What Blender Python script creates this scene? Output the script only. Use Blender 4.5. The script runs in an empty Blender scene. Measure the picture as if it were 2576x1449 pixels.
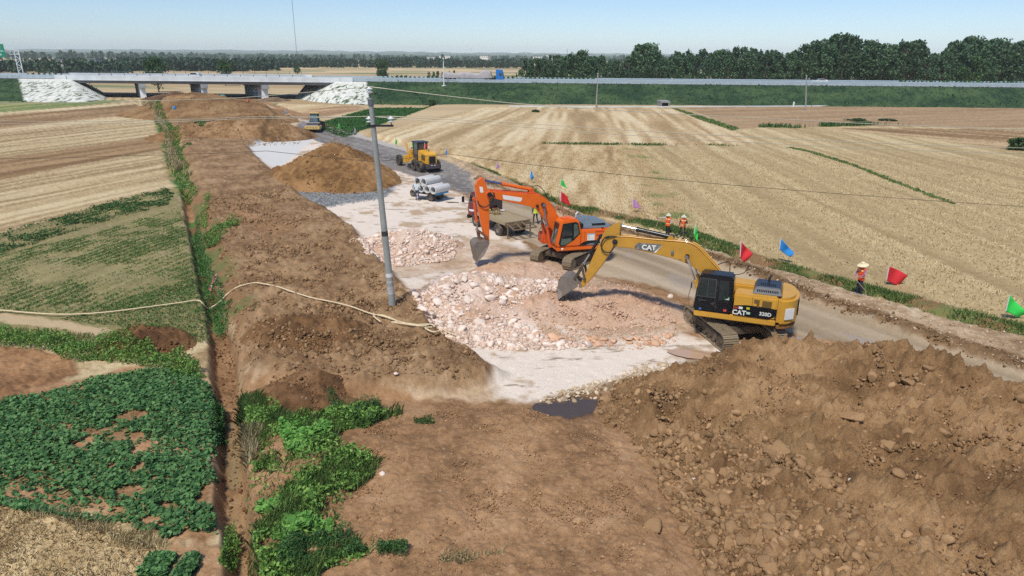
import bpy, bmesh, math, random
import numpy as np
from mathutils import Vector, Matrix
random.seed(7); rng = np.random.default_rng(7)
SC = bpy.context.scene; COL = SC.collection
PI = math.pi
# ---------------------------------------------------------------- camera calibration (pixels of a 2576 x 1449 view)
H = 12.5; F = 1717.0; CX = 1288.0; CY = 724.5
PIT = math.atan((724.5-141.9)/F); ROL = .0068
_c, _s = math.cos(PIT), math.sin(PIT); _cr, _sr = math.cos(ROL), math.sin(ROL)
_r0 = np.array([1., 0, 0]); _u0 = np.array([0, _s, _c]); FW = np.array([0, _c, -_s])
RT = _r0*_cr+_u0*_sr; UP = _u0*_cr-_r0*_sr
def ray(u, v): return RT*((u-CX)/F)+UP*((CY-v)/F)+FW
def gp(u, v, z=0.):
    d = ray(u, v); t = (z-H)/d[2]; return (d[0]*t, d[1]*t)
def atY(u, v, Y):
    d = ray(u, v); t = Y/d[1]; return (d[0]*t, Y, H+d[2]*t)
def proj(x, y, z):
    px, py, pz = x, y, z-H
    a = px*RT[0]+py*RT[1]+pz*RT[2]; b = px*UP[0]+py*UP[1]+pz*UP[2]; c = px*FW[0]+py*FW[1]+pz*FW[2]
    return CX+F*a/c, CY-F*b/c
def onplane(u, v, p, q):
    "point of the view ray through (u,v) on the upright plane through plan points p, q"
    d = ray(u, v); nx, ny = -(q[1]-p[1]), q[0]-p[0]
    t = (p[0]*nx+p[1]*ny)/(d[0]*nx+d[1]*ny); return (d[0]*t, d[1]*t, H+d[2]*t)
cam = bpy.data.cameras.new('camera'); camo = bpy.data.objects.new('camera', cam); COL.objects.link(camo)
cam.sensor_width = 36; cam.lens = 36*F/2576; cam.clip_end = 40000; cam.clip_start = .1
M4 = Matrix(((RT[0], UP[0], -FW[0], 0), (RT[1], UP[1], -FW[1], 0), (RT[2], UP[2], -FW[2], H), (0, 0, 0, 1)))
camo.matrix_world = M4; SC.camera = camo
# ---------------------------------------------------------------- materials
def lin(c):
    c = c/255.
    return c/12.92 if c <= .04045 else ((c+.055)/1.055)**2.4
GAIN = np.array([1.05, 1.07, 1.13])
def S(r, g, b): return np.array([lin(r), lin(g), lin(b)])/GAIN
_mats = {}
def mat(name, rgb, rough=.6, metal=0., var=.12, scale=6., dirt=None, dirt_amt=.0, bump=.0, spec=.5, coat=0., trans=0., alpha=1., dscale=3.):
    if name in _mats: return _mats[name]
    m = bpy.data.materials.new(name); m.use_nodes = True; nt = m.node_tree; N = nt.nodes; L = nt.links
    b = N['Principled BSDF']; b.inputs['Roughness'].default_value = rough; b.inputs['Metallic'].default_value = metal
    b.inputs['Specular IOR Level'].default_value = spec; b.inputs['Coat Weight'].default_value = coat
    b.inputs['Transmission Weight'].default_value = trans; b.inputs['Alpha'].default_value = alpha
    tc = N.new('ShaderNodeTexCoord'); n = N.new('ShaderNodeTexNoise'); n.inputs['Scale'].default_value = scale; n.inputs['Detail'].default_value = 5
    L.new(tc.outputs['Object'], n.inputs['Vector'])
    mr = N.new('ShaderNodeMapRange'); mr.inputs[1].default_value = .3; mr.inputs[2].default_value = .7
    mr.inputs[3].default_value = 1-var; mr.inputs[4].default_value = 1+var; L.new(n.outputs[0], mr.inputs[0])
    mx = N.new('ShaderNodeMix'); mx.data_type = 'RGBA'; mx.blend_type = 'MULTIPLY'; mx.inputs[0].default_value = 1
    mx.inputs[6].default_value = (*[float(x) for x in rgb], 1); L.new(mr.outputs[0], mx.inputs[7])
    out = mx.outputs[2]
    if dirt is not None:
        n2 = N.new('ShaderNodeTexNoise'); n2.inputs['Scale'].default_value = dscale; n2.inputs['Detail'].default_value = 8; n2.inputs['Roughness'].default_value = .65
        L.new(tc.outputs['Object'], n2.inputs['Vector'])
        r2 = N.new('ShaderNodeMapRange'); r2.inputs[1].default_value = .62-dirt_amt*.35; r2.inputs[2].default_value = .78-dirt_amt*.2; r2.inputs[4].default_value = .85
        L.new(n2.outputs[0], r2.inputs[0])
        m2 = N.new('ShaderNodeMix'); m2.data_type = 'RGBA'; L.new(r2.outputs[0], m2.inputs[0]); L.new(out, m2.inputs[6]); m2.inputs[7].default_value = (*[float(x) for x in dirt], 1)
        out = m2.outputs[2]
        r3 = N.new('ShaderNodeMapRange'); r3.inputs[3].default_value = rough; r3.inputs[4].default_value = .9; L.new(r2.outputs[0], r3.inputs[0]); L.new(r3.outputs[0], b.inputs['Roughness'])
    L.new(out, b.inputs['Base Color'])
    if bump:
        bp = N.new('ShaderNodeBump'); bp.inputs['Strength'].default_value = bump; bp.inputs['Distance'].default_value = .05
        n3 = N.new('ShaderNodeTexNoise'); n3.inputs['Scale'].default_value = scale*4; n3.inputs['Detail'].default_value = 6
        L.new(tc.outputs['Object'], n3.inputs['Vector']); L.new(n3.outputs[0], bp.inputs['Height']); L.new(bp.outputs[0], b.inputs['Normal'])
    _mats[name] = m; return m
def attr_mat(name, rough=.9, fine=14., fvar=.25, bump=.5, bdist=.06, spec=.2, island=0., trans=0., wet=True):
    "colour from the point attribute col (its alpha is wetness); grain and bump from noise"
    if name in _mats: return _mats[name]
    m = bpy.data.materials.new(name); m.use_nodes = True; nt = m.node_tree; N = nt.nodes; L = nt.links
    b = N['Principled BSDF']; b.inputs['Specular IOR Level'].default_value = spec
    a = N.new('ShaderNodeAttribute'); a.attribute_name = 'col'
    tc = N.new('ShaderNodeTexCoord'); n = N.new('ShaderNodeTexNoise'); n.inputs['Scale'].default_value = fine; n.inputs['Detail'].default_value = 6; n.inputs['Roughness'].default_value = .65
    L.new(tc.outputs['Object'], n.inputs['Vector'])
    mr = N.new('ShaderNodeMapRange'); mr.inputs[1].default_value = .3; mr.inputs[2].default_value = .7; mr.inputs[3].default_value = 1-fvar; mr.inputs[4].default_value = 1+fvar
    L.new(n.outputs[0], mr.inputs[0]); val = mr.outputs[0]
    if island:
        g = N.new('ShaderNodeNewGeometry'); r = N.new('ShaderNodeMapRange'); r.inputs[3].default_value = 1-island; r.inputs[4].default_value = 1+island
        L.new(g.outputs['Random Per Island'], r.inputs[0]); mm = N.new('ShaderNodeMath'); mm.operation = 'MULTIPLY'; L.new(val, mm.inputs[0]); L.new(r.outputs[0], mm.inputs[1]); val = mm.outputs[0]
    mx = N.new('ShaderNodeMix'); mx.data_type = 'RGBA'; mx.blend_type = 'MULTIPLY'; mx.inputs[0].default_value = 1
    L.new(a.outputs['Color'], mx.inputs[6]); L.new(val, mx.inputs[7]); L.new(mx.outputs[2], b.inputs['Base Color'])
    b.inputs['Roughness'].default_value = rough
    if wet:
        r = N.new('ShaderNodeMapRange'); r.inputs[3].default_value = rough; r.inputs[4].default_value = .12; L.new(a.outputs['Alpha'], r.inputs[0]); L.new(r.outputs[0], b.inputs['Roughness'])
    if bump:
        bp = N.new('ShaderNodeBump'); bp.inputs['Strength'].default_value = bump; bp.inputs['Distance'].default_value = bdist
        L.new(n.outputs[0], bp.inputs['Height']); L.new(bp.outputs[0], b.inputs['Normal'])
    _mats[name] = m; return m
def leaf_mat(name, c1, c2, rough=.6, trans=.25):
    "leaf faces: colour differs from island to island, light passes through"
    if name in _mats: return _mats[name]
    m = bpy.data.materials.new(name); m.use_nodes = True; nt = m.node_tree; N = nt.nodes; L = nt.links
    b = N['Principled BSDF']; b.inputs['Roughness'].default_value = rough; b.inputs['Specular IOR Level'].default_value = .3
    g = N.new('ShaderNodeNewGeometry'); mx = N.new('ShaderNodeMix'); mx.data_type = 'RGBA'
    L.new(g.outputs['Random Per Island'], mx.inputs[0]); mx.inputs[6].default_value = (*[float(x) for x in c1], 1); mx.inputs[7].default_value = (*[float(x) for x in c2], 1)
    oi = N.new('ShaderNodeObjectInfo'); r = N.new('ShaderNodeMapRange'); r.inputs[3].default_value = .82; r.inputs[4].default_value = 1.18; L.new(oi.outputs['Random'], r.inputs[0])
    m2 = N.new('ShaderNodeMix'); m2.data_type = 'RGBA'; m2.blend_type = 'MULTIPLY'; m2.inputs[0].default_value = 1; L.new(mx.outputs[2], m2.inputs[6]); L.new(r.outputs[0], m2.inputs[7])
    L.new(m2.outputs[2], b.inputs['Base Color'])
    t = N.new('ShaderNodeBsdfTranslucent'); L.new(m2.outputs[2], t.inputs['Color']); ms = N.new('ShaderNodeMixShader'); ms.inputs[0].default_value = trans
    L.new(b.outputs[0], ms.inputs[1]); L.new(t.outputs[0], ms.inputs[2]); L.new(ms.outputs[0], N['Material Output'].inputs[0])
    _mats[name] = m; return m
def glass(name='dark_glass', tint=(.02, .03, .035), rough=.06):
    return mat(name, tint, rough, 0, .1, 2., spec=.8)
# ---------------------------------------------------------------- mesh helpers
def link(name, me, parent=None):
    o = bpy.data.objects.new(name, me); COL.objects.link(o)
    if parent is not None: o.parent = parent
    return o
def tag(o, label=None, cat=None, group=None, kind=None):
    if label: o['label'] = label
    if cat: o['category'] = cat
    if group: o['group'] = group
    if kind: o['kind'] = kind
    return o
def thing(name, label, cat, loc=(0, 0, 0), rz=0., group=None, rot=None):
    o = bpy.data.objects.new(name, None); COL.objects.link(o); o.location = loc; o.rotation_euler = rot or (0, 0, rz)
    o.empty_display_size = .2
    return tag(o, label, cat, group)
def copy_tree(o, parent=None):
    c = o.copy(); COL.objects.link(c)
    if parent is not None: c.parent = parent
    for ch in list(o.children): copy_tree(ch, c)
    return c
class MB:
    def __init__(s): s.v = []; s.f = []; s.m = []
    def add(s, vs, fs, mi=0):
        b = len(s.v); s.v += [tuple(map(float, p)) for p in vs]; s.f += [tuple(b+i for i in f) for f in fs]; s.m += [mi]*len(fs); return s
    def box(s, x0, x1, y0, y1, z0, z1, mi=0):
        return s.add([(x0, y0, z0), (x1, y0, z0), (x1, y1, z0), (x0, y1, z0), (x0, y0, z1), (x1, y0, z1), (x1, y1, z1), (x0, y1, z1)],
                     [(3, 2, 1, 0), (4, 5, 6, 7), (0, 1, 5, 4), (1, 2, 6, 5), (2, 3, 7, 6), (3, 0, 4, 7)], mi)
    def bar(s, p, q, w, h=None, mi=0, up=(0, 0, 1)):
        "square bar from p to q"
        h = h or w; p = Vector(p); q = Vector(q); d = (q-p).normalized(); u = Vector(up)
        if abs(d.dot(u)) > .98: u = Vector((1, 0, 0))
        a = d.cross(u).normalized()*w/2; c = a.cross(d).normalized()*h/2
        vs = [p-a-c, p+a-c, p+a+c, p-a+c, q-a-c, q+a-c, q+a+c, q-a+c]
        return s.add(vs, [(0, 1, 2, 3), (7, 6, 5, 4), (4, 5, 1, 0), (5, 6, 2, 1), (6, 7, 3, 2), (7, 4, 0, 3)], mi)
    def cyl(s, p, q, r, r2=None, n=12, mi=0, caps=True):
        r2 = r if r2 is None else r2; p = Vector(p); q = Vector(q); d = (q-p).normalized()
        u = Vector((0, 0, 1)) if abs(d.z) < .9 else Vector((1, 0, 0)); a = d.cross(u).normalized(); c = d.cross(a)
        vs = [p+(a*math.cos(t)+c*math.sin(t))*r for t in [2*PI*i/n for i in range(n)]]+[q+(a*math.cos(t)+c*math.sin(t))*r2 for t in [2*PI*i/n for i in range(n)]]
        fs = [(i, (i+1) % n, n+(i+1) % n, n+i) for i in range(n)]
        if caps: fs += [tuple(range(n-1, -1, -1)), tuple(range(n, 2*n))]
        return s.add(vs, fs, mi)
    def tube(s, pts, r, n=6, mi=0, flat=1.):
        pts = [Vector(p) for p in pts]; rs = r if isinstance(r, (list, tuple)) else [r]*len(pts); vs = []; fs = []
        for i, p in enumerate(pts):
            d = (pts[min(i+1, len(pts)-1)]-pts[max(i-1, 0)]).normalized(); u = Vector((0, 0, 1)) if abs(d.z) < .95 else Vector((1, 0, 0))
            a = d.cross(u).normalized(); c = a.cross(d)
            vs += [p+(a*math.cos(2*PI*k/n)+c*math.sin(2*PI*k/n)*flat)*rs[i] for k in range(n)]
        for i in range(len(pts)-1):
            for k in range(n): fs.append((i*n+k, i*n+(k+1) % n, (i+1)*n+(k+1) % n, (i+1)*n+k))
        fs += [tuple(range(n-1, -1, -1)), tuple(range((len(pts)-1)*n, len(pts)*n))]
        return s.add(vs, fs, mi)
    def prism(s, pts, y0, y1, mi=0):
        "outline in x,z pushed along y"
        n = len(pts); a = sum(pts[i][0]*pts[(i+1) % n][1]-pts[(i+1) % n][0]*pts[i][1] for i in range(n))
        if a < 0: pts = pts[::-1]
        vs = [(x, y0, z) for x, z in pts]+[(x, y1, z) for x, z in pts]
        fs = [tuple(range(n)), tuple(range(2*n-1, n-1, -1))]+[((i+1) % n, i, n+i, n+(i+1) % n) for i in range(n)]
        return s.add(vs, fs, mi)
    def plan(s, pts, z0, z1, mi=0):
        "outline in x,y pushed along z"
        n = len(pts); a = sum(pts[i][0]*pts[(i+1) % n][1]-pts[(i+1) % n][0]*pts[i][1] for i in range(n))
        if a < 0: pts = pts[::-1]
        vs = [(x, y, z0) for x, y in pts]+[(x, y, z1) for x, y in pts]
        fs = [tuple(range(n-1, -1, -1)), tuple(range(n, 2*n))]+[(i, (i+1) % n, n+(i+1) % n, n+i) for i in range(n)]
        return s.add(vs, fs, mi)
    def lathe(s, prof, c=(0, 0, 0), axis='y', n=20, mi=0):
        "profile of (radius, offset along axis)"
        vs = []; fs = []; k = len(prof)
        for i in range(n):
            t = 2*PI*i/n; co, si = math.cos(t), math.sin(t)
            for r, o in prof:
                p = (r*co, o, r*si) if axis == 'y' else (r*co, r*si, o) if axis == 'z' else (o, r*co, r*si)
                vs.append((p[0]+c[0], p[1]+c[1], p[2]+c[2]))
        for i in range(n):
            for j in range(k-1): fs.append((i*k+j, i*k+j+1, ((i+1) % n)*k+j+1, ((i+1) % n)*k+j))
        return s.add(vs, fs, mi)
    def grid(s, P, mi=0):
        "P[i][j] points"
        a, b = len(P), len(P[0]); return s.add([p for r in P for p in r], [(i*b+j, i*b+j+1, (i+1)*b+j+1, (i+1)*b+j) for i in range(a-1) for j in range(b-1)], mi)
    def build(s, name, mats, parent=None, bevel=0., smooth=False, loc=None, rot=None, fix=True):
        me = bpy.data.meshes.new(name); me.from_pydata(s.v, [], s.f)
        mats = mats if isinstance(mats, (list, tuple)) else [mats]
        for m in mats: me.materials.append(m)
        if len(mats) > 1: me.polygons.foreach_set('material_index', s.m)
        if bevel or fix:
            bm = bmesh.new(); bm.from_mesh(me)
            if fix: bmesh.ops.recalc_face_normals(bm, faces=bm.faces)
            if bevel:
                ed = [e for e in bm.edges if len(e.link_faces) == 2 and e.calc_face_angle(0) > .45]
                bmesh.ops.bevel(bm, geom=ed, offset=bevel, segments=2, affect='EDGES', clamp_overlap=True)
            bm.to_mesh(me); bm.free()
        if smooth:
            me.polygons.foreach_set('use_smooth', [True]*len(me.polygons)); me.set_sharp_from_angle(angle=math.radians(40))
        o = link(name, me, parent)
        if loc: o.location = loc
        if rot: o.rotation_euler = rot
        return o
def npmesh(name, V, Fq, mats, col=None, smooth=True, parent=None, mi=None):
    "mesh from numpy: V (n,3), Fq (m,k)"
    me = bpy.data.meshes.new(name); V = np.ascontiguousarray(V, dtype=np.float32); Fq = np.ascontiguousarray(Fq, dtype=np.int32)
    m, k = Fq.shape; me.vertices.add(len(V)); me.vertices.foreach_set('co', V.ravel()); me.loops.add(m*k); me.loops.foreach_set('vertex_index', Fq.ravel())
    me.polygons.add(m); me.polygons.foreach_set('loop_start', np.arange(0, m*k, k, dtype=np.int32)); me.polygons.foreach_set('loop_total', np.full(m, k, dtype=np.int32))
    for x in (mats if isinstance(mats, (list, tuple)) else [mats]): me.materials.append(x)
    if mi is not None: me.polygons.foreach_set('material_index', np.asarray(mi, dtype=np.int32))
    me.update(calc_edges=True)
    if smooth: me.polygons.foreach_set('use_smooth', np.ones(m, dtype=bool))
    if col is not None:
        a = me.attributes.new('col', 'FLOAT_COLOR', 'POINT'); c = np.ones((len(V), 4), dtype=np.float32); c[:, :col.shape[1]] = col
        if col.shape[1] == 3: c[:, 3] = 0
        a.data.foreach_set('color', c.ravel())
    me.validate(); return link(name, me, parent)
def text_mesh(txt, size, bold=.02, depth=.004):
    cu = bpy.data.curves.new('lettering', 'FONT'); cu.body = txt; cu.size = size; cu.offset = bold*size; cu.extrude = depth; cu.resolution_u = 3
    cu.align_x = 'CENTER'; cu.align_y = 'CENTER'
    o = bpy.data.objects.new('lettering', cu); COL.objects.link(o); dg = bpy.context.evaluated_depsgraph_get()
    me = bpy.data.meshes.new_from_object(o.evaluated_get(dg)); bpy.data.objects.remove(o); return me
def lettering(txt, size, m, parent, M, name='lettering', bold=.02, sx=1.):
    me = text_mesh(txt, size, bold); me.transform(Matrix.Diagonal((sx, 1, 1, 1))); me.materials.clear(); me.materials.append(m); o = link(name, me, parent); o.matrix_local = M; return o
def frame_y(x, y, z, side=1, tilt=0.):
    "matrix for text on an upright face whose outward normal is +y*side; text runs so that it reads from outside"
    X = Vector((-side, 0, 0)); Y = Vector((0, 0, 1)); Z = Vector((0, side, 0))
    M = Matrix((X, Y, Z)).transposed().to_4x4(); M = Matrix.Translation((x, y, z)) @ M @ Matrix.Rotation(tilt, 4, 'Z'); return M
# ---------------------------------------------------------------- noise
def _hash(i, j, seed):
    h = (i.astype(np.int64)*374761393+j.astype(np.int64)*668265263+seed*974634777) & 0xffffffff
    h = ((h ^ (h >> 13))*1274126177) & 0xffffffff; h = h ^ (h >> 16); return (h & 0xffffff)/16777215.
def vn(x, y, seed=0):
    xi = np.floor(x); yi = np.floor(y); fx = x-xi; fy = y-yi; fx = fx*fx*(3-2*fx); fy = fy*fy*(3-2*fy)
    a = _hash(xi, yi, seed); b = _hash(xi+1, yi, seed); c = _hash(xi, yi+1, seed); d = _hash(xi+1, yi+1, seed)
    return a+(b-a)*fx+(c-a)*fy+(a-b-c+d)*fx*fy
def fbm(x, y, seed=0, oct=4, gain=.5):
    r = 0; am = 1; t = 0
    for o in range(oct): r = r+am*vn(x*2**o+17.3*o, y*2**o-9.1*o, seed+o); t += am; am *= gain
    return r/t
def worley(x, y, seed=0):
    xi = np.floor(x); yi = np.floor(y); best = np.full(x.shape, 9.); idv = np.zeros(x.shape)
    for a in (-1, 0, 1):
        for b in (-1, 0, 1):
            px = xi+a+_hash(xi+a, yi+b, seed); py = yi+b+_hash(xi+a, yi+b, seed+5); d = np.hypot(px-x, py-y); k = d < best
            best = np.where(k, d, best); idv = np.where(k, _hash(xi+a, yi+b, seed+9), idv)
    return best, idv
def sstep(a, b, x): t = np.clip((x-a)/(b-a), 0, 1); return t*t*(3-2*t)
def pdist(W, x, y, margin=8.):
    "signed distance (inside positive) to polygon W in plan; -margin beyond its box"
    W = np.asarray(W, float); lo = W.min(0)-margin; hi = W.max(0)+margin
    out = np.full(x.shape, -margin); k = (x > lo[0]) & (x < hi[0]) & (y > lo[1]) & (y < hi[1])
    if not k.any(): return out
    X = x[k]; Y = y[k]; best = np.full(X.shape, margin**2); ins = np.zeros(X.shape, bool); n = len(W)
    for i in range(n):
        ax, ay = W[i]; bx, by = W[(i+1) % n]; dx, dy = bx-ax, by-ay; L2 = dx*dx+dy*dy+1e-12
        t = np.clip(((X-ax)*dx+(Y-ay)*dy)/L2, 0, 1); best = np.minimum(best, (X-ax-t*dx)**2+(Y-ay-t*dy)**2)
        if ay != by:
            c = ((ay > Y) != (by > Y)) & (X < dx*(Y-ay)/(by-ay)+ax); ins ^= c
    d = np.sqrt(best); out[k] = np.where(ins, d, -d); return out
def PW(pts, z=0.): return [gp(u, v, z) for u, v in pts]
def strip(pts, z=0.):
    "pixel centre line with half widths in metres -> plan polygon; pts (u,v,w)"
    C = [gp(u, v, z) for u, v, w in pts]; L = []; R = []
    for i, (x, y) in enumerate(C):
        a = C[max(i-1, 0)]; b = C[min(i+1, len(C)-1)]; dx, dy = b[0]-a[0], b[1]-a[1]; l = math.hypot(dx, dy); w = pts[i][2]
        L.append((x-dy/l*w, y+dx/l*w)); R.append((x+dy/l*w, y-dx/l*w))
    return L+R[::-1]
# ---------------------------------------------------------------- ground heights
def ext(p): return p
STRIP = [(395,262),(440,300),(470,380),(492,480),(528,560),(560,650),(585,720),(598,800),(612,880),(640,925),(800,952),(960,962),(1120,962),(1235,940),(1252,922),(1180,880),(1090,806),(1050,748),(1000,700),(950,640),(900,585),(860,548),(820,518),(755,490),(700,440),(640,388),(620,364),(700,330),(690,290),(640,262),(520,240),(450,235)]
DITCH = [(455,470),(466,540),(482,620),(500,720),(517,780),(527,850),(532,930),(545,1050),(543,1160),(545,1250),(560,1330),(572,1449),(585,1620),(660,1620),(645,1449),(628,1300),(618,1200),(610,1080),(600,1000),(596,900),(585,850),(556,780),(532,700),(510,620),(492,550),(476,480)]
BERM = [(1130,392),(1250,437),(1400,512),(1520,552),(1640,590),(1760,618),(1900,662),(2050,706),(2200,750),(2400,806),(2576,848),(2900,920),(2900,1030),(2576,925),(2400,868),(2200,800),(2050,752),(1900,686),(1760,638),(1600,597),(1420,535),(1300,497),(1200,445)]
RFIELD = [(1135,385),(1260,430),(1410,505),(1530,545),(1650,580),(1770,608),(1910,650),(2060,694),(2210,738),(2410,794),(2576,834),(2900,905),(4200,905),(4200,262),(1100,262),(900,330),(1000,350)]
FSOIL = [(850,1010),(1330,1010),(1500,1050),(1600,1130),(1660,1300),(1720,1449),(1800,1700),(640,1700),(660,1449),(640,1200),(620,1050)]
def shade_z(v): return v
W_STRIP = PW(STRIP, .5); W_DITCH = PW(DITCH); W_BERM = PW(BERM, .35); W_RF = PW(RFIELD, .4); W_FS = PW(FSOIL, .2)
PUD = [(1352,1024),(1375,1014),(1405,1012),(1440,1006),(1475,1002),(1494,1005),(1486,1020),(1468,1034),(1450,1046),(1424,1051),(1395,1046),(1370,1036)]; W_PUD = PW(PUD)
def zbase(x, y):
    n = fbm(x*.35, y*.35, 3, 3)-.5; n2 = fbm(x*1.3, y*1.3, 8, 3)-.5
    z = .12*n*np.clip(y/40, .3, 1)
    z = z+.62*sstep(-.55, .5, pdist(W_STRIP, x, y)+n*.9+n2*.3)
    sr = np.maximum(pdist(W_BERM, x, y), pdist(W_RF, x, y)); z = z+.42*sstep(-.5, .35, sr+n*.6+n2*.3)
    z = z+.3*sstep(-.6, 1.2, pdist(W_FS, x, y)+n*.8)
    z = z-.62*sstep(-.18, .2, pdist(W_DITCH, x, y)+n2*.25)
    w = sstep(-.55, .3, pdist(W_PUD, x, y)+n2*.4+(fbm(x*4, y*4, 9, 2)-.5)*.3); z = z*(1-w)-.24*w
    return z
def zat(x, y): return float(zbase(np.array([float(x)]), np.array([float(y)]))[0])
def gpz(u, v, it=3):
    "ground point seen at a pixel, on the real ground height"
    x, y = gp(u, v)
    for _ in range(it): x, y = gp(u, v, zat(x, y))
    return x, y, zat(x, y)
# ---------------------------------------------------------------- colours
SOIL = S(150,117,84); SOILD = S(112,84,58); SOILL = S(172,136,102); WHITE = S(226,212,200); PINK = S(205,172,146); GREY = S(128,130,134); ROAD = S(160,143,122); GRAV = S(120,115,114)
STRAW = S(192,170,130); STRAWD = S(158,134,98); STRAWL = S(212,194,156); TILL = S(160,131,100); GRASS = S(84,120,62); GRASSD = S(58,92,50)
def lerp(a, b, t): return a+(b-a)*t[..., None]
def rows(x, y, ang, w, seed, ln=22.):
    ac = -x*math.sin(ang)+y*math.cos(ang); al = x*math.cos(ang)+y*math.sin(ang); ac = ac+(vn(al/30, ac/30, seed+3)-.5)*1.2
    return .5*vn(ac/w, al/ln, seed)+.3*vn(ac/(w*3.1), al/(ln*2), seed+1)+.2*vn(ac/(w*9), al/(ln*3), seed+2)
def ang_of(a, b): p = gp(*a); q = gp(*b); return math.atan2(q[1]-p[1], q[0]-p[0])
def paint(x, y):
    "albedo (3) + wetness, and relief amount"
    n1 = fbm(x*.5, y*.5, 21, 4); n2 = fbm(x*2.2, y*2.2, 31, 4); n3 = fbm(x*9, y*9, 41, 3); big = fbm(x*.04, y*.04, 51, 3)
    wob = (n1-.5)*1.0+(n2-.5)*.5; wsm = (n2-.5)*.5+(n3-.5)*.2
    C = np.zeros(x.shape+(3,)); wet = np.zeros(x.shape); rel = np.zeros(x.shape)
    # far plain: parcels of stubble
    pr = rows(x, y, .05, 9., 61, 160.); C[:] = lerp(S(176,152,116), S(214,192,156), np.clip((pr-.25)*2, 0, 1))
    gr = sstep(.60, .68, fbm(x*.012, y*.035, 71, 3)); C = lerp(C, S(104,126,82), gr*.8*sstep(230, 300, y))
    dl = sstep(.78, .84, vn(y*.06+vn(x*.004, y*.004, 7)*2, x*.006, 73)); C = lerp(C, S(120,112,78), dl*.7*sstep(210, 240, y))
    def put(poly, z, colour, soft=.25, wb=None, r=None, w=0., W=None):
        nonlocal C, wet, rel
        d = pdist(W if W is not None else PW(poly, z), x, y); m = sstep(-soft, soft, d+(wob if wb is None else wb))
        if callable(colour):
            k = m > 0
            if k.any():
                c = colour(k); C[k] = C[k]+(c-C[k])*m[k][:, None]
        else: C = C+(colour-C)*m[..., None]
        wet = wet*(1-m)+w*m
        if r is not None: rel = rel*(1-m)+r*m
        return m
    def stub(a, w, seed, lo=STRAWD, hi=STRAWL, mid=STRAW, gain=1., ln=22.):
        def f(k):
            t = rows(x[k], y[k], a, w, seed, ln); sp = n3[k]
            t = np.clip(.5+(t-.5)*2.2*gain+(sp-.5)*.9+(n2[k]-.5)*.35, 0, 1)
            c = lerp(np.broadcast_to(lo, (t.size, 3)), np.broadcast_to(mid, (t.size, 3)), np.clip(t*2, 0, 1)); return lerp(c, np.broadcast_to(hi, (t.size, 3)), np.clip(t*2-1, 0, 1))
        return f
    def soil(a=SOIL, b=SOILD, l=SOILL, seed=0):
        def f(k):
            t = np.clip(.45+(n1[k]-.5)*1.2+(n2[k]-.5)*.9+(n3[k]-.5)*.7, 0, 1)
            c = lerp(np.broadcast_to(b, (t.size, 3)), np.broadcast_to(a, (t.size, 3)), np.clip(t*2, 0, 1)); return lerp(c, np.broadcast_to(l, (t.size, 3)), np.clip(t*2-1, 0, 1))
        return f
    aL = ang_of((0, 291), (338, 260)); aL2 = ang_of((0, 398), (406, 343)); aL3 = ang_of((0, 637), (427, 514))
    # ---- left fields
    put([(-2200,240),(345,240),(395,300),(430,380),(447,470),(466,560),(490,680),(515,780),(530,850),(520,1000),(560,1449),(560,1750),(-1500,1750),(-2200,500)], 0, stub(aL2, .8, 100, S(150,126,92), S(214,196,160), S(190,168,130)), r=.25)
    put([(-2000,240),(-400,262),(0,257),(200,252),(330,252),(250,262),(0,283),(-400,330),(-2000,500)], 0, stub(aL, 2.2, 104, S(96,122,70), S(176,164,112), S(130,142,88)), r=.3)
    put([(-1500,470),(-400,336),(0,292),(340,262),(380,287),(260,296),(0,325),(-400,374),(-1500,520)], 0, stub(aL, .9, 108, S(134,106,76), S(184,156,120), S(154,126,92)), r=.35)
    put([(-1500,640),(-400,462),(0,398),(406,344),(420,374),(260,402),(0,452),(-400,530),(-1500,760)], 0, stub(aL2, .9, 112, S(126,98,68), S(172,142,106), S(146,117,83)), r=.35)
    put([(-1200,900),(-300,690),(0,590),(156,545),(260,514),(418,474),(450,480),(475,600),(500,700),(518,780),(525,850),(250,838),(0,795),(-300,790),(-1200,1000)], 0, stub(aL3, .5, 116, S(128,120,82), S(160,148,108), S(144,134,94), .6, 9.), r=.4)
    put([(-900,830),(0,790),(250,825),(500,835),(525,850),(515,860),(240,860),(0,850),(-900,930)], 0, lambda k: lerp(np.broadcast_to(S(150,136,96), (k.sum(), 3)), np.broadcast_to(S(92,118,62), (k.sum(), 3)), sstep(.4, .62, n1[k]+.4*(n2[k]-.5))), r=.5)
    put(None, 0, S(196,174,140), .15, wsm, .2, W=strip([(-400,788,.5),(0,797,.5),(130,815,.45),(262,838,.4)]))
    put([(-900,960),(0,868),(110,880),(196,905),(215,940),(126,975),(61,1016),(0,1045),(-900,1300)], 0, soil(S(158,120,86), S(116,84,58), S(176,138,102)), r=1.)
    put([(-700,1120),(0,1000),(190,955),(330,925),(500,925),(535,1000),(550,1150),(560,1330),(520,1390),(350,1330),(150,1290),(0,1260),(-700,1400)], 0, soil(S(170,132,98), S(120,92,62), S(188,150,116)), r=.5)
    put([(-800,1300),(0,1268),(120,1278),(230,1300),(340,1335),(430,1372),(400,1420),(340,1480),(300,1750),(-800,1750)], 0, stub(aL3+.35, .35, 120, S(140,114,78), S(224,202,160), S(196,170,126), 1., 3.), r=.4)
    put([(430,1372),(540,1380),(575,1449),(600,1750),(300,1750),(340,1480)], 0, soil(S(170,134,100), S(130,100,72), S(188,152,118)), r=.5)
    # ---- right fields
    aR1 = ang_of((1443, 353), (1451, 275)); aR1b = ang_of((1023, 338), (1226, 271)); aR2 = ang_of((1990, 375), (2400, 515)); aR2b = ang_of((1130, 395), (1500, 380))
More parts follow.
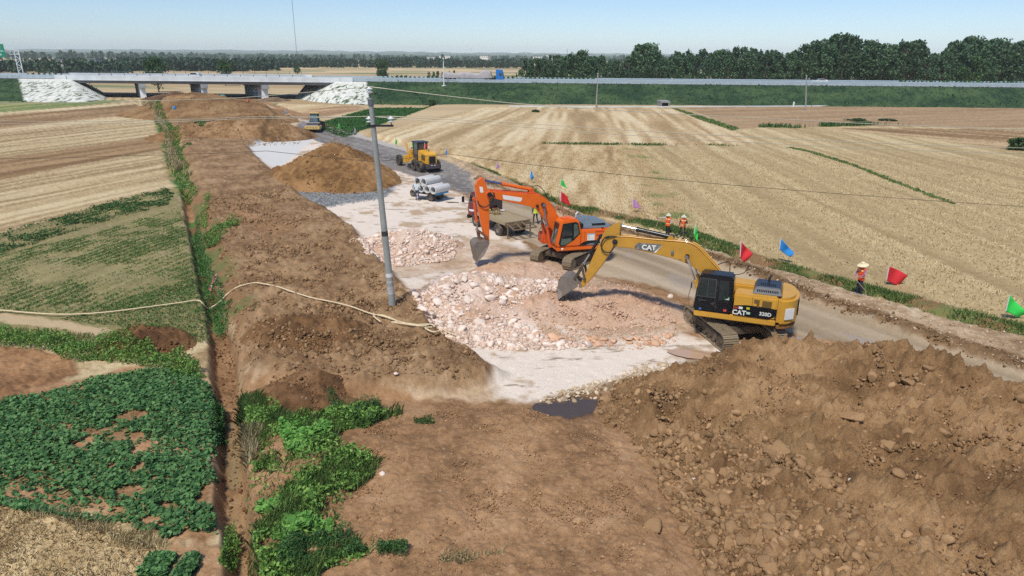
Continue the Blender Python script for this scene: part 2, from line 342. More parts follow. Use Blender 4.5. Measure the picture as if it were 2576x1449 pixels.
    put([(880,345),(1225,268),(1500,269),(2600,268),(4300,268),(4300,920),(2900,920),(2576,848),(2050,706),(1640,590),(1400,512),(1250,437),(1130,392),(1000,360)], .4, stub(aR2, .75, 130, S(164,142,104), S(210,192,152), S(188,166,126), .8), r=.25)
    put([(880,345),(1225,270),(1300,270),(1500,270),(1690,275),(1850,328),(1905,364),(1560,367),(1300,367),(1130,372),(1010,362)], .4, stub(aR1, .95, 134, S(166,140,104), S(224,206,172), S(196,170,130)), .3, r=.3)
    put([(880,345),(1225,270),(1420,270),(1330,310),(1220,366),(1130,372),(1010,362)], .4, stub(aR1b, .95, 138, S(168,142,106), S(224,206,172), S(198,174,134)), .3, r=.3)
    put([(1010,362),(1130,372),(1300,367),(1560,367),(1600,445),(1690,570),(1530,548),(1400,512),(1250,437),(1130,392)], .4, stub(aR2b+1.1, .6, 142, S(156,128,92), S(222,204,168), S(198,172,130), .7, 6.), .3, r=.3)
    put([(1720,268),(4300,255),(4300,330),(2576,322),(2200,318),(1900,322),(1860,326)], .4, stub(aR2b, 1.2, 146, S(150,122,92), S(184,156,124), S(168,140,108), .6), .4, r=.35)
    put([(2040,322),(2576,325),(4300,330),(4300,470),(2576,382),(2300,345)], .4, stub(ang_of((2040,328),(2576,372)), 1.1, 150, S(134,106,74), S(198,172,134), S(158,130,96)), .8, r=.35)
    put([(1560,372),(1610,372),(1690,480),(1760,600),(1700,590),(1640,500)], .4, lambda k: lerp(np.broadcast_to(S(186,160,120), (k.sum(), 3)), np.broadcast_to(S(120,132,76), (k.sum(), 3)), sstep(.5, .7, n1[k])), .5, r=.3)
    # ---- green parcels
    put([(785,310),(880,283),(937,268),(1085,268),(1010,298),(895,335),(880,342),(840,325)], .3, lambda k: lerp(np.broadcast_to(S(44,84,40), (k.sum(), 3)), np.broadcast_to(S(84,132,66), (k.sum(), 3)), np.clip(rows(x[k], y[k], aR1b, .8, 160)*1.2+(n3[k]-.5)*.8, 0, 1)), .3, r=.4)
    put([(640,262),(760,262),(900,264),(925,268),(800,295),(770,300),(690,285),(650,275)], .3, stub(ang_of((700,290),(920,268)), 1.2, 164, S(150,118,88), S(196,166,130), S(168,136,104)), .5, r=.3)
    put([(640,262),(700,258),(860,262),(780,272),(720,288),(690,285)], .3, stub(ang_of((700,290),(860,264)), 1.2, 165, S(190,166,128), S(224,204,168), S(208,184,146)), .5, r=.3)
    put([(610,258),(700,258),(690,266),(640,268)], .3, S(112,132,76), .5, r=.3)
    # ---- earth strip, floor and roads
    put([(395,235),(640,245),(800,300),(1000,380),(1200,450),(1400,540),(1700,640),(2000,740),(2300,830),(2900,990),(2900,1120),(2600,1750),(560,1750),(600,1000),(590,860),(540,720),(480,500),(440,330)], 0, soil(S(164,128,94), S(128,98,70), S(182,146,112)), r=.6)
    put([(600,930),(700,905),(800,900),(890,912),(930,940),(994,963),(1124,960),(1255,950),(1360,985),(1300,1015),(1100,1008),(890,968),(760,955),(640,960)], 0, soil(S(192,166,136), S(150,124,96), S(210,188,162)), .2, r=.3)
    put([(612,366),(700,350),(780,346),(860,380),(1010,430),(1160,490),(1260,560),(1330,620),(1420,690),(1740,850),(1900,868),(1960,880),(1800,915),(1640,940),(1480,985),(1330,1012),(1250,1000),(1215,930),(1150,860),(1060,760),(1000,700),(900,590),(750,488),(690,430)], 0,
        lambda k: lerp(lerp(np.broadcast_to(S(232,219,207), (k.sum(), 3)), np.broadcast_to(S(190,166,140), (k.sum(), 3)), sstep(.5, .74, n1[k]+.5*(n2[k]-.5))), np.broadcast_to(S(160,142,122), (k.sum(), 3)), sstep(.66, .8, fbm(x[k]*.9+y[k]*.2, y[k]*3.2-x[k]*.4, 171, 4))), .3, r=.18)
    put([(612,366),(700,350),(790,348),(740,392),(700,425),(660,405)], 0, S(214,214,214), .4, r=.15)
    put([(1220,600),(1380,640),(1500,690),(1700,770),(1760,830),(1500,860),(1300,720),(1180,680),(1000,690),(960,640),(1080,650)], 0, soil(S(198,172,148), S(168,142,116), S(222,204,186)), .7, r=.3)
    put([(1480,975),(1640,930),(1760,900),(1960,870),(1990,880),(1800,925),(1640,960),(1520,990),(1400,1012),(1380,1000)], 0, soil(S(150,128,100), S(120,98,72), S(176,152,124)), .25, r=.4, w=.25)
    put([(1676,880),(1730,878),(1830,890),(1800,905),(1730,905)], 0, S(182,150,124), .1, wsm*.5, .0, .75)
    put([(740,480),(860,455),(950,450),(1005,465),(960,500),(880,512),(800,526)], 0, lambda k: lerp(np.broadcast_to(S(104,106,110), (k.sum(), 3)), np.broadcast_to(S(168,170,172), (k.sum(), 3)), np.clip((n3[k]-.3)*2.2, 0, 1)), .4, r=.35)
    put([(690,288),(760,306),(880,338),(1000,374),(1120,404),(1210,446),(1300,496),(1240,506),(1140,480),(1030,440),(900,398),(800,356),(740,325)], 0,
        lambda k: lerp(lerp(np.broadcast_to(S(104,99,99), (k.sum(), 3)), np.broadcast_to(S(150,144,140), (k.sum(), 3)), np.clip(rows(x[k], y[k], ang_of((780,330),(1180,460)), .7, 180, 14.)*1.3-.15, 0, 1)), np.broadcast_to(S(176,170,166), (k.sum(), 3)), sstep(.56, .7, n2[k])*.6), .35, r=.2)
    put(None, 0, S(186,180,176), .3, None, .3, W=strip([(700,287,.8),(770,305,.5),(880,335,.9),(1000,371,.7),(1100,398,.3)]))
    put([(650,262),(672,264),(760,302),(740,322),(690,290)], 0, S(206,182,152), .4, r=.2)
    aRd = ang_of((1250,500),(1900,720)); 
    put([(1190,452),(1300,497),(1420,535),(1600,595),(1760,636),(1900,684),(2050,748),(2200,798),(2400,865),(2576,922),(2900,1025),(2900,1130),(2576,1010),(2300,900),(2050,845),(1950,830),(1800,780),(1650,722),(1500,692),(1420,665),(1330,610),(1240,545),(1180,500)], 0,
        lambda k: lerp(lerp(np.broadcast_to(S(150,132,108), (k.sum(), 3)), np.broadcast_to(S(194,176,152), (k.sum(), 3)), np.clip(rows(x[k], y[k], aRd, .55, 190, 12.)*1.9-.45+(n3[k]-.5)*.3, 0, 1)), np.broadcast_to(S(168,158,150), (k.sum(), 3)), sstep(.62, .75, n1[k])*.5), .3, r=.15, w=.05)
    put([(1335,1018),(1380,1002),(1440,992),(1510,995),(1520,1020),(1490,1045),(1440,1062),(1390,1056),(1350,1040)], 0, S(104,80,58), .2, wsm, .4, .45)
    for pl in ([(1985,845),(2040,852),(2100,878),(2130,892),(2070,885),(2010,865)], [(2240,880),(2330,905),(2420,930),(2380,930),(2290,905)], [(2120,838),(2190,858),(2230,876),(2160,862)], [(1830,745),(1900,765),(1960,790),(1890,775)]):
        put(pl, 0, S(170,158,150), .12, wsm*.5, 0., .8)
    put(BERM, .35, soil(S(176,150,120), S(138,112,84), S(206,186,160)), .25, r=.6)
    put(None, .2, soil(S(124,98,70), S(92,70,48), S(150,122,92)), .15, wsm, .8, W=strip([(1200,446,.25),(1300,497,.25),(1420,536,.3),(1600,596,.3),(1760,638,.35),(1900,685,.4),(2050,750,.4),(2200,800,.45),(2400,867,.5),(2576,925,.5),(2900,1030,.5)], .2))
    put(None, .4, lambda k: lerp(np.broadcast_to(S(140,108,78), (k.sum(), 3)), np.broadcast_to(S(112,124,74), (k.sum(), 3)), .8*sstep(.4, .62, n1[k]+.5*(n2[k]-.5))), .2, wsm, .5, W=strip([(1180,405,.4),(1300,456,.5),(1420,512,.5),(1530,538,.7),(1640,566,.9),(1720,584,.9),(1800,610,.8),(1900,648,.7),(2000,678,.6),(2130,714,.6),(2260,745,.6),(2380,778,.7),(2480,805,.8),(2576,832,.8),(2900,905,.8)], .4))
    # ---- raised earth strip
    put(STRIP, .5, soil(S(154,124,92), S(118,90,64), S(178,148,116)), .25, r=1.35)
    put([(560,500),(640,520),(760,560),(700,600),(640,590)], .6, soil(S(160,124,90), S(136,104,74), S(176,140,106)), .8, r=.5)
    put([(470,480),(520,500),(560,600),(600,720),(640,790),(600,830),(560,750),(510,620)], .3, lambda k: lerp(np.broadcast_to(S(142,110,78), (k.sum(), 3)), np.broadcast_to(S(96,116,66), (k.sum(), 3)), .7*sstep(.5, .66, n1[k]+.4*(n2[k]-.5))), .4, r=.7)
    put(None, 0, lambda k: lerp(np.broadcast_to(S(72,106,54), (k.sum(), 3)), np.broadcast_to(S(150,138,92), (k.sum(), 3)), sstep(.5, .66, n1[k])), .3, None, .6, W=strip([(385,268,1.5),(405,300,1.4),(425,350,1.3),(440,400,1.2),(455,460,.9),(470,500,.5)]))
    # ---- ditch
    put(DITCH, 0, soil(S(150,116,84), S(110,82,56), S(168,134,100)), .12, wsm*.5, .5, .1)
    put([(470,560),(500,560),(530,680),(570,790),(560,850),(535,840),(505,740)], -.6, lambda k: lerp(np.broadcast_to(S(124,96,66), (k.sum(), 3)), np.broadcast_to(S(84,116,60), (k.sum(), 3)), sstep(.4, .55, n1[k])), .2, wsm, .5)
    put([(562,1075),(605,1080),(612,1150),(612,1230),(585,1260),(572,1170)], -.85, S(150,130,96), .2, wsm, .1, .55)
    put([(570,1270),(620,1260),(640,1449),(650,1620),(590,1620),(575,1400)], -.85, S(162,132,98), .2, wsm, .3, .1)
    # stray stones and lighter grains on bare earth
    d, i = worley(x*2.6, y*2.6, 91); st = (d < .035+.05*i) & (i > .74) & (rel > .25); C[st] = C[st]*.55+S(206,190,170)*.45
    return C, wet, rel
# ---------------------------------------------------------------- the ground sheet
NT = 960
tt = np.linspace(-1.12, 1.12, NT)
dep = np.arange(8.0, 1440., 1.75)  # pixels below the horizon along the view axis
aa = np.arctan((dep-582.6)/F)+PIT
Yr = H/np.tan(aa); Yr = np.concatenate([[12500., 9000., 6500., 5200., 3600.], Yr[Yr < 3300]]); Yr = np.concatenate([Yr, [Yr[-1]-1.5, Yr[-1]-4, Yr[-1]-9]])
GX = Yr[:, None]*tt[None, :]; GX[Yr < 10.5] = Yr[np.searchsorted(-Yr, -10.5)-1]*tt; GY = np.repeat(Yr[:, None], NT, 1)
GZ = zbase(GX, GY); GC, GW, GR = paint(GX, GY)
def relief(x, y, rel, seed=0, fine=False):
    d1, i1 = worley(x*1.7, y*1.7, 200+seed); d2, i2 = worley(x*4.6, y*4.6, 210+seed)
    b = np.clip(.52-d1, 0, 1)*(i1 > .55)*.28+np.clip(.5-d2, 0, 1)*(i2 > .35)*.12+(fbm(x*1.1, y*1.1, 220+seed, 5)-.5)*.26
    if fine: d3, i3 = worley(x*9.5, y*9.5, 230+seed); b = b+np.clip(.55-d3, 0, 1)*(i3 > .25)*.075
    return b*rel
GZ = GZ+relief(GX, GY, GR)*np.clip(1.4-GY/160, 0, 1)
ii = np.arange(len(Yr)-1)[:, None]*NT+np.arange(NT-1)[None, :]
quads = np.stack([ii, ii+NT, ii+NT+1, ii+1], -1).reshape(-1, 4)
M_GROUND = attr_mat('ground_earth', .92, 24., .3, .6, .04)
ground = npmesh('ground', np.stack([GX, GY, GZ], -1).reshape(-1, 3), quads, M_GROUND, np.concatenate([GC, GW[..., None]], -1).reshape(-1, 4))
tag(ground, kind='structure')
# ---------------------------------------------------------------- heaps of earth and stone
M_EARTH = attr_mat('heap_earth', .95, 24., .32, .8, .05, wet=False)
HEAPS = []
def heapz(x, y):
    z = zbase(x, y)
    for f in HEAPS: z = np.maximum(z, zbase(x, y)+f(x, y))
    return z
def surf(x, y): return float(heapz(np.array([float(x)]), np.array([float(y)]))[0])
def heap(name, label, cat, f, box, step, colf, relamt=1., seed=0, group=None):
    HEAPS.append(f); x0, x1, y0, y1 = box; nx = int((x1-x0)/step)+2; ny = int((y1-y0)/step)+2
    x, y = np.meshgrid(np.linspace(x0, x1, nx), np.linspace(y0, y1, ny)); h = f(x, y); zb = zbase(x, y)
    h = h+relief(x, y, np.full(x.shape, relamt), seed, step < .1)*sstep(0., .35, h)*1.3
    V = np.stack([x, y, zb+h], -1).reshape(-1, 3); k = np.arange(ny-1)[:, None]*nx+np.arange(nx-1)[None, :]
    Q = np.stack([k, k+1, k+nx+1, k+nx], -1).reshape(-1, 4); hf = h.reshape(-1)[Q].max(1); Q = Q[hf > -.06]
    used = np.unique(Q); re = np.full(len(V), -1); re[used] = np.arange(len(used)); C = colf(x, y, h).reshape(-1, 3)
    o = npmesh(name, V[used], re[Q], M_EARTH, C[used]); tag(o, label, cat, group); return o
def ell(u, v, rx, ry, h, rot=0., p=1.6, wob=.22, seed=0, z=0.):
    cx, cy = gp(u, v, z); c, s = math.cos(rot), math.sin(rot)
    def f(x, y):
        dx, dy = x-cx, y-cy; r = np.hypot((dx*c+dy*s)/rx, (-dx*s+dy*c)/ry); r = r+(fbm(x/rx*1.6, y/rx*1.6, 300+seed, 3)-.5)*wob*2
        return np.maximum(h*(1-np.clip(r, 0, 3)**p), -.5)
    f.c = (cx, cy); f.r = max(rx, ry); return f
def smax(*fs):
    def f(x, y):
        a = [g(x, y) for g in fs]; m = a[0]
        for b in a[1:]:
            d = np.clip(.5+.5*(m-b)/.6, 0, 1); m = b*(1-d)+m*d+.6*d*(1-d)*.5
        return m
    return f
def bx(f, k=1.45): return (f.c[0]-f.r*k, f.c[0]+f.r*k, f.c[1]-f.r*k, f.c[1]+f.r*k)
def soilc(a, b, l, seed=0, gx=1.):
    def f(x, y, h):
        t = np.clip(.46+(fbm(x*.5*gx, y*.5*gx, 400+seed, 3)-.5)*1.3+(fbm(x*3, y*3, 410+seed, 4)-.5)*1.1, 0, 1)
        c = lerp(np.broadcast_to(b, x.shape+(3,)), np.broadcast_to(a, x.shape+(3,)), np.clip(t*2, 0, 1)); c = lerp(c, np.broadcast_to(l, x.shape+(3,)), np.clip(t*2-1, 0, 1))
        d, i = worley(x*2.2, y*2.2, 420+seed); s = (d < .05) & (i > .86); c[s] = c[s]*.5+S(205,190,170)*.5; return c
    return f
# the big heap of lumpy earth in front, from scattered heights
CP = np.array([(3.3,23.4,0),(3.5,21.4,0),(4.9,19.2,0),(5.4,16.8,0),(5.4,14.6,0),(5.6,11,0),(5.8,7,0),(3.4,24.4,0),(4.6,25.1,0),(7.4,26.5,0),(11,27.3,0),(15.3,26.3,0),(18.4,23.6,0),(21,20.6,0),(24,17.5,0),(27,14,0),
  (4.6,23.3,.45),(7.6,24.5,1.1),(9.3,25.1,1.45),(10.9,25.4,1.75),(12.6,25.1,1.8),(14.5,24.2,2.05),(16.2,22.5,2.0),(17.6,20.8,1.9),(19.5,18.6,1.7),
  (7.3,21.6,.85),(10.5,22,1.45),(13.5,21.5,1.75),(8,18.3,.75),(11,18.3,1.15),(14.3,18,1.5),(7.4,15.5,.5),(10.5,15,.85),(14,14.5,1.25),(8,11,.5),(12,10,.8),(17,15,1.5),(18,10,1.),(20,14,1.2),(9,6,.5),(16,6,.8)])
def rbf(cp):
    P = cp[:, :2]; n = len(P); d = np.hypot(P[:, None, 0]-P[None, :, 0], P[:, None, 1]-P[None, :, 1]); A = np.zeros((n+3, n+3)); A[:n, :n] = d+np.eye(n)*.15; A[:n, n] = 1; A[:n, n+1:] = P; A[n, :n] = 1; A[n+1:, :n] = P.T
    w = np.linalg.solve(A, np.concatenate([cp[:, 2], np.zeros(3)]))
    def f(x, y):
        r = w[n]+w[n+1]*x+w[n+2]*y
        for i in range(n): r = r+w[i]*np.hypot(x-P[i, 0], y-P[i, 1])
        return r
    return f
_rb = rbf(CP); HB = [(3.2,23.5),(3.4,21.6),(4.9,19.3),(5.4,16.8),(5.4,14.6),(5.6,11),(5.8,4.5),(28,4.5),(27,14),(24,17.5),(21,20.6),(18.5,23.6),(15.3,26.4),(11,27.4),(7.4,26.6),(4.8,25.3),(3.5,24.5)]
def bigheap(x, y):
    d = pdist(HB, x, y, 4.)+(fbm(x*.8, y*.8, 333, 3)-.5)*.9
    return np.where(d > 0, np.maximum(_rb(x, y), .1)*sstep(0, .9, d)+(fbm(x*.55, y*.55, 335, 3)-.5)*.5*sstep(0, 1.5, d), d*.4)
_bs = soilc(S(148,116,82), S(116,88,60), S(174,141,105), 1)
def bigc(x, y, h):
    c = _bs(x, y, h); t = sstep(.48, .62, fbm(x*.22+4, y*.22, 430, 3)); return lerp(c, np.broadcast_to(S(150,124,88), c.shape), t*.5)
heap('soil_heap', 'broad heap of lumpy brown earth with broken clods filling the near corner', 'soil heap', bigheap, (1, 25, 10, 28), .042, bigc, 1.7, 1)
f = ell(842, 446, 6.6, 8.6, 3.6, .2, 1.35, .1, 2); f2 = ell(895, 458, 5.0, 6.2, 2.5, 0, 1.3, .1, 3)
g2 = smax(f, f2); g2.c = f.c; g2.r = 10.5; heap('soil_heap', 'tall rounded mound of brown earth behind the grey gravel and the white pit', 'soil heap', g2, bx(g2), .13, soilc(S(150,114,74), S(112,82,52), S(170,132,92), 2), 1.1, 2, 'soil heaps on the road line')
f = ell(655, 345, 9.5, 7.5, 3.0, 0, 1.5, .14, 4); f2 = ell(570, 345, 7, 5.5, 2.0, 0, 1.4, .2, 5); f3 = ell(712, 346, 5.4, 6, 2.1, 0, 1.5, .1, 6)
g3 = smax(f, f2, f3); g3.c = f.c; g3.r = 15; heap('soil_heap', 'long low mound of brown earth with grey rubble on its flank beyond the white pit', 'soil heap', g3, bx(g3, 1.1), .19, soilc(S(146,113,78), S(106,80,54), S(176,144,112), 3), 1.2, 3, 'soil heaps on the road line')
f = ell(500, 284, 15, 17, 3.6, 0, 1.5, .13, 7); f2 = ell(560, 290, 13, 17, 2.6, 0, 1.5, .13, 8); f3 = ell(620, 306, 10, 16, 1.3, 0, 1.4, .13, 9)
g4 = smax(f, f2, f3); g4.c = f.c; g4.r = 27; heap('soil_heap', 'largest far mound of brown earth under the bridge with the blue flag on it', 'soil heap', g4, bx(g4, 1.15), .3, soilc(S(146,114,80), S(112,86,60), S(168,138,104), 4, .6), 1.5, 4, 'soil heaps on the road line')
f = ell(480, 345, 6, 8, 1.5, 0, 1.5, .2, 10); heap('soil_heap', 'low brown earth hump beside the grassy ditch left of the green patch', 'soil heap', f, bx(f), .2, soilc(S(148,114,78), S(112,84,58), S(168,136,100), 5), 1.2, 5, 'soil heaps on the road line')
f = ell(432, 250, 9, 5, 1.4, 0, 1.5, .25, 11); heap('soil_heap', 'dark reddish earth pile at the foot of the leftmost bridge pier', 'soil heap', f, bx(f), .3, soilc(S(112,84,66), S(80,62,48), S(134,106,84), 6), 1.5, 6, 'soil heaps on the road line')
f = ell(690, 254, 5, 4, .9, 0, 1.5, .25, 12); heap('soil_heap', 'small grey brown spoil pile by the rightmost bridge pier', 'soil heap', f, bx(f), .25, soilc(S(124,104,84), S(92,76,60), S(150,130,110), 7), 1.3, 7, 'soil heaps on the road line')
f = ell(372, 868, 2.3, 1.5, .75, 0, 1.7, .2, 13); heap('soil_heap', 'small dark clod pile in the field left of the ditch', 'soil heap', f, bx(f), .05, soilc(S(126,92,62), S(88,62,42), S(148,112,80), 8), 1.1, 8)
f = ell(770, 842, 2.9, 1.9, .75, 0, 1.8, .22, 14, .6); heap('soil_heap', 'dark brown clod pile on the earth strip below the pale hose', 'soil heap', f, bx(f), .05, soilc(S(130,97,66), S(92,67,45), S(152,117,84), 9), 1.2, 9)
f = ell(765, 1000, 2.2, 1.2, .55, -.2, 1.8, .22, 15, .1); heap('soil_heap', 'dark earth pile between the pale track and the weeds', 'soil heap', f, bx(f), .045, soilc(S(122,90,62), S(86,63,43), S(146,113,82), 10), 1.1, 10)
def stonec(x, y, h):
    t = np.clip(.5+(fbm(x*.45, y*.45, 440, 3)-.5)*2.6, 0, 1); s = np.clip(.5+(fbm(x*4, y*4, 445, 3)-.5)*1.6, 0, 1)
    c = lerp(np.broadcast_to(S(204,168,142), x.shape+(3,)), np.broadcast_to(S(228,206,192), x.shape+(3,)), t); return lerp(c*.82, c*1.08, s)
f = ell(1030, 622, 3.9, 2.7, 1.15, 0, 1.5, .15, 16); heap('rubble_heap', 'upper pile of pinkish broken stone left of the orange excavator bucket', 'rubble heap', f, bx(f), .06, stonec, 1., 11, 'stone rubble heaps')
fa = ell(1190, 752, 3.4, 3.9, 1.15, 0, 1.6, .16, 17); fb = ell(1330, 760, 3.6, 3.4, .95, 0, 1.6, .16, 18); fc = ell(1505, 775, 4.6, 3.0, .62, -.1, 1.8, .16, 19); fd = ell(1300, 690, 3.0, 2.6, .5, 0, 1.6, .16, 20)
g6 = smax(fa, fb, fc, fd); g6.c = gp(1350, 755); g6.r = 8.2
def pinkc(x, y, h):
    u, v = proj(x, y, 0.4+0*x); c = stonec(x, y, h); t = sstep(1330, 1480, u+(fbm(x*.9, y*.9, 450, 3)-.5)*260); t2 = 1-sstep(665, 730, v+(fbm(x*.9, y*.9, 455, 3)-.5)*60)
    return lerp(c, stonec(x+40, y, h)*.35+np.broadcast_to(S(196,160,130), c.shape)*.65, np.maximum(t, t2)*.9)
heap('rubble_heap', 'wide heap of pink and tan broken stone between the two excavators', 'rubble heap', g6, bx(g6, 1.05), .055, pinkc, .95, 12, 'stone rubble heaps')
# ---------------------------------------------------------------- scatter helpers
def sample(W, n, dens=None, seed=0):
    r = np.random.default_rng(seed); W = np.asarray(W, float); lo, hi = W.min(0), W.max(0); X = []; Y = []; c = 0
    for _ in range(60):
        x = r.uniform(lo[0], hi[0], n*2); y = r.uniform(lo[1], hi[1], n*2); k = pdist(W, x, y, 2.)+(fbm(x*1.2, y*1.2, 500+seed, 3)-.5)*.7 > 0
        if dens is not None: k &= r.random(x.size) < dens(x, y)
        X.append(x[k]); Y.append(y[k]); c += k.sum()
        if c >= n: break
    return np.concatenate(X)[:n], np.concatenate(Y)[:n]
def rotm(r, n):
    q = r.normal(size=(n, 4)); q /= np.linalg.norm(q, axis=1)[:, None]; a, b, c, d = q.T
    return np.stack([np.stack([1-2*(c*c+d*d), 2*(b*c-a*d), 2*(b*d+a*c)], -1), np.stack([2*(b*c+a*d), 1-2*(b*b+d*d), 2*(c*d-a*b)], -1), np.stack([2*(b*d-a*c), 2*(c*d+a*b), 1-2*(b*b+c*c)], -1)], 1)
def ico(sub):
    bm = bmesh.new(); bmesh.ops.create_icosphere(bm, subdivisions=sub, radius=1); V = np.array([v.co[:] for v in bm.verts]); Fc = np.array([[v.index for v in f.verts] for f in bm.faces]); bm.free(); return V, Fc
ICO = {1: ico(1), 2: ico(2), 3: ico(3)}
def lump(sub, seed, amp, flat):
    r = np.random.default_rng(seed); V, Fc = ICO[sub]; k = r.normal(size=(11, 3)); k /= np.linalg.norm(k, axis=1)[:, None]; lim = r.uniform(.42, .85, 11)
    V = V*(1+(r.random(len(V))-.5)[:, None]*amp)
    for a, l in zip(k, lim):   # broken facets
        d = V@a; V = V-np.maximum(d-l, 0)[:, None]*a*.96
    return V*np.array([1, r.uniform(.65, .95), flat*r.uniform(.8, 1.1)]), Fc
def rocks(name, x, y, size, sub, seed, colf, amp=.3, flat=.7, sink=.25, m=None, z=None):
    r = np.random.default_rng(seed); n = len(x); z = heapz(x, y) if z is None else z; var = [lump(sub, seed*31+i, amp, flat) for i in range(10)]; R = rotm(r, n)
    tz = r.uniform(0, 2*PI, n); Rz = np.zeros((n, 3, 3)); Rz[:, 0, 0] = np.cos(tz); Rz[:, 0, 1] = -np.sin(tz); Rz[:, 1, 0] = np.sin(tz); Rz[:, 1, 1] = np.cos(tz); Rz[:, 2, 2] = 1
    if flat < .65: R = Rz
    B = np.stack([v[0] for v in var])[r.integers(0, 10, n)]; V = np.einsum('nij,nvj->nvi', R, B)*size[:, None, None]*.5
    V = V+np.stack([x, y, z+size*(.5*flat-sink)], -1)[:, None, :]; nv = B.shape[1]; Fc = (ICO[sub][1][None]+(np.arange(n)*nv)[:, None, None]).reshape(-1, 3)
    c = colf(x, y, r); C = np.repeat(c, nv, 0)
    return npmesh(name, V.reshape(-1, 3), Fc, m or M_STONE, C, smooth=False)
M_STONE = attr_mat('broken_stone', .9, 22., .16, .5, .03, island=.16, wet=False)
M_CLOD = attr_mat('earth_clod', .96, 26., .22, .8, .04, island=.26, wet=False)
def colmix(a, b): return lambda x, y, r: lerp(np.broadcast_to(a, (len(x), 3)), np.broadcast_to(b, (len(x), 3)), r.random(len(x)))
def psize(r, n, lo, hi, k=2.2): return lo*(1-r.random(n)*(1-(lo/hi)**k))**(-1/k)
# clods of the big heap
CLA, CLB = S(130,101,70), S(178,144,108)
def clump_dens(x, y): return np.clip((fbm(x*.42, y*.42, 600, 3)-.33)*3.4, .12, 1)
r_ = np.random.default_rng(11)
bx_, by_ = sample(HB, 30000, clump_dens, 1); k = by_ > 11.5; bx_, by_ = bx_[k], by_[k]
o = rocks('small_clods', bx_, by_, psize(r_, len(bx_), .06, .28), 1, 2, colmix(CLA, CLB), .3, .75, .2, M_CLOD); tag(o, 'small crumbled brown clods strewn over the big near earth heap', 'clods', kind='stuff')
TR = [(4.2,19.6),(5.3,20.6),(8,19.5),(9.6,17),(9.2,13),(7.6,11.6),(5.2,12),(5.0,15),(4.6,17.5)]
mx_, my_ = sample(TR, 3600, None, 3); sx_, sy_ = sample(HB, 2600, clump_dens, 4); mx_ = np.r_[mx_, sx_]; my_ = np.r_[my_, sy_]; k = my_ > 11.5; mx_, my_ = mx_[k], my_[k]; ms_ = psize(r_, len(mx_), .14, .54, 2.6)
order = np.argsort(-ms_); mx_, my_, ms_ = mx_[order], my_[order], ms_[order]
NB = 130
o = rocks('clods', mx_[NB:], my_[NB:], ms_[NB:], 2, 5, colmix(CLA, CLB), .28, .75, .2, M_CLOD); tag(o, 'fist to head sized brown clods packed on the near slope of the big heap', 'clods', kind='stuff')
def variants(sub, seed, amp, flat, col, m, n=9, name='clod'):
    out = []
    for i in range(n):
        V, Fc = lump(sub, seed+i, amp, flat); V = V+(np.random.default_rng(seed+i).random(V.shape)-.5)*.05; me = npmesh(name, V*.5, Fc, m, np.tile(col*(.88+.24*(i/n)), (len(V), 1)), smooth=False); out.append(me.data); bpy.data.objects.remove(me)
    return out
CV = variants(3, 900, .12, .8, (CLA+CLB)/2, M_CLOD)
zz = heapz(mx_[:NB], my_[:NB])
for i in range(NB):
    s = ms_[i]*1.12; o = link('soil_clod', CV[i % 9]); o.location = (mx_[i], my_[i], zz[i]+s*.12); o.scale = (s, s, s); o.rotation_euler = (random.uniform(-.6, .6), random.uniform(-.6, .6), random.uniform(0, 6.28))
    tag(o, 'large brown soil clod lying on the near face of the big earth heap', 'soil clod', 'large clods on the big earth heap')
for u, v, z, s, sq, lab in ((1545,1150,0,.0,1,''),(2140,1050,1.2,.95,.6,'biggest cracked slab of brown earth sticking out of the big heap'),(2262,870,2.2,.55,.9,'dark clod perched alone on the crest of the big heap beside the road'),(1955,1140,.9,.75,.7,'dark undercut earth block in the middle of the big heap'),(2455,930,2.0,.5,.9,'dark clod on the right shoulder of the big heap'),(1640,1330,.1,.6,.9,'rounded boulder of brown earth at the foot of the big heap')):
    if not lab: continue
    x, y = gp(u, v, z); zq = surf(x, y); x, y = gp(u, v, zq); o = link('earth_block', CV[int(u) % 9]); o.location = (x, y, surf(x, y)+.12*s); o.scale = (s*1.3, s, s*sq*1.1); o.rotation_euler = (.3, .2, u*.7)
    tag(o, lab, 'earth block')
# clods on the earth strip, piles, ditch banks, foreground
def spread(name, W, n, lo, hi, ca, cb, label, seed, sub=1, dens=None, m=None, flat=.75, kk=2.4, sink=.2):
    x, y = sample(W, n, dens, seed)
    if name == 'gravel': k = heapz(x, y)-zbase(x, y) < .03; x, y = x[k], y[k]
    r = np.random.default_rng(seed); o = rocks(name, x, y, psize(r, len(x), lo, hi, kk), sub, seed, colmix(ca, cb), .3, flat, sink, m or M_CLOD); tag(o, label, name.replace('_', ' '), kind='stuff'); return o
spread('strip_clods', PW([(505,500),(700,470),(860,560),(1000,710),(1150,870),(1240,930),(1120,955),(800,945),(640,920),(600,800),(560,650)], .5), 17000, .08, .42, S(124,96,68), S(172,140,106), 'brown clods over the long earth strip beside the white floor', 21, 1, lambda x, y: np.clip((fbm(x*.5, y*.5, 610, 3)-.35)*3, .05, 1))
spread('mound_clods', PW([(690,480),(985,455),(940,380),(840,330),(720,400)], 1.), 2600, .1, .45, S(122,92,58), S(166,130,90), 'clods on the tall rounded earth mound', 22)
spread('low_mound_clods', PW([(430,345),(560,362),(760,352),(740,308),(560,305),(440,305)], .6), 2600, .12, .5, S(120,94,66), S(170,140,110), 'clods on the low earth mounds beyond the white pit', 23)
spread('far_mound_clods', PW([(400,330),(690,330),(640,230),(420,232)], 1.), 3200, .15, .6, S(116,90,64), S(166,138,106), 'clods on the far earth mound under the bridge', 24)
spread('pile_clods', PW([(255,895),(490,895),(480,830),(370,818),(260,850)], .3), 900, .06, .3, S(104,76,50), S(142,108,76), 'clods of the small dark pile in the field left of the ditch', 25)
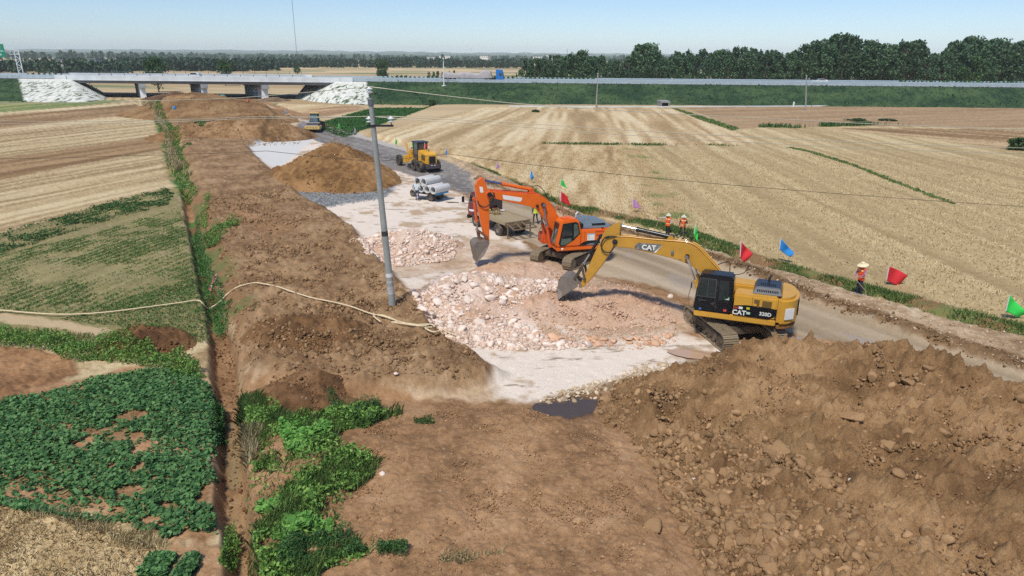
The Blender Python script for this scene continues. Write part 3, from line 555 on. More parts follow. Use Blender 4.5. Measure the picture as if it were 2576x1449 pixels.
spread('pile_clods', PW([(640,880),(900,880),(890,780),(720,760),(640,800)], .8), 1200, .06, .32, S(108,80,54), S(150,116,82), 'clods of the dark pile below the hose', 26)
spread('pile_clods', PW([(650,1045),(870,1030),(880,960),(680,945)], .3), 900, .05, .28, S(104,76,52), S(146,112,80), 'clods of the dark pile by the weeds', 27)
spread('ditch_clods', PW([(525,800),(600,800),(615,1000),(640,1300),(655,1449),(560,1449),(545,1100),(530,900)], -.4), 900, .05, .3, S(96,70,46), S(146,112,80), 'crumbs of earth fallen into the ditch', 28)
spread('loose_clods', PW([(900,1060),(1330,1015),(1500,1060),(1650,1250),(1740,1449),(900,1449),(860,1200)], .2), 16000, .03, .16, S(150,114,80), S(186,150,116), 'scattered crumbs on the smooth earth in front', 29, 1, lambda x, y: np.clip((fbm(x*.6, y*.6, 620, 3)-.36)*4+.5*sstep(2., 4.6, x), .14, 1))
spread('verge_stones', PW(BERM, .35), 3600, .06, .26, S(150,124,96), S(216,198,176), 'pale stones and earth crumbs on the roadside berm', 30)
spread('verge_clods', strip([(1200,446,.35),(1300,497,.35),(1420,536,.4),(1600,596,.4),(1760,638,.45),(1900,685,.5),(2050,750,.5),(2200,800,.55),(2400,867,.6),(2576,925,.6),(2900,1030,.6)], .2), 1500, .08, .32, S(96,72,48), S(150,122,92), 'dark damp clods along the road edge', 31)
spread('gravel', PW([(745,484),(860,468),(950,462),(1000,472),(960,502),(880,514),(800,528)]), 3000, .06, .22, S(104,108,112), S(176,180,184), 'bluish grey crushed stone along the foot of the tall mound', 32, m=M_STONE)
spread('road_gravel', PW([(690,290),(880,340),(1120,405),(1290,498),(1180,500),(1030,440),(900,398),(780,352)]), 2600, .04, .15, S(96,94,96), S(180,176,172), 'dark road gravel', 33, m=M_STONE)
spread('floor_stones', PW([(760,500),(1000,480),(1260,560),(1420,690),(1740,860),(1700,930),(1330,1005),(1220,930),(1060,760),(900,590)]), 1800, .03, .14, S(170,150,130), S(236,224,212), 'small pale stones on the white floor', 34, m=M_STONE, kk=3)
spread('edge_stones', PW([(1350,1002),(1480,960),(1640,915),(1720,912),(1690,938),(1580,968),(1500,1000),(1390,1018)]), 420, .1, .42, S(176,152,122), S(226,208,184), 'pale angular stones along the muddy edge by the dark puddle', 35, 2, m=M_STONE, flat=.6)
# broken pink stone
SA, SB, SCc = S(212,182,162), S(236,218,206), S(204,166,138)
W6 = PW([(1035,730),(1100,690),(1230,690),(1330,700),(1430,690),(1460,730),(1340,760),(1300,790),(1370,830),(1480,850),(1330,862),(1180,860),(1110,820),(1060,790)], .4)
x, y = sample(W6, 11000, lambda x, y: np.clip((fbm(x*.5, y*.5, 640, 2)-.25)*3, .1, 1), 41); r = np.random.default_rng(41); o = rocks('stone_rubble', x, y, psize(r, len(x), .1, .46, 2.), 1, 41, colmix(SA, SB), .4, .6, .16); tag(o, 'loose broken pink stone of the wide rubble heap', 'rubble', kind='stuff')
W6b = PW([(1480,850),(1370,830),(1310,780),(1340,710),(1250,670),(1420,670),(1600,705),(1700,790),(1720,840),(1600,860)], .4)
x, y = sample(W6b, 4200, None, 42); o = rocks('stone_rubble', x, y, psize(r, len(x), .08, .4, 2.4), 1, 42, colmix(SCc, SA), .4, .6, .2); tag(o, 'tan stone crumbs on the flattened side of the wide rubble heap', 'rubble', kind='stuff')
W5 = PW([(905,615),(1000,572),(1060,565),(1150,600),(1140,640),(1030,655),(930,650)], .4)
x, y = sample(W5, 5200, None, 43); o = rocks('stone_rubble', x, y, psize(r, len(x), .12, .5, 2.), 1, 43, colmix(SA, SB), .4, .6, .16); tag(o, 'loose broken pink stone of the upper rubble heap', 'rubble', kind='stuff')
SV = variants(2, 950, .35, .6, SB*.95, M_STONE, 8, 'block'); SV2 = variants(2, 970, .35, .6, SCc*1.1, M_STONE, 5, 'block')
def blocks(W, n, lo, hi, seed, label, group, VV):
    x, y = sample(W, n, None, seed); r = np.random.default_rng(seed); s = psize(r, n, lo, hi, 2.5); z = heapz(x, y)
    for i in range(n):
        o = link('stone_block', VV[i % len(VV)]); o.location = (x[i], y[i], z[i]+s[i]*.12); o.scale = (s[i],)*3; o.rotation_euler = (random.uniform(-.5, .5), random.uniform(-.5, .5), random.uniform(0, 6.28)); tag(o, label, 'stone block', group)
blocks(W6, 120, .42, .85, 44, 'pale pink broken stone block on the near end of the wide rubble heap', 'stone blocks on the wide rubble heap', SV)
blocks(PW([(1330,835),(1480,850),(1620,848),(1720,830),(1730,850),(1600,868),(1380,868)], .1), 40, .35, .75, 45, 'tan stone block along the front edge of the flattened rubble heap', 'stone blocks on the front edge', SV2)
blocks(W5, 50, .42, .75, 46, 'pale stone block on the upper rubble heap', 'stone blocks on the upper rubble heap', SV)
for u, v, s, lab in ((1688,748,.5,'white angular stone lying alone on the road side of the rubble heap'),(1745,1213,.36,'single white stone among brown clods on the big heap'),(2145,1187,.3,'small white stone right of centre on the big heap'),(2345,985,.3,'whitish stone high on the big heap'),(560,1290,.0,''),(962,1195,.3,'tan boulder at the edge of the weeds'),(995,942,.3,'grey white stone at the tip of the brown earth spit')):
    if s: x, y, z = gpz(u, v); z = surf(x, y); x, y = gp(u, v, z); o = link('stone', SV[int(u) % 8]); o.location = (x, y, surf(x, y)+.05); o.scale = (s,)*3; o.rotation_euler = (.2, .3, u); tag(o, lab, 'stone')
# ---------------------------------------------------------------- plants
def leaves(name, x, y, z, size, m, seed, tilt=.5, aspect=.85, parent=None):
    "diamond shaped leaves at the given points"
    r = np.random.default_rng(seed); n = len(x); a = r.uniform(0, 2*PI, n); t = r.normal(0, tilt, n)
    d = np.stack([np.cos(a)*np.cos(t), np.sin(a)*np.cos(t), np.sin(t)], -1); b = r.normal(0, tilt, n); s0 = np.stack([-np.sin(a), np.cos(a), 0*a], -1); upv = np.cross(d, s0); s = s0*np.cos(b)[:, None]+upv*np.sin(b)[:, None]; nn = np.cross(d, s)
    P = np.stack([x, y, z], -1); L = size[:, None]; w = L*aspect*.5
    V = np.stack([P-d*L*.5, P+s*w-d*L*.1+nn*L*.08, P+d*L*.5-nn*L*.06, P-s*w-d*L*.1+nn*L*.08], 1).reshape(-1, 3)
    return npmesh(name, V, np.arange(n*4).reshape(-1, 4), m, smooth=False, parent=parent)
def blades(name, x, y, z, h, m, seed, lean=.35, w=.02, parent=None, wind=(0., 0.)):
    r = np.random.default_rng(seed); n = len(x); a = r.uniform(0, 2*PI, n); t = np.abs(r.normal(0, lean, n)); sx, sy = -np.sin(a), np.cos(a); W = (w*r.uniform(.7, 1.4, n)) if np.isscalar(w) else w
    dx = np.cos(a)*np.sin(t)+wind[0]; dy = np.sin(a)*np.sin(t)+wind[1]; dz = np.cos(t)
    b = np.stack([x, y, z-.02], -1); s = np.stack([sx*W, sy*W, 0*x], -1); mid = b+np.stack([dx*.4, dy*.4, dz*.6], -1)*h[:, None]; tip = b+np.stack([dx*1.2, dy*1.2, dz*.95], -1)*h[:, None]
    V = np.stack([b-s, b+s, mid+s*.7, tip, mid-s*.7], 1).reshape(-1, 3); k = np.arange(n)*5
    Q = np.stack([k, k+1, k+2, k+4], -1); T = np.stack([k+4, k+2, k+3, k+3], -1)
    V2 = V; Fq = np.stack([k, k+1, k+2, k+3, k+4], -1)
    return npmesh(name, V2, Fq, m, smooth=False, parent=parent)
ML_POT = leaf_mat('vine_leaf', S(40,88,48), S(116,160,98)); ML_WEED = leaf_mat('weed_leaf', S(70,116,50), S(150,186,96)); ML_DARK = leaf_mat('dark_weed_leaf', S(44,88,46), S(98,140,78)); ML_BROAD = leaf_mat('broad_weed_leaf', S(72,132,56), S(140,188,96))
ML_GRASS = leaf_mat('grass_blade', S(70,106,54), S(128,150,88)); ML_DRY = leaf_mat('dry_grass_blade', S(176,160,120), S(214,200,160), trans=.1); ML_STRAW = leaf_mat('straw', S(170,142,98), S(232,212,170), trans=.05); ML_CROP = leaf_mat('crop_leaf', S(46,92,46), S(92,134,72))
def st(o, lab, cat): return tag(o, lab, cat, kind='stuff')
HOLES = [(334,1052,44,15),(210,1122,27,19),(358,1131,22,20),(283,1180,12,9),(351,1180,14,14),(322,1243,36,17),(523,1239,20,15),(421,1281,24,9),(372,1314,26,11),(345,1095,20,8),(270,985,10,5),(100,1093,10,6),(545,1150,12,20)]
HW = [(gp(u, v), abs(gp(u+a, v)[0]-gp(u, v)[0]), abs(gp(u, v-b)[1]-gp(u, v+b)[1])/2) for u, v, a, b in HOLES]
def pdens(x, y):
    d = np.ones(x.shape)
    for (cx, cy), a, b in HW: d = np.where(((x-cx)/a)**2+((y-cy)/b)**2+(fbm(x*4, y*4, 650, 2)-.5)*1.2 < 1, .03, d)
    return d*np.clip(.35+(vn(y*1.15+.35*x+.3*vn(x*.8, y*.8, 2), x*.15, 652)-.25)*1.6+(fbm(x*2.5, y*2.5, 653, 2)-.5), .12, 1)
WP = PW([(-420,1090),(0,1000),(100,978),(190,957),(330,926),(470,920),(525,960),(548,1050),(545,1120),(525,1160),(535,1200),(520,1240),(480,1255),(550,1290),(545,1330),(470,1330),(420,1345),(330,1322),(230,1302),(130,1285),(0,1258),(-420,1290)], .2)
x, y = sample(WP, 26000, pdens, 51); r = np.random.default_rng(51); mnd = vn(y*1.15+.35*x+.3*vn(x*.8, y*.8, 2), x*.15, 652); z = zbase(x, y)+.05+.22*np.clip(mnd*1.3-.2, 0, 1)*r.random(len(x))**.6
st(leaves('sweet_potato_vines', x, y, z, r.uniform(.07, .18, len(x)), ML_POT, 52, .45, .95), 'dark green leafy vines covering the bed left of the ditch', 'vines')
for i, pl in enumerate(([(395,1449),(345,1440),(400,1400),(450,1395),(430,1420),(410,1449)], [(425,1460),(450,1425),(490,1395),(510,1405),(480,1449),(460,1470)])):
    x, y = sample(PW(pl, .1), 900, None, 53+i); z = zbase(x, y)+.03+.2*r.random(len(x)); st(leaves('vine_patch', x, y, z, r.uniform(.09, .16, len(x)), ML_POT, 54+i, .45, .9), ['left one of two small dark vine rows at the bottom edge', 'right one of two small dark vine rows at the bottom edge'][i], 'vines')
def weeds(name, W, n, lo, hi, hmax, m, seed, label, dens=None, aspect=.5, tilt=.8, zoff=0.):
    x, y = sample(W, n, dens, seed); r = np.random.default_rng(seed+1); hh = np.clip(fbm(x*1.6, y*1.6, 660+seed, 3)*2.4-.7, .1, 1)*hmax; z = heapz(x, y)+.03+hh*r.random(len(x))**.75+zoff
    return st(leaves(name, x, y, z, r.uniform(lo, hi, len(x)), m, seed+2, tilt, aspect), label, 'weeds')
def grass(name, W, n, lo, hi, m, seed, label, dens=None, w=.012, lean=.4, wind=(.12, .05), cat='grass'):
    x, y = sample(W, n, dens, seed); r = np.random.default_rng(seed+1); return st(blades(name, x, y, heapz(x, y), r.uniform(lo, hi, len(x)), m, seed+2, lean, w, wind=wind), label, cat)
Z3 = lambda L: [(x*.4675, 771.4+y*.4675) for x, y in L]; Z4 = lambda L: [(536.7+x*.3542, 939.2+y*.3542) for x, y in L]; Z7 = lambda L: [(335.4+x*.2604, 228.1+y*.2604) for x, y in L]
weeds('weeds', PW(Z3([(-300,120),(0,150),(250,170),(400,190),(560,215),(720,240),(850,265),(1000,270),(1080,340),(1095,390),(930,370),(700,310),(500,295),(400,300),(250,250),(0,215),(-300,210)])), 12000, .06, .16, .6, ML_WEED, 60, 'bushy green weeds between the tilled plot and the dark vines')
WW = PW(Z4([(200,150),(330,150),(430,230),(480,330),(600,300),(720,290),(840,300),(850,190),(940,240),(1000,270),(1180,240),(1220,300),(1330,290),(1345,350),(1250,340),(1120,415),(900,455),(850,520),(960,590),(1120,640),(1110,760),(990,880),(870,980),(905,1080),(870,1180),(1130,1280),(1120,1310),(900,1375),(760,1450),(600,1620),(340,1620),(300,1400),(240,1290),(265,1000),(205,740),(340,600),(230,440),(170,260)]), .2)
def wd(x, y): return np.clip((fbm(x*.8, y*.8, 670, 3)-.4)*5, .04, 1)
weeds('weeds', WW, 17000, .06, .17, .45, ML_WEED, 62, 'tangle of bright green weeds right of the ditch', wd)
weeds('dark_weeds', PW(Z4([(840,180),(940,240),(1180,240),(1200,330),(1120,410),(900,440),(860,330)]), .2), 3800, .05, .12, .55, ML_DARK, 64, 'clump of dark feathery weeds by the pale track', None, .3)
weeds('dark_weeds', PW(Z4([(500,1230),(760,1170),(900,1170),(1140,1285),(1110,1320),(900,1380),(740,1460),(480,1500),(400,1380)]), .2), 6500, .05, .12, .6, ML_DARK, 66, 'dense dark feathery weeds at the bottom edge beside the smooth earth', None, .3)
weeds('dark_weeds', PW(Z4([(1180,1240),(1270,1225),(1380,1290),(1375,1330),(1180,1325)]), .2), 1200, .05, .1, .45, ML_DARK, 68, 'small separate clump of dark feathery weeds on the smooth earth', None, .3)
weeds('dark_weeds', PW(Z4([(1425,350),(1500,330),(1575,350),(1570,380),(1440,375)]), .2), 500, .05, .1, .3, ML_DARK, 70, 'two little weed tufts on the bare earth below the track', None, .4)
weeds('broad_weeds', PW(Z4([(490,350),(700,340),(860,440),(850,520),(700,590),(560,580),(490,450)]), .2), 2600, .14, .26, .4, ML_BROAD, 72, 'broad leaved green patch right of the ditch', None, .95, .35)
weeds('broad_weeds', PW(Z4([(330,930),(450,900),(600,860),(680,850),(640,960),(620,1080),(560,1090),(520,1000),(380,1000)]), .2), 900, .18, .32, .35, ML_BROAD, 74, 'pale broad leaved plants among the weeds at mid height', None, 1., .3)
weeds('broad_weeds', PW(Z4([(390,1110),(500,1100),(860,1075),(870,1160),(760,1150),(520,1160),(420,1170)]), .2), 500, .16, .3, .4, ML_BROAD, 76, 'pale broad leaved plants low in the weed patch', None, 1., .3)
grass('grass', WW, 9000, .15, .5, ML_GRASS, 78, 'long grass mixed into the weeds right of the ditch', wd)
grass('grass', PW(Z4([(180,150),(330,150),(360,260),(250,330),(180,290)]), .2), 2600, .2, .5, ML_GRASS, 80, 'tuft of pale green grass on the ditch edge')
grass('dry_grass', PW(Z4([(190,330),(330,430),(320,600),(230,640)]), .2), 1500, .2, .5, ML_DRY, 82, 'greyed dead grass on the ditch edge')
grass('dry_grass', PW([(1180,1392),(1260,1380),(1300,1400),(1180,1420),(1110,1410)], .3), 500, .1, .3, ML_DRY, 84, 'pale dead grass wisps on the smooth earth', w=.006, lean=1.)
WST = PW([(-500,1300),(0,1272),(110,1280),(230,1305),(340,1338),(425,1374),(395,1400),(340,1449),(300,1600),(-500,1600)], .1)
grass('stubble', WST, 9000, .08, .24, ML_STRAW, 86, 'cut straw stubble in the bottom corner', None, .007, .5, (0, 0), 'stubble')
x, y = sample(WST, 6000, None, 88); r = np.random.default_rng(88); st(leaves('loose_straw', x, y, zbase(x, y)+.03+.05*r.random(len(x)), r.uniform(.12, .35, len(x)), ML_STRAW, 89, .15, .05), 'loose straw lying on the stubble corner', 'straw')
grass('dry_grass', PW([(0,1258),(150,1280),(320,1330),(430,1365),(420,1385),(300,1350),(120,1300),(0,1280)], .1), 1500, .1, .34, ML_DRY, 90, 'dry grass fringe between vines and stubble', w=.008)
weeds('ditch_weeds', PW([(498,560),(520,640),(550,730),(585,790),(575,850),(545,845),(520,780),(505,700),(485,600)], -.3), 4500, .06, .16, .5, ML_DARK, 92, 'green growth in the bottom of the ditch')
weeds('ditch_weeds', PW([(500,540),(530,500),(520,590),(590,560),(610,570),(560,600),(540,620),(520,600)], .3), 3000, .06, .16, .5, ML_WEED, 94, 'green tufts on the ditch shoulder beside the earth strip')
weeds('ditch_weeds', PW([(545,960),(560,1000),(556,1090),(545,1080),(535,1000)], 0), 1800, .05, .14, .5, ML_DARK, 96, 'dark tufts hanging over the near ditch edge')
weeds('ditch_weeds', PW([(558,1330),(590,1300),(600,1330),(585,1400),(575,1430)], -.1), 900, .05, .13, .5, ML_WEED, 98, 'weed tuft growing on the ditch wall near the bottom edge')
weeds('bank_weeds', PW(Z7([(190,180),(260,190),(350,320),(470,470),(420,560),(470,640),(540,760),(520,900),(640,1010),(560,1060),(470,1010),(420,880),(330,690),(310,470),(230,300)]), .1), 17000, .1, .26, .65, ML_WEED, 100, 'green weeds filling the upper ditch')
grass('bank_grass', PW(Z7([(90,120),(200,190),(300,330),(420,700),(540,760),(560,860),(480,900),(400,850),(360,760),(300,400),(200,260),(100,170)]), .1), 8000, .5, 1.1, ML_DRY, 102, 'tall pale plumed grass along the upper ditch', lambda x, y: np.clip((fbm(x*.5, y*.5, 680, 2)-.45)*6, .02, 1), .03)
weeds('green_patch', PW(Z7([(590,320),(700,345),(800,380),(740,410),(690,460),(640,440),(660,380)]), .2), 3000, .15, .35, .2, ML_GRASS, 104, 'green grassy patch between the earth humps', None, .5)
weeds('green_patch', PW(Z7([(680,1330),(780,1300),(1000,1275),(1005,1310),(900,1340),(880,1430),(700,1440)]), .6), 2600, .06, .18, .2, ML_GRASS, 106, 'green weeds spreading on the earth strip', None, .5)
weeds('green_patch', PW(Z7([(430,520),(560,515),(570,535),(450,560)]), .5), 900, .1, .25, .2, ML_GRASS, 108, 'strip of weeds at the ditch head', None, .5)
GV = strip([(1180,405,.35),(1300,456,.4),(1420,512,.45),(1530,538,.7),(1640,566,.9),(1720,584,.9),(1800,610,.7),(1900,648,.6),(2000,678,.6),(2130,714,.6),(2260,745,.6),(2380,778,.7),(2480,805,.8),(2576,832,.8),(2900,905,.8)], .45)
def gvd(x, y): return np.clip((fbm(x*.35, y*.35, 690, 3)-.36)*5, .02, 1)
grass('verge_grass', GV, 19000, .1, .34, ML_GRASS, 110, 'ragged green grass between the road berm and the stubble', gvd, .014)
weeds('verge_weeds', GV, 5000, .05, .14, .2, ML_WEED, 112, 'low weeds in the roadside grass', gvd)
# rows of young crop on the left
aR = ang_of((0, 637), (427, 514))
def rowd(sp): return lambda x, y: np.where(np.abs(((-x*math.sin(aR)+y*math.cos(aR))/sp) % 1-.5) < .24, 1., .16)*np.clip((fbm(x*.7, y*.7, 695, 2)-.28)*3.2, .05, 1)
weeds('crop_rows', PW([(-600,740),(-300,660),(0,588),(156,546),(260,515),(416,475),(440,490),(427,514),(286,551),(156,592),(78,619),(0,640),(-300,725),(-600,820)]), 15000, .08, .2, .28, ML_CROP, 114, 'rows of young dark green crop on the left field', rowd(.85), .6)
weeds('seedlings', PW([(-500,860),(0,640),(190,600),(453,520),(480,640),(500,720),(515,790),(440,775),(130,790),(0,785),(-500,840)]), 30000, .06, .15, .08, ML_GRASS, 116, 'sparse pale seedlings over the left field', lambda x, y: rowd(.6)(x, y)*np.clip((fbm(x*.18, y*.18, 698, 3)-.25)*4, .1, 1), .5)
weeds('field_weeds', PW([(260,775),(480,700),(515,790),(530,850),(420,845),(300,825),(150,805)]), 5000, .06, .16, .12, ML_GRASS, 118, 'weeds at the near end of the left field', None, .5)
grass('field_grass', PW([(-500,870),(0,825),(240,845),(520,850),(515,865),(230,862),(0,855),(-500,920)]), 5000, .08, .25, ML_GRASS, 120, 'thin grass along the farm track')
weeds('bean_rows', PW([(785,312),(880,285),(937,270),(1085,269),(1010,298),(895,335),(860,342)], .3), 14000, .16, .4, .35, ML_CROP, 122, 'rows of dark green crop right of the road roller', None, .6)
weeds('field_strip_plants', PW([(1690,272),(1720,280),(1770,296),(1858,325),(1845,330),(1760,302)], .4), 3500, .18, .45, .35, ML_GRASS, 124, 'bright green strip dividing the stubble and the brown field', None, .5)
weeds('field_strip_plants', strip([(1985,373,.35),(2040,384,.4),(2110,405,.35),(2180,430,.3),(2240,455,.3),(2310,483,.25),(2400,515,.2)], .4), 3000, .1, .28, .2, ML_GRASS, 126, 'thin green ridge running down the right stubble field', None, .5)
grass('field_edge_grass', strip([(1360,362,.5),(1480,364,.6),(1620,366,.7),(1760,366,.5),(1900,368,.3)], .4), 900, .2, .5, ML_GRASS, 128, 'grass line across the right field', lambda x, y: np.clip((fbm(x*.2, y*.2, 699, 2)-.38)*5, .02, 1), .05)
grass('field_edge_grass', strip([(1905,320,.8),(2000,322,.7),(2080,318,.8),(2200,315,.8),(2290,318,.6)], .4), 900, .5, 1.1, ML_CROP, 130, 'tall weeds on the edge of the brown field', lambda x, y: np.clip((fbm(x*.15, y*.15, 701, 2)-.4)*6, .02, 1), .06)
# straw standing in the nearer stubble fields: short stems that catch light
WR = PW([(1190,400),(1560,375),(2576,400),(2900,480),(2900,880),(2576,825),(2050,690),(1640,575),(1400,500),(1250,428)], .4)
ar2 = ang_of((1990, 375), (2400, 515))
def sd(x, y): return np.clip(.25+(rows(x, y, ar2, .75, 130)-.4)*2.5, .05, 1)*np.clip(45/np.maximum(y, 20), .2, 1)
grass('stubble', WR, 60000, .08, .22, ML_STRAW, 132, 'short straw stubble over the nearer right field', sd, .02, .6, (0, 0), 'stubble')
# ---------------------------------------------------------------- highway on its embankment
HZ = 5.3; _D = np.array([295., -18.]); _D /= np.linalg.norm(_D); _N = np.array([-_D[1], _D[0]]); _P0 = np.array([0., 203.5]); SK = -.667
def hw(a, b, z=0.): p = _P0+_D*a+_N*b; return (float(p[0]), float(p[1]), z)
def hw_at(u, v, b):
    "along-road distance and height of a pixel on the upright plane at offset b"
    p = hw(0, b); q = hw(1, b); x, y, z = onplane(u, v, p[:2], q[:2]); return float((np.array([x, y])-_P0)@_D), z
AL, AR = hw_at(178, 205, 0)[0], hw_at(846, 215, 0)[0]
M_EMB = attr_mat('embankment_cover', .95, 1.4, .3, .8, .3, wet=False)
def embank(a0, a1, end, name):
    na, nb = int((a1-a0)/.42), 150; A, B = np.meshgrid(np.linspace(a0, a1, na), np.linspace(-26, 52, nb)); BB = np.sign(B)*0+B
    run_f = np.interp(A, [-140, 0, 140], [21, 15, 9.5])
    df = np.maximum(-B, 0)/run_f; dbk = np.maximum(B-25, 0)/12.
    e = A-(end+SK*B); de = np.maximum(-e if name == 'r' else e, 0)*.83/8.5
    d = np.sqrt(np.maximum(df, dbk)**2+de**2); X = _P0[0]+_D[0]*A+_N[0]*B; Y = _P0[1]+_D[1]*A+_N[1]*B
    nz = fbm(X*.35, Y*.35, 720, 4)-.5; Z = HZ*(1-d)-.05; slope = (d > .02)
    near = (np.abs(e) if name == 'r' else np.abs(e)); lim = np.where(name == 'r', 9-6*df, 16-3*df); white = (e < lim) if name == 'r' else (-e < lim)
    white = white & (d < 1.02); green = ~white & slope; Z = Z+np.where(green, nz*1.1+(fbm(X*1.4, Y*1.4, 722, 2)-.5)*.5, 0)*np.clip(d*6, 0, 1)
    g = np.clip(.5+(fbm(X*.12, Y*.3, 724, 3)-.5)*1.6+(fbm(X*.9, Y*.9, 726, 3)-.5)*1.3, 0, 1); C = lerp(np.broadcast_to(S(40,66,46), X.shape+(3,)), np.broadcast_to(S(76,98,64), X.shape+(3,)), g)
    w = np.broadcast_to(S(228,230,224), X.shape+(3,))*(1-.14*fbm(X*.7, Y*.7, 728, 3))[..., None]; wd_ = (fbm(X*2.1, Y*.8, 730, 3) > .62)&(d > .12); w = np.where(wd_[..., None], S(96,112,84), w)
    C = np.where(white[..., None], w, C); V = np.stack([X, Y, Z], -1).reshape(-1, 3); k = np.arange(nb-1)[:, None]*na+np.arange(na-1)[None]; Q = np.stack([k, k+1, k+na+1, k+na], -1).reshape(-1, 4)
    Q = Q[Z.reshape(-1)[Q].max(1) > -.25]; us = np.unique(Q); re = np.full(len(V), -1); re[us] = np.arange(len(us))
    o = npmesh('embankment', V[us], re[Q], M_EMB, C.reshape(-1, 3)[us]); tag(o, kind='structure'); return V[us][C.reshape(-1, 3)[us][:, 0] < .2]
VR = embank(AR-16, 330, AR, 'r'); VL = embank(-330, AL+16, AL, 'l')
r = np.random.default_rng(70); ML_EMB = leaf_mat('embankment_leaf', S(40,66,48), S(80,102,68))
for V, nm, n in ((VR, 'right', 26000), (VL, 'left', 7000)):
    p = V[r.integers(0, len(V), n)]+r.normal(0, .25, (n, 3)); p[:, 2] += .15; k = p[:, 2] < HZ+.2; p = p[k]
    st(leaves('embankment_weeds', p[:, 0], p[:, 1], p[:, 2], r.uniform(.25, .75, len(p)), ML_EMB, 71, .7, .6), 'rough dark green weeds covering the highway embankment '+nm+' of the bridge', 'weeds')
M_ROAD = mat('highway_asphalt', S(160,166,172), .8, 0, .1, .4); M_MARK = mat('road_marking', S(235,235,230), .7, 0, .06, 2.); M_GALV = mat('galvanised_rail', S(188,202,212), .45, .3, .08, 1.); M_DGALV = mat('dark_rail', S(92,104,116), .6, .2, .1, 1.); M_CONC = mat('pale_concrete', S(214,220,226), .85, 0, .12, .35, bump=.2); M_CONCD = mat('grey_concrete', S(150,152,156), .88, 0, .15, .5, bump=.2); M_GIRD = mat('girder_concrete', S(128,126,128), .9, 0, .12, .4)
m = MB(); P = [[hw(a, b, HZ+.02) for b in (.4, 26)] for a in np.linspace(-330, AL+.3, 30)]
m.grid([[hw(a if i < 29 else AL+SK*b, b, HZ+.02) for b in (.4, 8, 16, 26)] for i, a in enumerate(np.linspace(-330, AL, 30))])
m.grid([[hw(a if i else AR+SK*b, b, HZ+.02) for b in (.4, 8, 16, 26)] for i, a in enumerate(np.linspace(AR, 330, 40))])
m.grid([[hw(AL+SK*b+t*(AR-AL), b, HZ+.02) for b in (.4, 8, 16, 26)] for t in np.linspace(0, 1, 12)])
o = m.build('highway', M_ROAD, fix=False); tag(o, kind='structure')
m = MB()
for b in (1.6, 10.9, 14.6, 24): m.grid([[hw(a, bb, HZ+.03) for bb in (b, b+.18)] for a in np.linspace(-330, 330, 60)])
for b in (5.3, 19.4):
    for a in np.arange(-320, 320, 15): m.grid([[hw(aa_, bb, HZ+.03) for bb in (b, b+.15)] for aa_ in (a, a+6)])
tag(m.build('road_markings', M_MARK, fix=False), kind='structure')
def guardrail(b, a0, a1, label, n, step=4.):
    x, y, z = hw(a0, b, HZ); t = thing('guardrail', label, 'guardrail', (x, y, z), math.atan2(_D[1], _D[0]), 'highway guardrails'); Lh = a1-a0
    m = MB()
    for zz_ in (.35, .72):
        prof = [(-.04, zz_-.15), (.04, zz_-.1), (-.03, zz_), (.04, zz_+.1), (-.04, zz_+.15), (-.07, zz_+.15), (-.07, zz_-.15)]
        vs = [(q, yy, z_) for q in (0, Lh) for yy, z_ in prof]; m.add(vs, [(i, (i+1) % 7, 7+(i+1) % 7, 7+i) for i in range(7)]+[tuple(range(6, -1, -1)), tuple(range(7, 14))])
    m.build('beam', M_GALV, t); m = MB(); m.cyl((0, .06, -.3), (0, .06, .92), .06, n=6); p = m.build('post', M_DGALV, t)
    for i in range(1, min(n, int(Lh/step))): q = p.copy(); COL.objects.link(q); q.parent = t; q.location = (i*step, 0, 0)
    return t
guardrail(.8, AR+2, 170, 'near galvanised guardrail on top of the embankment right of the bridge', 62); guardrail(.8, -200, AL-1, 'near galvanised guardrail on top of the embankment left of the bridge', 20)
guardrail(25.2, -230, AL-18, 'far side guardrail left of the bridge', 18); guardrail(25.2, AR-15, 200, 'far side guardrail right of the bridge', 66); guardrail(11.6, AR-6, 185, 'median guardrail with the clipped shrubs behind it right of the bridge', 62); guardrail(11.6, -215, AL-8, 'median guardrail left of the bridge', 16)
# ---------------------------------------------------------------- bridge
bt = thing('road_bridge', 'long concrete highway bridge on skewed piers crossing the earth strip', 'bridge', (0, 0, 0))
def slab(mb, a0, a1, b0, b1, z0, z1, mi=0):
    vs = [hw(a+SK*b, b, z) for z in (z0, z1) for a, b in ((a0, b0), (a1, b0), (a1, b1), (a0, b1))]
    mb.add(vs, [(3, 2, 1, 0), (4, 5, 6, 7), (0, 1, 5, 4), (1, 2, 6, 5), (2, 3, 7, 6), (3, 0, 4, 7)], mi)
m = MB(); slab(m, AL, AR, 0, 26, HZ-.28, HZ); m.build('deck', M_CONCD, bt)
for b in range(0, 9): m = MB(); slab(m, AL+.1, AR-.1, .45+b*2.95, 1.15+b*2.95, HZ-1.15, HZ-.285); m.build('girder', M_GIRD, bt)
for b0 in (-.12, 25.62): m = MB(); slab(m, AL-1.2, AR+1.2, b0, b0+.42, HZ-.35, HZ+1.1); o = m.build('parapet', M_CONC, bt); m = MB(); slab(m, AL-1.2, AR+1.2, b0-.1, b0-.003, HZ-.32, HZ-.2); m.build('ledge', M_CONC, o)
m = MB(); m.bar(hw(AL+9, .1, HZ+1.62), hw(AR-9, .1, HZ+1.62), .09); m.bar(hw(AL+9, .1, HZ+1.36), hw(AR-9, .1, HZ+1.36), .06); rl = m.build('railing', M_DGALV, bt)
for a in np.arange(AL+9, AR-8.9, 3.9): m = MB(); m.bar(hw(a, .1, HZ+1.1), hw(a, .1, HZ+1.7), .16, .12); m.build('railing_post', M_DGALV, rl)
m = MB(); m.bar(hw(AL+SK*25.8, 25.8, HZ+1.62), hw(AR+SK*25.8, 25.8, HZ+1.62), .07); rl = m.build('railing', M_DGALV, bt)
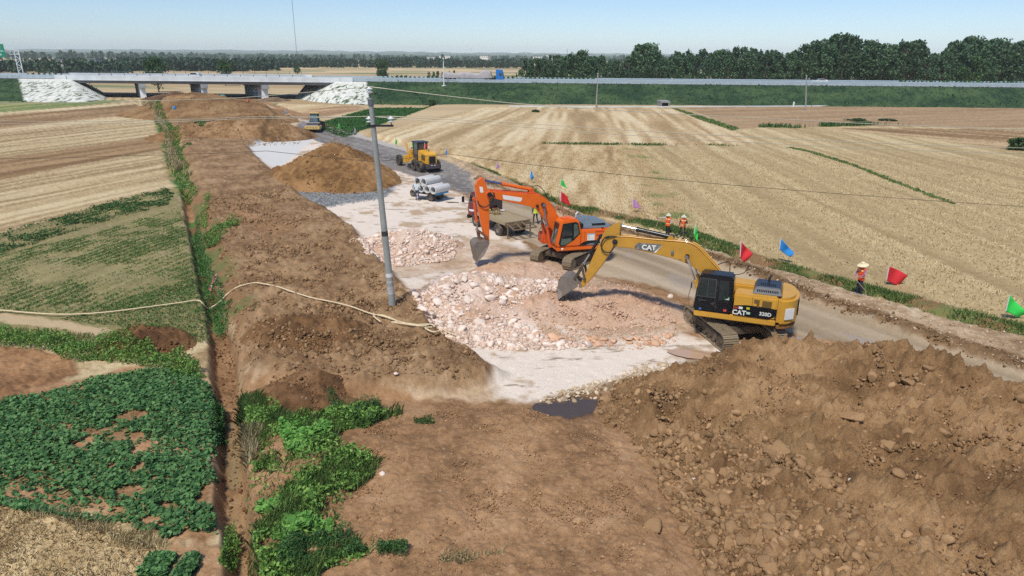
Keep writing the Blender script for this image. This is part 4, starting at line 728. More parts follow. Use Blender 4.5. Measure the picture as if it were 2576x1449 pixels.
for a in np.arange(AL, AR, 3.9): m = MB(); m.bar(hw(a+SK*25.8, 25.8, HZ+1.1), hw(a+SK*25.8, 25.8, HZ+2.1), .12, .1); m.build('railing_post', M_DGALV, rl)
for u in (357, 512, 664):
    ap = hw_at(u, 218, 1.5)[0]-SK*1.5; m = MB(); slab(m, ap-1.05, ap+1.05, -.5, 25.5, HZ-2.35, HZ-1.153); pr = m.build('pier', M_CONCD, bt, bevel=.04)
    for b in (.7, 6.3, 11.9, 17.5, 23.): m = MB(); slab(m, ap-.88, ap+.88, b, b+1.7, -.5, HZ-2.353); m.build('column', M_CONC, pr)
for a0, a1, bq in ((AL-2.2, AL+.4, 'l'), (AR-.4, AR+2.2, 'r')):
    m = MB(); slab(m, a0, a1, -.3, 26.3, HZ-2.6, HZ-.36); ab = m.build('abutment', M_CONC, bt); m = MB(); w0, w1 = (AL-4.8, AL-1.25) if bq == 'l' else (AR+1.25, AR+4.8); slab(m, w0, w1, -.32, .3, HZ-1.3, HZ+1.15); m.build('end_block', M_CONC, ab)
# ---------------------------------------------------------------- trees
M_BARK = mat('bark', S(112,98,84), .95, 0, .25, 3., bump=.4); ML_POP = leaf_mat('poplar_leaf', S(48,80,60), S(106,136,96), .55, .2); ML_ROUND = leaf_mat('broad_tree_leaf', S(42,76,42), S(92,124,74), .55, .2)
def crown(seed, h, w, kind, nq=1100):
    "leaf quads gathered in clumps through the crown's volume; unit height h, width w"
    r = np.random.default_rng(seed); nc = 46 if kind == 'poplar' else 40; P = []
    t = r.random(nc)**.8; a = r.uniform(0, 2*PI, nc)
    if kind == 'poplar': rad = (.5*np.sin(np.clip(t*.86+.1, 0, 1)**.85*PI)**.55)*r.uniform(.5, 1.05, nc)+.03; zc = h*(.2+.8*t)
    else: rad = .5*np.sqrt(np.clip(1-(2*t-1)**2, 0, 1))*r.uniform(.4, 1., nc); zc = h*(.3+.68*t if kind == 'round' else .04+.92*t)
    cx = rad*w*np.cos(a)+(zc/h)**2*.06*h*(kind == 'poplar'); cy = rad*w*np.sin(a); cs = w*r.uniform(.1, .2, nc)*(1.25-.55*t)
    k = r.integers(0, nc, nq); d = r.normal(0, 1, (nq, 3)); d /= np.linalg.norm(d, axis=1)[:, None]; rr = r.random(nq)**.45
    x = cx[k]+d[:, 0]*cs[k]*rr; y = cy[k]+d[:, 1]*cs[k]*rr; z = zc[k]+d[:, 2]*cs[k]*rr*1.5; return x, y, z, (cx, cy, zc)
def tree_mesh(seed, h, w, kind, lm, nq=1100, ls=(.28, .6)):
    x, y, z, cc = crown(seed, h, w, kind, nq); r = np.random.default_rng(seed+1); o = leaves('crown', x, y, z, r.uniform(*ls, len(x))*h/16, lm, seed+2, .9, .8); cm = o.data; bpy.data.objects.remove(o)
    m = MB(); m.tube([(0, 0, -.4), (.1, 0, h*.3), (.02*h, 0, h*.65), (.045*h, 0, h*.9)], [.022*h, .017*h, .009*h, .003*h], 7)
    for i in r.choice(len(cc[0]), 12, replace=False):
        zb = max(h*.2, cc[2][i]-h*.16); m.tube([(zb/h*.03*h, 0, zb), (cc[0][i]*.55, cc[1][i]*.55, (zb+cc[2][i])/2), (cc[0][i], cc[1][i], cc[2][i])], [.006*h, .004*h, .0015*h], 5)
    o = m.build('trunk', M_BARK, smooth=True); tm = o.data; bpy.data.objects.remove(o); return cm, tm
def plant_tree(cm, tm, x, y, sc, label, group=None, name='poplar_tree', cat='tree', rz=None, z=0.):
    t = thing(name, label, cat, (x, y, z), random.uniform(-.5, .5) if rz is None else rz, group); t.scale = sc; link('crown', cm, t); link('trunk', tm, t); return t
POP = [tree_mesh(800+i*7, 16, random.uniform(6.2, 9.), 'poplar', ML_POP, 2600, (.42, .95)) for i in range(7)]
SKY = [(1300,175),(1322,152),(1345,139),(1385,137),(1420,140),(1470,132),(1512,131),(1535,152),(1565,160),(1585,130),(1600,121),(1628,119),(1652,127),(1672,158),(1688,150),(1700,128),(1740,131),(1790,127),(1850,124),(1900,127),(1925,119),(1960,126),(2000,134),(2040,116),(2080,100),(2120,97),(2160,100),(2190,111),(2240,104),(2290,112),(2310,107),(2340,128),(2360,140),(2378,122),(2400,103),(2450,98),(2520,101),(2580,110),(2700,104)]
skyv = lambda u: float(np.interp(u, [p[0] for p in SKY], [p[1] for p in SKY]))
TL = ['dark green poplar in the front row of the windbreak beyond the highway', 'tall poplar in the back rows of the windbreak beyond the highway']
def belt(u0, u1, du, Yl, grp, front):
    u = u0; i = 0
    while u < u1:
        Y = Yl[i % len(Yl)]+random.uniform(-4, 4); uu = u+random.uniform(-.3, .3)*du; x, y, z = atY(uu, skyv(uu)+random.uniform(0, 18 if not front else 30), Y); 
        if z > 5: cm, tm = POP[(i*3+random.randint(0, 2)) % 7]; s = z/15.4; plant_tree(cm, tm, x, y, (s*random.uniform(.9, 1.25), s*1.05, s), TL[0 if front else 1], grp)
        u += du; i += 1
belt(1330, 2680, 25, [250, 262], 'poplars in front of the windbreak', True); belt(1342, 2680, 21, [285, 305, 325], 'poplars at the back of the windbreak', False)
RND = [tree_mesh(860+i*5, 16, 13, 'round', ML_ROUND, 1900, (.6, 1.25)) for i in range(4)]
BSH = [tree_mesh(890+i*5, 16, 13, 'bush', ML_ROUND, 2200, (.8, 1.7)) for i in range(3)]
def lone(u, vb, vt, wpx, label, name, kind, i, vis=None, Y=None):
    if Y is None: x, y = gp(u, vb)
    else: x, y, _ = atY(u, vb, Y)
    z = atY(u, vt, y)[2]; cm, tm = BSH[i % 3] if name == 'bush' or kind == 'bush' else (RND if kind == 'round' else POP)[i]; wm = wpx/(F/(y*.95+4)); plant_tree(cm, tm, x, y, (wm/(12.5 if kind != 'poplar' else 6.2),)*2+(z/15.4,), label, None, name, rz=i*1.3)
lone(400, 232, 150, 58, 'round tree standing behind the bridge, its trunk seen under the deck', 'broad_tree', 'round', 0); lone(567, 205, 158, 40, 'small round tree behind the bridge right of the white car', 'broad_tree', 'round', 1, Y=300)
lone(749, 190, 168, 17, 'little round tree in the far fields beside the thin mast', 'broad_tree', 'round', 2); lone(962, 197, 152, 34, 'upright dense tree alone in the far fields left of the white pole', 'broad_tree', 'bush', 2)
lone(1087, 268, 251, 22, 'small dark bush at the foot of the embankment', 'bush', 'round', 3); lone(2562, 385, 349, 58, 'dark green bush in the stubble at the right edge', 'bush', 'round', 0); lone(1347, 287, 276, 20, 'small green bush at the far end of the stubble field', 'bush', 'round', 1)
lone(2155, 309, 298, 52, 'low grey green bush on the edge of the brown field', 'bush', 'round', 2); lone(2232, 309, 299, 44, 'second low bush on the edge of the brown field', 'bush', 'round', 1); lone(2450, 190, 150, 60, 'pale green rounded tree in a gap of the windbreak', 'broad_tree', 'round', 3, Y=245)
for i, u in enumerate((1078,1090,1102,1116,1131,1142,1425,1444,1453)): lone(u, 196, 186-(i % 3)*2, 9, 'young tree beyond the highway beside the field', 'sapling', 'poplar', i % 7, Y=245)
for q in bpy.data.objects:
    if q.get('category') == 'tree' and q.name.startswith('sapling'): q['group'] = 'young trees beyond the highway'
# clipped shrubs along the median
x, y, z, _ = crown(880, 1.3, .95, 'round', 90); r = np.random.default_rng(9); o = leaves('shrub', x, y, z-.25, r.uniform(.18, .4, len(x)), ML_DARK, 9, .9, .8); shm = o.data; bpy.data.objects.remove(o)
for u0, u1, du in ((72, 170, 14), (965, 1500, 11.2), (2268, 2590, 10.8)):
    u = u0
    while u < u1:
        a = hw_at(u, 196, 12.6)[0]; o = link('median_shrub', shm); s = random.uniform(.85, 1.25); o.location = hw(a, 12.6, HZ); o.scale = (s, s, s*1.15); o.rotation_euler = (0, 0, random.uniform(0, 6)); tag(o, 'small dark clipped shrub in the row on the highway median', 'shrub', 'shrubs along the highway median'); u += du
# far woods: masses of trees
ML_FAR = leaf_mat('far_wood_leaf', S(50,80,66), S(88,116,94), .8, .1)
def wood(name, label, segs, hgt, n, depth, ls, seed):
    "segs of (u0,v0,u1,v1) ground lines; trees scattered behind them as clumps of leaf faces"
    r = np.random.default_rng(seed); X = []; Y = []; Z = []; Ls = []
    tot = sum(s[2]-s[0] for s in segs)
    for u0, v0, u1, v1 in segs:
        k = max(3, int(n*(u1-u0)/tot)); t = r.random(k); p = np.array([gp(u0+(u1-u0)*q, v0+(v1-v0)*q) for q in t]); p[:, 1] += r.random(k)**1.3*depth; p[:, 0] *= p[:, 1]/np.array([gp(u0+(u1-u0)*q, v0+(v1-v0)*q)[1] for q in t])
        hh = hgt*r.uniform(.7, 1.12, k)*(.8+.4*vn(p[:, 0]*.03, p[:, 1]*.0, seed)); nl = 34
        for j in range(k):
            zz_ = hh[j]*(.08+.92*r.random(nl)); wr = hh[j]*.26*np.sqrt(np.clip(1-((zz_/hh[j]-.5)/.55)**2, .05, 1)); a = r.uniform(0, 2*PI, nl); q = np.sqrt(r.random(nl)); X.append(p[j, 0]+wr*q*np.cos(a)); Y.append(p[j, 1]+wr*q*np.sin(a)); Z.append(zz_); Ls.append(r.uniform(.7, 1.3, nl)*ls)
    o = leaves(name, np.concatenate(X), np.concatenate(Y), np.concatenate(Z), np.concatenate(Ls), ML_FAR, seed, .9, .9); tag(o, label, 'wood', kind='stuff')
wood('near_wood', 'belt of leafy trees behind the left end of the bridge', [(-150,183,120,184),(120,185,330,186),(330,176,520,178)], 7.6, 520, 90, 2.0, 40)
wood('far_wood', 'long dark tree belt across the far fields', [(300,179,620,180),(560,181,700,178),(640,171,1000,170),(940,170,1340,172)], 8.6, 1000, 120, 2.5, 41)
wood('far_wood', 'distant trees behind the windbreak on the right', [(1300,165,1720,166),(1720,168,2700,178)], 10, 520, 150, 2.8, 42)
wood('horizon_wood', 'hazy woods below the horizon', [(-200,150,700,152),(700,153,1400,156),(1400,157,2700,166)], 13, 900, 900, 7., 43)
def ridge(Y, h, seed, label, x0=-1., x1=1.):
    n = 420; x = np.linspace(x0*Y, x1*Y, n); top = h*(.35+.9*fbm(x/Y*3.2, x*0, seed, 3))+.25*h*vn(x/Y*60, x*0, seed+3)+.15*h*vn(x/Y*160, x*0, seed+4); V = np.concatenate([np.stack([x, np.full(n, Y), top*0-4], -1), np.stack([x, np.full(n, Y+Y*.05), top], -1), np.stack([x, np.full(n, Y+Y*.12), top*.9], -1), np.stack([x, np.full(n, Y+Y*.2), top*0-3], -1)])
    Q = np.concatenate([np.stack([np.arange(n-1)+k*n, np.arange(1, n)+k*n, np.arange(1, n)+(k+1)*n, np.arange(n-1)+(k+1)*n], -1) for k in range(3)]); o = npmesh('hills', V, Q, mat('wooded_hill', S(60,86,64), .95, 0, .35, .012, bump=0.)); tag(o, kind='structure')
ridge(2300, 11, 5, ''); ridge(3400, 15, 6, ''); ridge(5200, 27, 7, ''); ridge(7600, 48, 8, '')
# ---------------------------------------------------------------- houses far off
M_WALLW = mat('white_wall', S(226,226,222), .85, 0, .1, .4); M_ROOFB = mat('blue_sheet_roof', S(52,120,206), .5, 0, .1, .5); M_ROOFR = mat('red_roof', S(206,72,74), .8, 0, .15, .5); M_ROOFG = mat('grey_roof', S(128,130,136), .8, 0, .15, .5); M_GL = glass()
def house(u, v, Y, wm, h, roofm, label, flat=False, dpt=7.):
    x, y, z = atY(u, v, Y); t = thing('house', label, 'house', (x, y, z if z > .1 else 0), random.uniform(-.4, .4)); h0 = h*.62 if not flat else h*.85; m = MB(); m.box(-wm/2, wm/2, -dpt/2, dpt/2, -8, h0); wl = m.build('wall', M_WALLW, t)
    m = MB()
    if flat: m.box(-wm/2-.3, wm/2+.3, -dpt/2-.3, dpt/2+.3, h0+.01, h)
    else: m.add([(-wm/2-.4, -dpt/2-.4, h0), (wm/2+.4, -dpt/2-.4, h0), (wm/2+.4, 0, h), (-wm/2-.4, 0, h), (-wm/2-.4, dpt/2+.4, h0), (wm/2+.4, dpt/2+.4, h0)], [(0, 1, 2, 3), (3, 2, 5, 4), (0, 3, 4), (1, 5, 2), (0, 4, 5, 1)])
    m.build('roof', roofm, t)
    for i in range(max(1, int(wm/4))): m = MB(); c = -wm/2+(i+.5)*wm/max(1, int(wm/4)); m.box(c-.6, c+.6, -dpt/2-.04, -dpt/2+.05, h0*.4, h0*.8); m.build('window', M_GL, t)
    t.location.z = 0 if z < 0 else z
house(140, 168, 520, 6, 4., M_ROOFB, 'shed with a blue roof among the trees left of the bridge'); house(154, 166, 480, 8, 4.5, M_ROOFG, 'low white house beside the blue roofed shed', True); house(243, 166, 500, 7, 5., M_ROOFG, 'white flat roofed house in the trees above the bridge end', True); house(260, 166, 505, 6, 4.5, M_ROOFB, 'house with a blue roof next to the white flat roofed one'); house(256, 171, 490, 7, 3., M_ROOFR, 'low building with a pink red roof in front of the blue roofed house')
house(1547, 200, 290, 4.5, 4, M_ROOFG, 'small white house seen through the gap in the windbreak', True); house(1668, 200, 300, 9, 4.5, M_ROOFG, 'grey roofed building in the gap between poplars'); house(1787, 183, 300, 6, 3.6, M_ROOFB, 'blue roofed shed behind the bare trunks of the windbreak'); house(2145, 188, 292, 6, 3.6, M_ROOFR, 'red roofed house behind the tall poplars on the right'); house(2219, 182, 292, 4, 3, M_ROOFR, 'second smaller red roofed house among the right poplars'); house(2337, 180, 290, 6, 3, M_ROOFG, 'white walled house behind the right end of the windbreak', True)
for u, v, Y, wl in ((1385,142,1900,26),(720,141,1900,30),(660,140,1900,22),(1120,144,1900,30),(1220,146,1500,18),(1085,150,1300,16),(1352,150,1100,14)): house(u, v+2, Y, wl, 7, M_ROOFG, {1385: 'farthest white building near the wind turbines', 720: 'white building on the horizon above the far tree belt, right of the round tree', 660: 'pale building on the horizon left of the thin mast', 1120: 'pale building on the horizon above the white pole', 1220: 'small pale building right of the blue truck far off', 1085: 'low white barn in front of the far tree belt', 1352: 'white hut at the edge of the far woods right of the turbines'}[u], True, 12.)
# ---------------------------------------------------------------- turbines, masts, poles
M_WHITE = mat('white_paint', S(232,236,240), .5, 0, .05, 1.); M_POLE = mat('pole_concrete', S(158,160,158), .85, 0, .12, 2., bump=.25); M_STEEL = mat('dull_steel', S(120,126,132), .5, .5, .12, 4.); M_DARK = mat('dark_steel', S(52,52,56), .6, .3, .15, 4.); M_PORC = mat('white_porcelain', S(236,238,240), .2, 0, .04, 4., coat=.5)
for u, hubv, th, lab in ((1175, 116, .4, 'left one of the pair of faint wind turbines'), (1185, 119, 1.2, 'right one of the pair of faint wind turbines'), (1325, 117, .1, 'single faint wind turbine above the far woods')):
    x, y, z = atY(u, hubv, 6500); t = thing('wind_turbine', lab+' on the horizon', 'wind turbine', (x, y, 0), 0, 'wind turbines'); m = MB(); m.cyl((0, 0, 0), (0, 0, z), 2.6, 1.5, 10); m.build('tower', M_WHITE, t); m = MB(); m.box(-1.8, 1.8, -4, 6, z-1.8, z+2); m.build('nacelle', M_WHITE, t)
    for k in range(3):
        a = th+k*2*PI/3; d = Vector((math.sin(a), 0, math.cos(a))); c = Vector((0, -5, z)); s = Vector((d.z, 0, -d.x)); m = MB(); m.add([c-s*1.2, c+s*1.2, c+d*14+s*2, c+d*46, c+d*14-s*1.2, c+Vector((0, .8, 0)), c+d*14+Vector((0, .6, 0))], [(0, 1, 2, 4), (4, 2, 3), (0, 5, 1), (0, 4, 6, 5), (1, 5, 6, 2), (4, 3, 6), (2, 6, 3)]); m.build('blade', M_WHITE, t)
def mast(u, vt, Y, wd, label, name):
    x, y, z = atY(u, vt, Y); t = thing(name, label, 'mast', (x, y, 0)); m = MB()
    for k in range(3): a = 2*PI*k/3; m.cyl((math.cos(a)*wd/2, math.sin(a)*wd/2, 0), (math.cos(a)*wd/2, math.sin(a)*wd/2, z), wd*.14, n=5)
    n = int(z/(wd*2.4))
    for i in range(n):
        for k in range(3): a = 2*PI*(k+i)/3; b = a+2*PI/3; m.bar((math.cos(a)*wd/2, math.sin(a)*wd/2, z*i/n), (math.cos(b)*wd/2, math.sin(b)*wd/2, z*(i+1)/n), wd*.1)
    m.build('lattice', M_STEEL, t); return t
mast(734, -4, 860, .5, 'thin tall lattice mast rising out of the picture over the far fields', 'radio_mast'); mast(1427, 123, 1500, 1.1, 'short lattice mast above the windbreak', 'radio_mast')
def bent_post(u, vb, vt, Y, r0, label, name, cat='post'):
    x, y, z0 = atY(u, vb, Y); z1 = atY(u, vt, Y)[2]; return x, y, z0, z1
a, z = hw_at(1117, 217, -1.6); a2, z2 = hw_at(1114.5, 148, -1.6); t = thing('camera_pole', 'bright white pole on the highway shoulder left of the blue truck', 'pole', hw(a, -1.6, z)); m = MB(); m.box(-.7, .7, -.6, .6, -.4, .25); m.build('footing', M_CONC, t, .03); m = MB(); m.cyl((0, 0, .25), (0, 0, z2-z), .17, .12, 12); m.cyl((0, 0, .25), (0, 0, .33), .3, n=12); m.build('shaft', M_WHITE, t, smooth=True); m = MB(); m.box(-.22, .22, -.55, .25, z2-z, z2-z+.3); m.build('camera', M_WHITE, t, .03)
# gantry sign at the left edge
a, z = hw_at(52, 180, 27); gx = hw(a, 27, 5.3); zt = hw_at(42, 124.5, 27)[1]-5.3; t = thing('sign_gantry', 'white lattice sign gantry with green boards at the left edge', 'road sign', gx, math.radians(-4)); M_SGN = mat('green_sign', S(18,138,104), .5, 0, .05, 2.); M_ORG = mat('orange_disc', S(200,142,52), .5, 0, .05, 2.)
m = MB(); m.cyl((-.8, 0, -.3), (-.8, 0, zt), .13, n=10); m.cyl((.8, 0, -.3), (.8, 0, zt), .17, n=10); c = m.build('column', M_WHITE, t, smooth=True); m = MB()
for i in range(6): z0 = zt*i/6.6; z1 = zt*(i+1)/6.6; m.bar((-.8, 0, z0), (.8, 0, z1) if i % 2 else (.8, 0, z0+.02), .1); m.bar((-.8 if i % 2 else .8, 0, z0+.1), (.8 if i % 2 else -.8, 0, z1), .1)
m.build('lacing', M_WHITE, c); m = MB()
for zz_ in (zt-1.5, zt-.15): m.bar((.8, 0, zz_), (-13, -1.5, zz_), .16)
for i in range(9): x0 = .6-i*1.5; m.bar((x0, -.1*i*.11*1.5, zt-1.5), (x0-.75, -.15, zt-.15), .08); m.bar((x0-.75, -.15, zt-.15), (x0-1.5, -.15, zt-1.5), .08)
m.build('beam', M_WHITE, t)
for xc, w_, z0, z1 in ((-4.3, 3.1, zt-2.4, zt+1.7), (-8.6, 4.8, zt-2.4, zt+1.7), (-4.7, 1.5, zt+1.72, zt+3.1)):
    m = MB(); m.box(xc-w_/2, xc+w_/2, -1.75, -1.65, z0, z1); b = m.build('board', M_SGN, t, .03); F_ = lambda x, z_: Matrix.Translation((x, -1.757, z_)) @ Matrix.Rotation(PI/2, 4, 'X')
    if w_ == 3.1:
        m = MB(); m.cyl((xc-.1, -1.76, z1-1.), (xc-.1, -1.752, z1-1.), .52, n=20); m.build('emblem', M_ORG, b); lettering('大丰 出口', .55, M_WHITE, b, F_(xc, z0+1.9)); lettering('↗', .9, M_WHITE, b, F_(xc, z0+.75), bold=.04)
    elif w_ == 4.8: lettering('大丰', .6, M_WHITE, b, F_(xc+1.3, z0+1.9)); lettering('4', .8, M_WHITE, b, F_(xc+2., z0+.75))
    else: lettering('◐', .7, M_WHITE, b, F_(xc+.2, z0+.7))
# concrete utility poles
bx0, by0, bz0 = gpz(987, 768); bz0 = surf(bx0, by0); tp = Vector(atY(931.5, 247, by0-.15)); bp_ = Vector((bx0, by0, bz0)); t = thing('utility_pole', 'leaning grey concrete utility pole standing on the earth strip before the stone heaps', 'utility pole', bp_); ax = (tp-bp_); PL = ax.length; t.rotation_euler = ax.to_track_quat('Z', 'Y').to_euler()
MBX = bp_ and (Matrix.Translation(bp_) @ ax.to_track_quat('Z', 'Y').to_matrix().to_4x4()); INV = MBX.inverted()
m = MB(); m.cyl((0, 0, -.6), (0, 0, PL), .185, .105, 24); m.build('shaft', M_POLE, t, smooth=True)
def rad(q): return .185-.08*q/PL
M_LBL = mat('white_band', S(226,228,228), .6, 0, .08, 5.); M_DUST = mat('pale_patch', S(182,182,180), .8, 0, .15, 8.); M_STEN = mat('stencil', S(60,58,58), .8, 0, .3, 20.)
for q0, q1, mm in ((1.52, 1.72, M_LBL), (.62, 1.05, M_DUST), (1.2, 1.36, M_DUST), (3.62, 3.86, M_STEN)): m = MB(); m.cyl((0, 0, q0), (0, 0, q1), rad(q0)+.004, rad(q1)+.004, 24, caps=False); m.build('band', mm, t, smooth=True, fix=False)
m = MB(); m.cyl((0, 0, PL-.32), (0, 0, PL-.04), .135, n=20); 
for s in (-1, 1): m.bar((s*.12, 0, PL-.2), (s*.3, 0, PL-.2), .04, .03); m.bar((s*.3, 0, PL-.26), (s*.3, 0, PL-.1), .04, .03)
m.build('top_clamp', M_STEEL, t); m = MB(); m.cyl((-.02, 0, PL-.05), (-.02, 0, PL+.28), .028, n=8); m.bar((-.05, 0, PL-.05), (-.05, 0, PL+.16), .07, .05); m.build('pin', M_STEEL, t)
INS = [(.03, 0), (.05, .02), (.14, .05), (.15, .075), (.06, .11), (.055, .15), (.15, .18), (.16, .21), (.07, .25), (.05, .28), (.055, .3), (0, .32)]
def insul(c, parent, k=1.): m = MB(); m.lathe([(r_*k, o_*k) for r_, o_ in INS], c, 'z', 20); return m.build('insulator', M_PORC, parent, smooth=True)
insul((-.02, 0, PL+.2), t); q = PL-1.22; ad = Vector((.62, .78, 0)); a0 = Vector((-.1, -.14, q)); a1 = a0+ad*1.15; m = MB(); m.bar(a0-ad*.15, a1+ad*.08, .07, .09); m.cyl((0, 0, q-.05), (0, 0, q+.05), .14, n=20); m.build('crossarm', M_DARK, t)
for c in (a0, a1): m = MB(); m.cyl(c, c+Vector((0, 0, .16)), .02, n=8); m.build('pin', M_DARK, t); insul(c+Vector((0, 0, .12)), t)
top_w = MBX @ Vector((-.02, 0, PL+.5)); w2_w = MBX @ (a1+Vector((0, 0, .42))); w3_w = MBX @ (a0+Vector((0, 0, .42))); w4_w = MBX @ Vector((0, -.13, 7.2))
for u, vb, ut, vt, lab in ((1500,271,1504,190,'thin grey utility pole at the foot of the embankment in the middle'), (2027,278,2028.5,196,'thin grey utility pole standing in the brown field on the right')):
    x, y = gp(u, vb, .35); z1 = atY(ut, vt, y)[2]; xt = atY(ut, vt, y)[0]; t = thing('utility_pole', lab, 'utility pole', (x, y, .3)); m = MB(); m.cyl((0, 0, -.3), (xt-x, 0, z1), .17, .1, 12); m.build('shaft', M_POLE, t, smooth=True); m = MB(); m.bar((xt-x-.1, 0, z1-.7), (xt-x+1.0, .5, z1-.7), .09); m.build('crossarm', M_DARK, t)
    for q in (0, .9): insul((xt-x+q, q*.5, z1-.66), t)
    insul((xt-x, 0, z1), t)
M_WIRE = mat('pale_cable', S(196,190,172), .5, .2, .05, 1.); M_WIREK = mat('black_cable', S(70,64,58), .6, 0, .05, 1.)
def wire(name, label, p0, Lp, Rp, mm, rr):
    "conductor over the pole head p0; pixel nodes to the left and right lie on upright planes through plan points"
    pl = (-40., 49.); pr = (46., 36.); c = (p0.x, p0.y); L = [onplane(u, v, c, pl) for u, v in Lp]; R = [onplane(u, v, c, pr) for u, v in Rp]
    pts = np.array(L[::-1]+[tuple(p0)]+R); m = MB(); out = []
    for i in range(len(pts)-1):
        a, b = pts[i], pts[i+1]; sg = np.linalg.norm(b-a)**2*.00025
        for s in np.linspace(0, 1, 8, endpoint=False): q = a+(b-a)*s; q = q-np.array([0, 0, 4*sg*s*(1-s)]); out.append(q)
    out.append(pts[-1]); m.tube(out, rr, 5); return tag(m.build(name, mm, smooth=True), label, 'power line', 'cables on the leaning pole')
wire('power_line', 'topmost pale conductor carried by the leaning pole', top_w, [(604, 246), (284, 255.5), (-60, 260)], [(1275, 258.5), (1535, 276.7), (1945, 298.9), (2650, 328)], M_WIRE, .016)
wire('power_line', 'upper of the two pale conductors on the pole crossarm', w2_w, [(640, 293.6), (0, 303.8), (-90, 305)], [(1274, 306.6), (1535, 324.9), (1945, 347.3), (2650, 374)], M_WIRE, .014)
wire('power_line', 'lower of the two pale conductors on the pole crossarm', w3_w, [(604, 299), (0, 311), (-90, 313)], [(1274, 315.7), (1535, 336.6), (1945, 361.3), (2650, 389)], M_WIRE, .014)
wire('power_line', 'black cable strung lowest on the leaning pole', w4_w, [(671, 379.6), (300, 392), (0, 399), (-90, 401)], [(1128, 387.3), (1342, 415), (1587, 442), (2173, 492), (2650, 524)], M_WIREK, .012)
# culvert and drain at the foot of the embankment
a, z = hw_at(1671, 263, -14); x, y = gp(1671, 268, .35); y -= 1; t = thing('culvert', 'small concrete box culvert opening at the foot of the embankment', 'culvert', (x, y, .2)); m = MB()
for b in ((-1.15, -.85, 0, 5, -.2, 1.15), (.85, 1.15, 0, 5, -.2, 1.15), (-1.2, 1.2, -.05, 5, 1.153, 1.6)): m.box(*b)
m.build('headwall', M_CONCD, t, .02); m = MB(); m.box(-.84, .84, .6, 4.9, -.2, 1.14); m.build('opening', mat('culvert_shade', S(30,28,28), .9), t)  # opening is a near-black block, its colour standing in for the shade inside
m = MB(); pts = [gp(u, v, .4) for u, v in ((1280,268.5),(1490,270),(1660,270),(1800,269.5),(2100,267.5),(2400,266.5),(2800,265))]
for i in range(len(pts)-1): m.bar((*pts[i], .5), (*pts[i+1], .5), .5, .35)
tag(m.build('drainage_channel', M_CONC), 'pale concrete drainage channel running along the foot of the embankment', 'drain')
m = MB(); x, y = gp(1995, 269, .4); m.cyl((x, y, .3), (x+.15, y, 1.7), .22, n=10); tag(m.build('marker_post', M_WHITE), 'short white marker post by the drainage channel', 'post')
# hose across the field
M_HOSE = mat('canvas_hose', S(226,206,170), .8, 0, .12, 6.)
pts = []
for u, v, dz in ((-60,790,0),(0,787,0),(70,793,0),(135,797,.05),(200,797,.04),(280,791,.04),(380,778,.05),(460,767,.05),(497,762,.06),(511,770,-.1),(524,784,-.55),(545,778,-.5),(558,762,-.2),(575,745,0),(600,728,.05),(640,718,.1),(672,722,.1),(700,728,.08),(740,742,.08),(790,757,.08),(830,765,.08),(880,777,.08),(930,795,.08),(968,804,.08),(1010,818,.08),(1050,824,.1),(1078,823,.1),(1100,828,.1),(1125,842,.1),(1150,852,.1)):
    x, y, z = gpz(u, v) if dz > -.3 else (*gp(u, v, -.5), -.6); z = surf(x, y)+.15 if dz > -.3 else surf(x, y)+.25; pts.append((x, y, z))
def smoothpts(P, n=5):
    P = [Vector(p) for p in P]; out = []
    for i in range(len(P)-1):
        a, b, c, d = P[max(i-1, 0)], P[i], P[i+1], P[min(i+2, len(P)-1)]
        for k in range(n): t = k/n; out.append(.5*((2*b)+(c-a)*t+(2*a-5*b+4*c-d)*t*t+(3*b-a-3*c+d)*t**3))
    return out+[P[-1]]
t = thing('hose', 'long pale canvas water hose lying across the field, ditch and earth strip', 'hose', pts[15]); o = Vector(pts[15]); m = MB(); m.tube([p-o for p in smoothpts(pts)], .042, 8, flat=.8); m.build('line', M_HOSE, t, smooth=True); lp = []
for u, v in ((958,812),(940,796),(962,795),(990,806),(1000,812),(985,813),(1020,818),(1060,822),(1084,817),(1092,822),(1070,826),(1088,836),(1105,833)): x, y = gp(u, v, .75); lp.append(Vector((x, y, surf(x, y)+.17))-o)
m = MB(); m.tube(smoothpts(lp), .042, 8, flat=.8); m.build('loop', M_HOSE, t, smooth=True)
# puddles
M_PUD = mat('dark_water', S(84,70,58), .1, 0, .1, 2., spec=1.)
W = PW([(1330,1030),(1350,1005),(1405,1002),(1440,996),(1475,992),(1504,995),(1500,1025),(1475,1045),(1450,1058),(1424,1063),(1385,1058),(1350,1045)]); m = MB(); m.add([(x, y, 0) for x, y in W], [tuple(range(len(W)))]); o = m.build('puddle', M_PUD, loc=(0, 0, -.075)); tag(o, kind='structure')
W = PW([(1676,884),(1700,878),(1728,880),(1775,890),(1800,897),(1775,904),(1730,900),(1700,893)], .08); m = MB(); m.add([(x, y, 0) for x, y in W], [tuple(range(len(W)))]); o = m.build('puddle', mat('muddy_water', S(196,164,140), .12, 0, .06, 3., spec=.6), loc=(0, 0, .07)); tag(o, kind='structure')
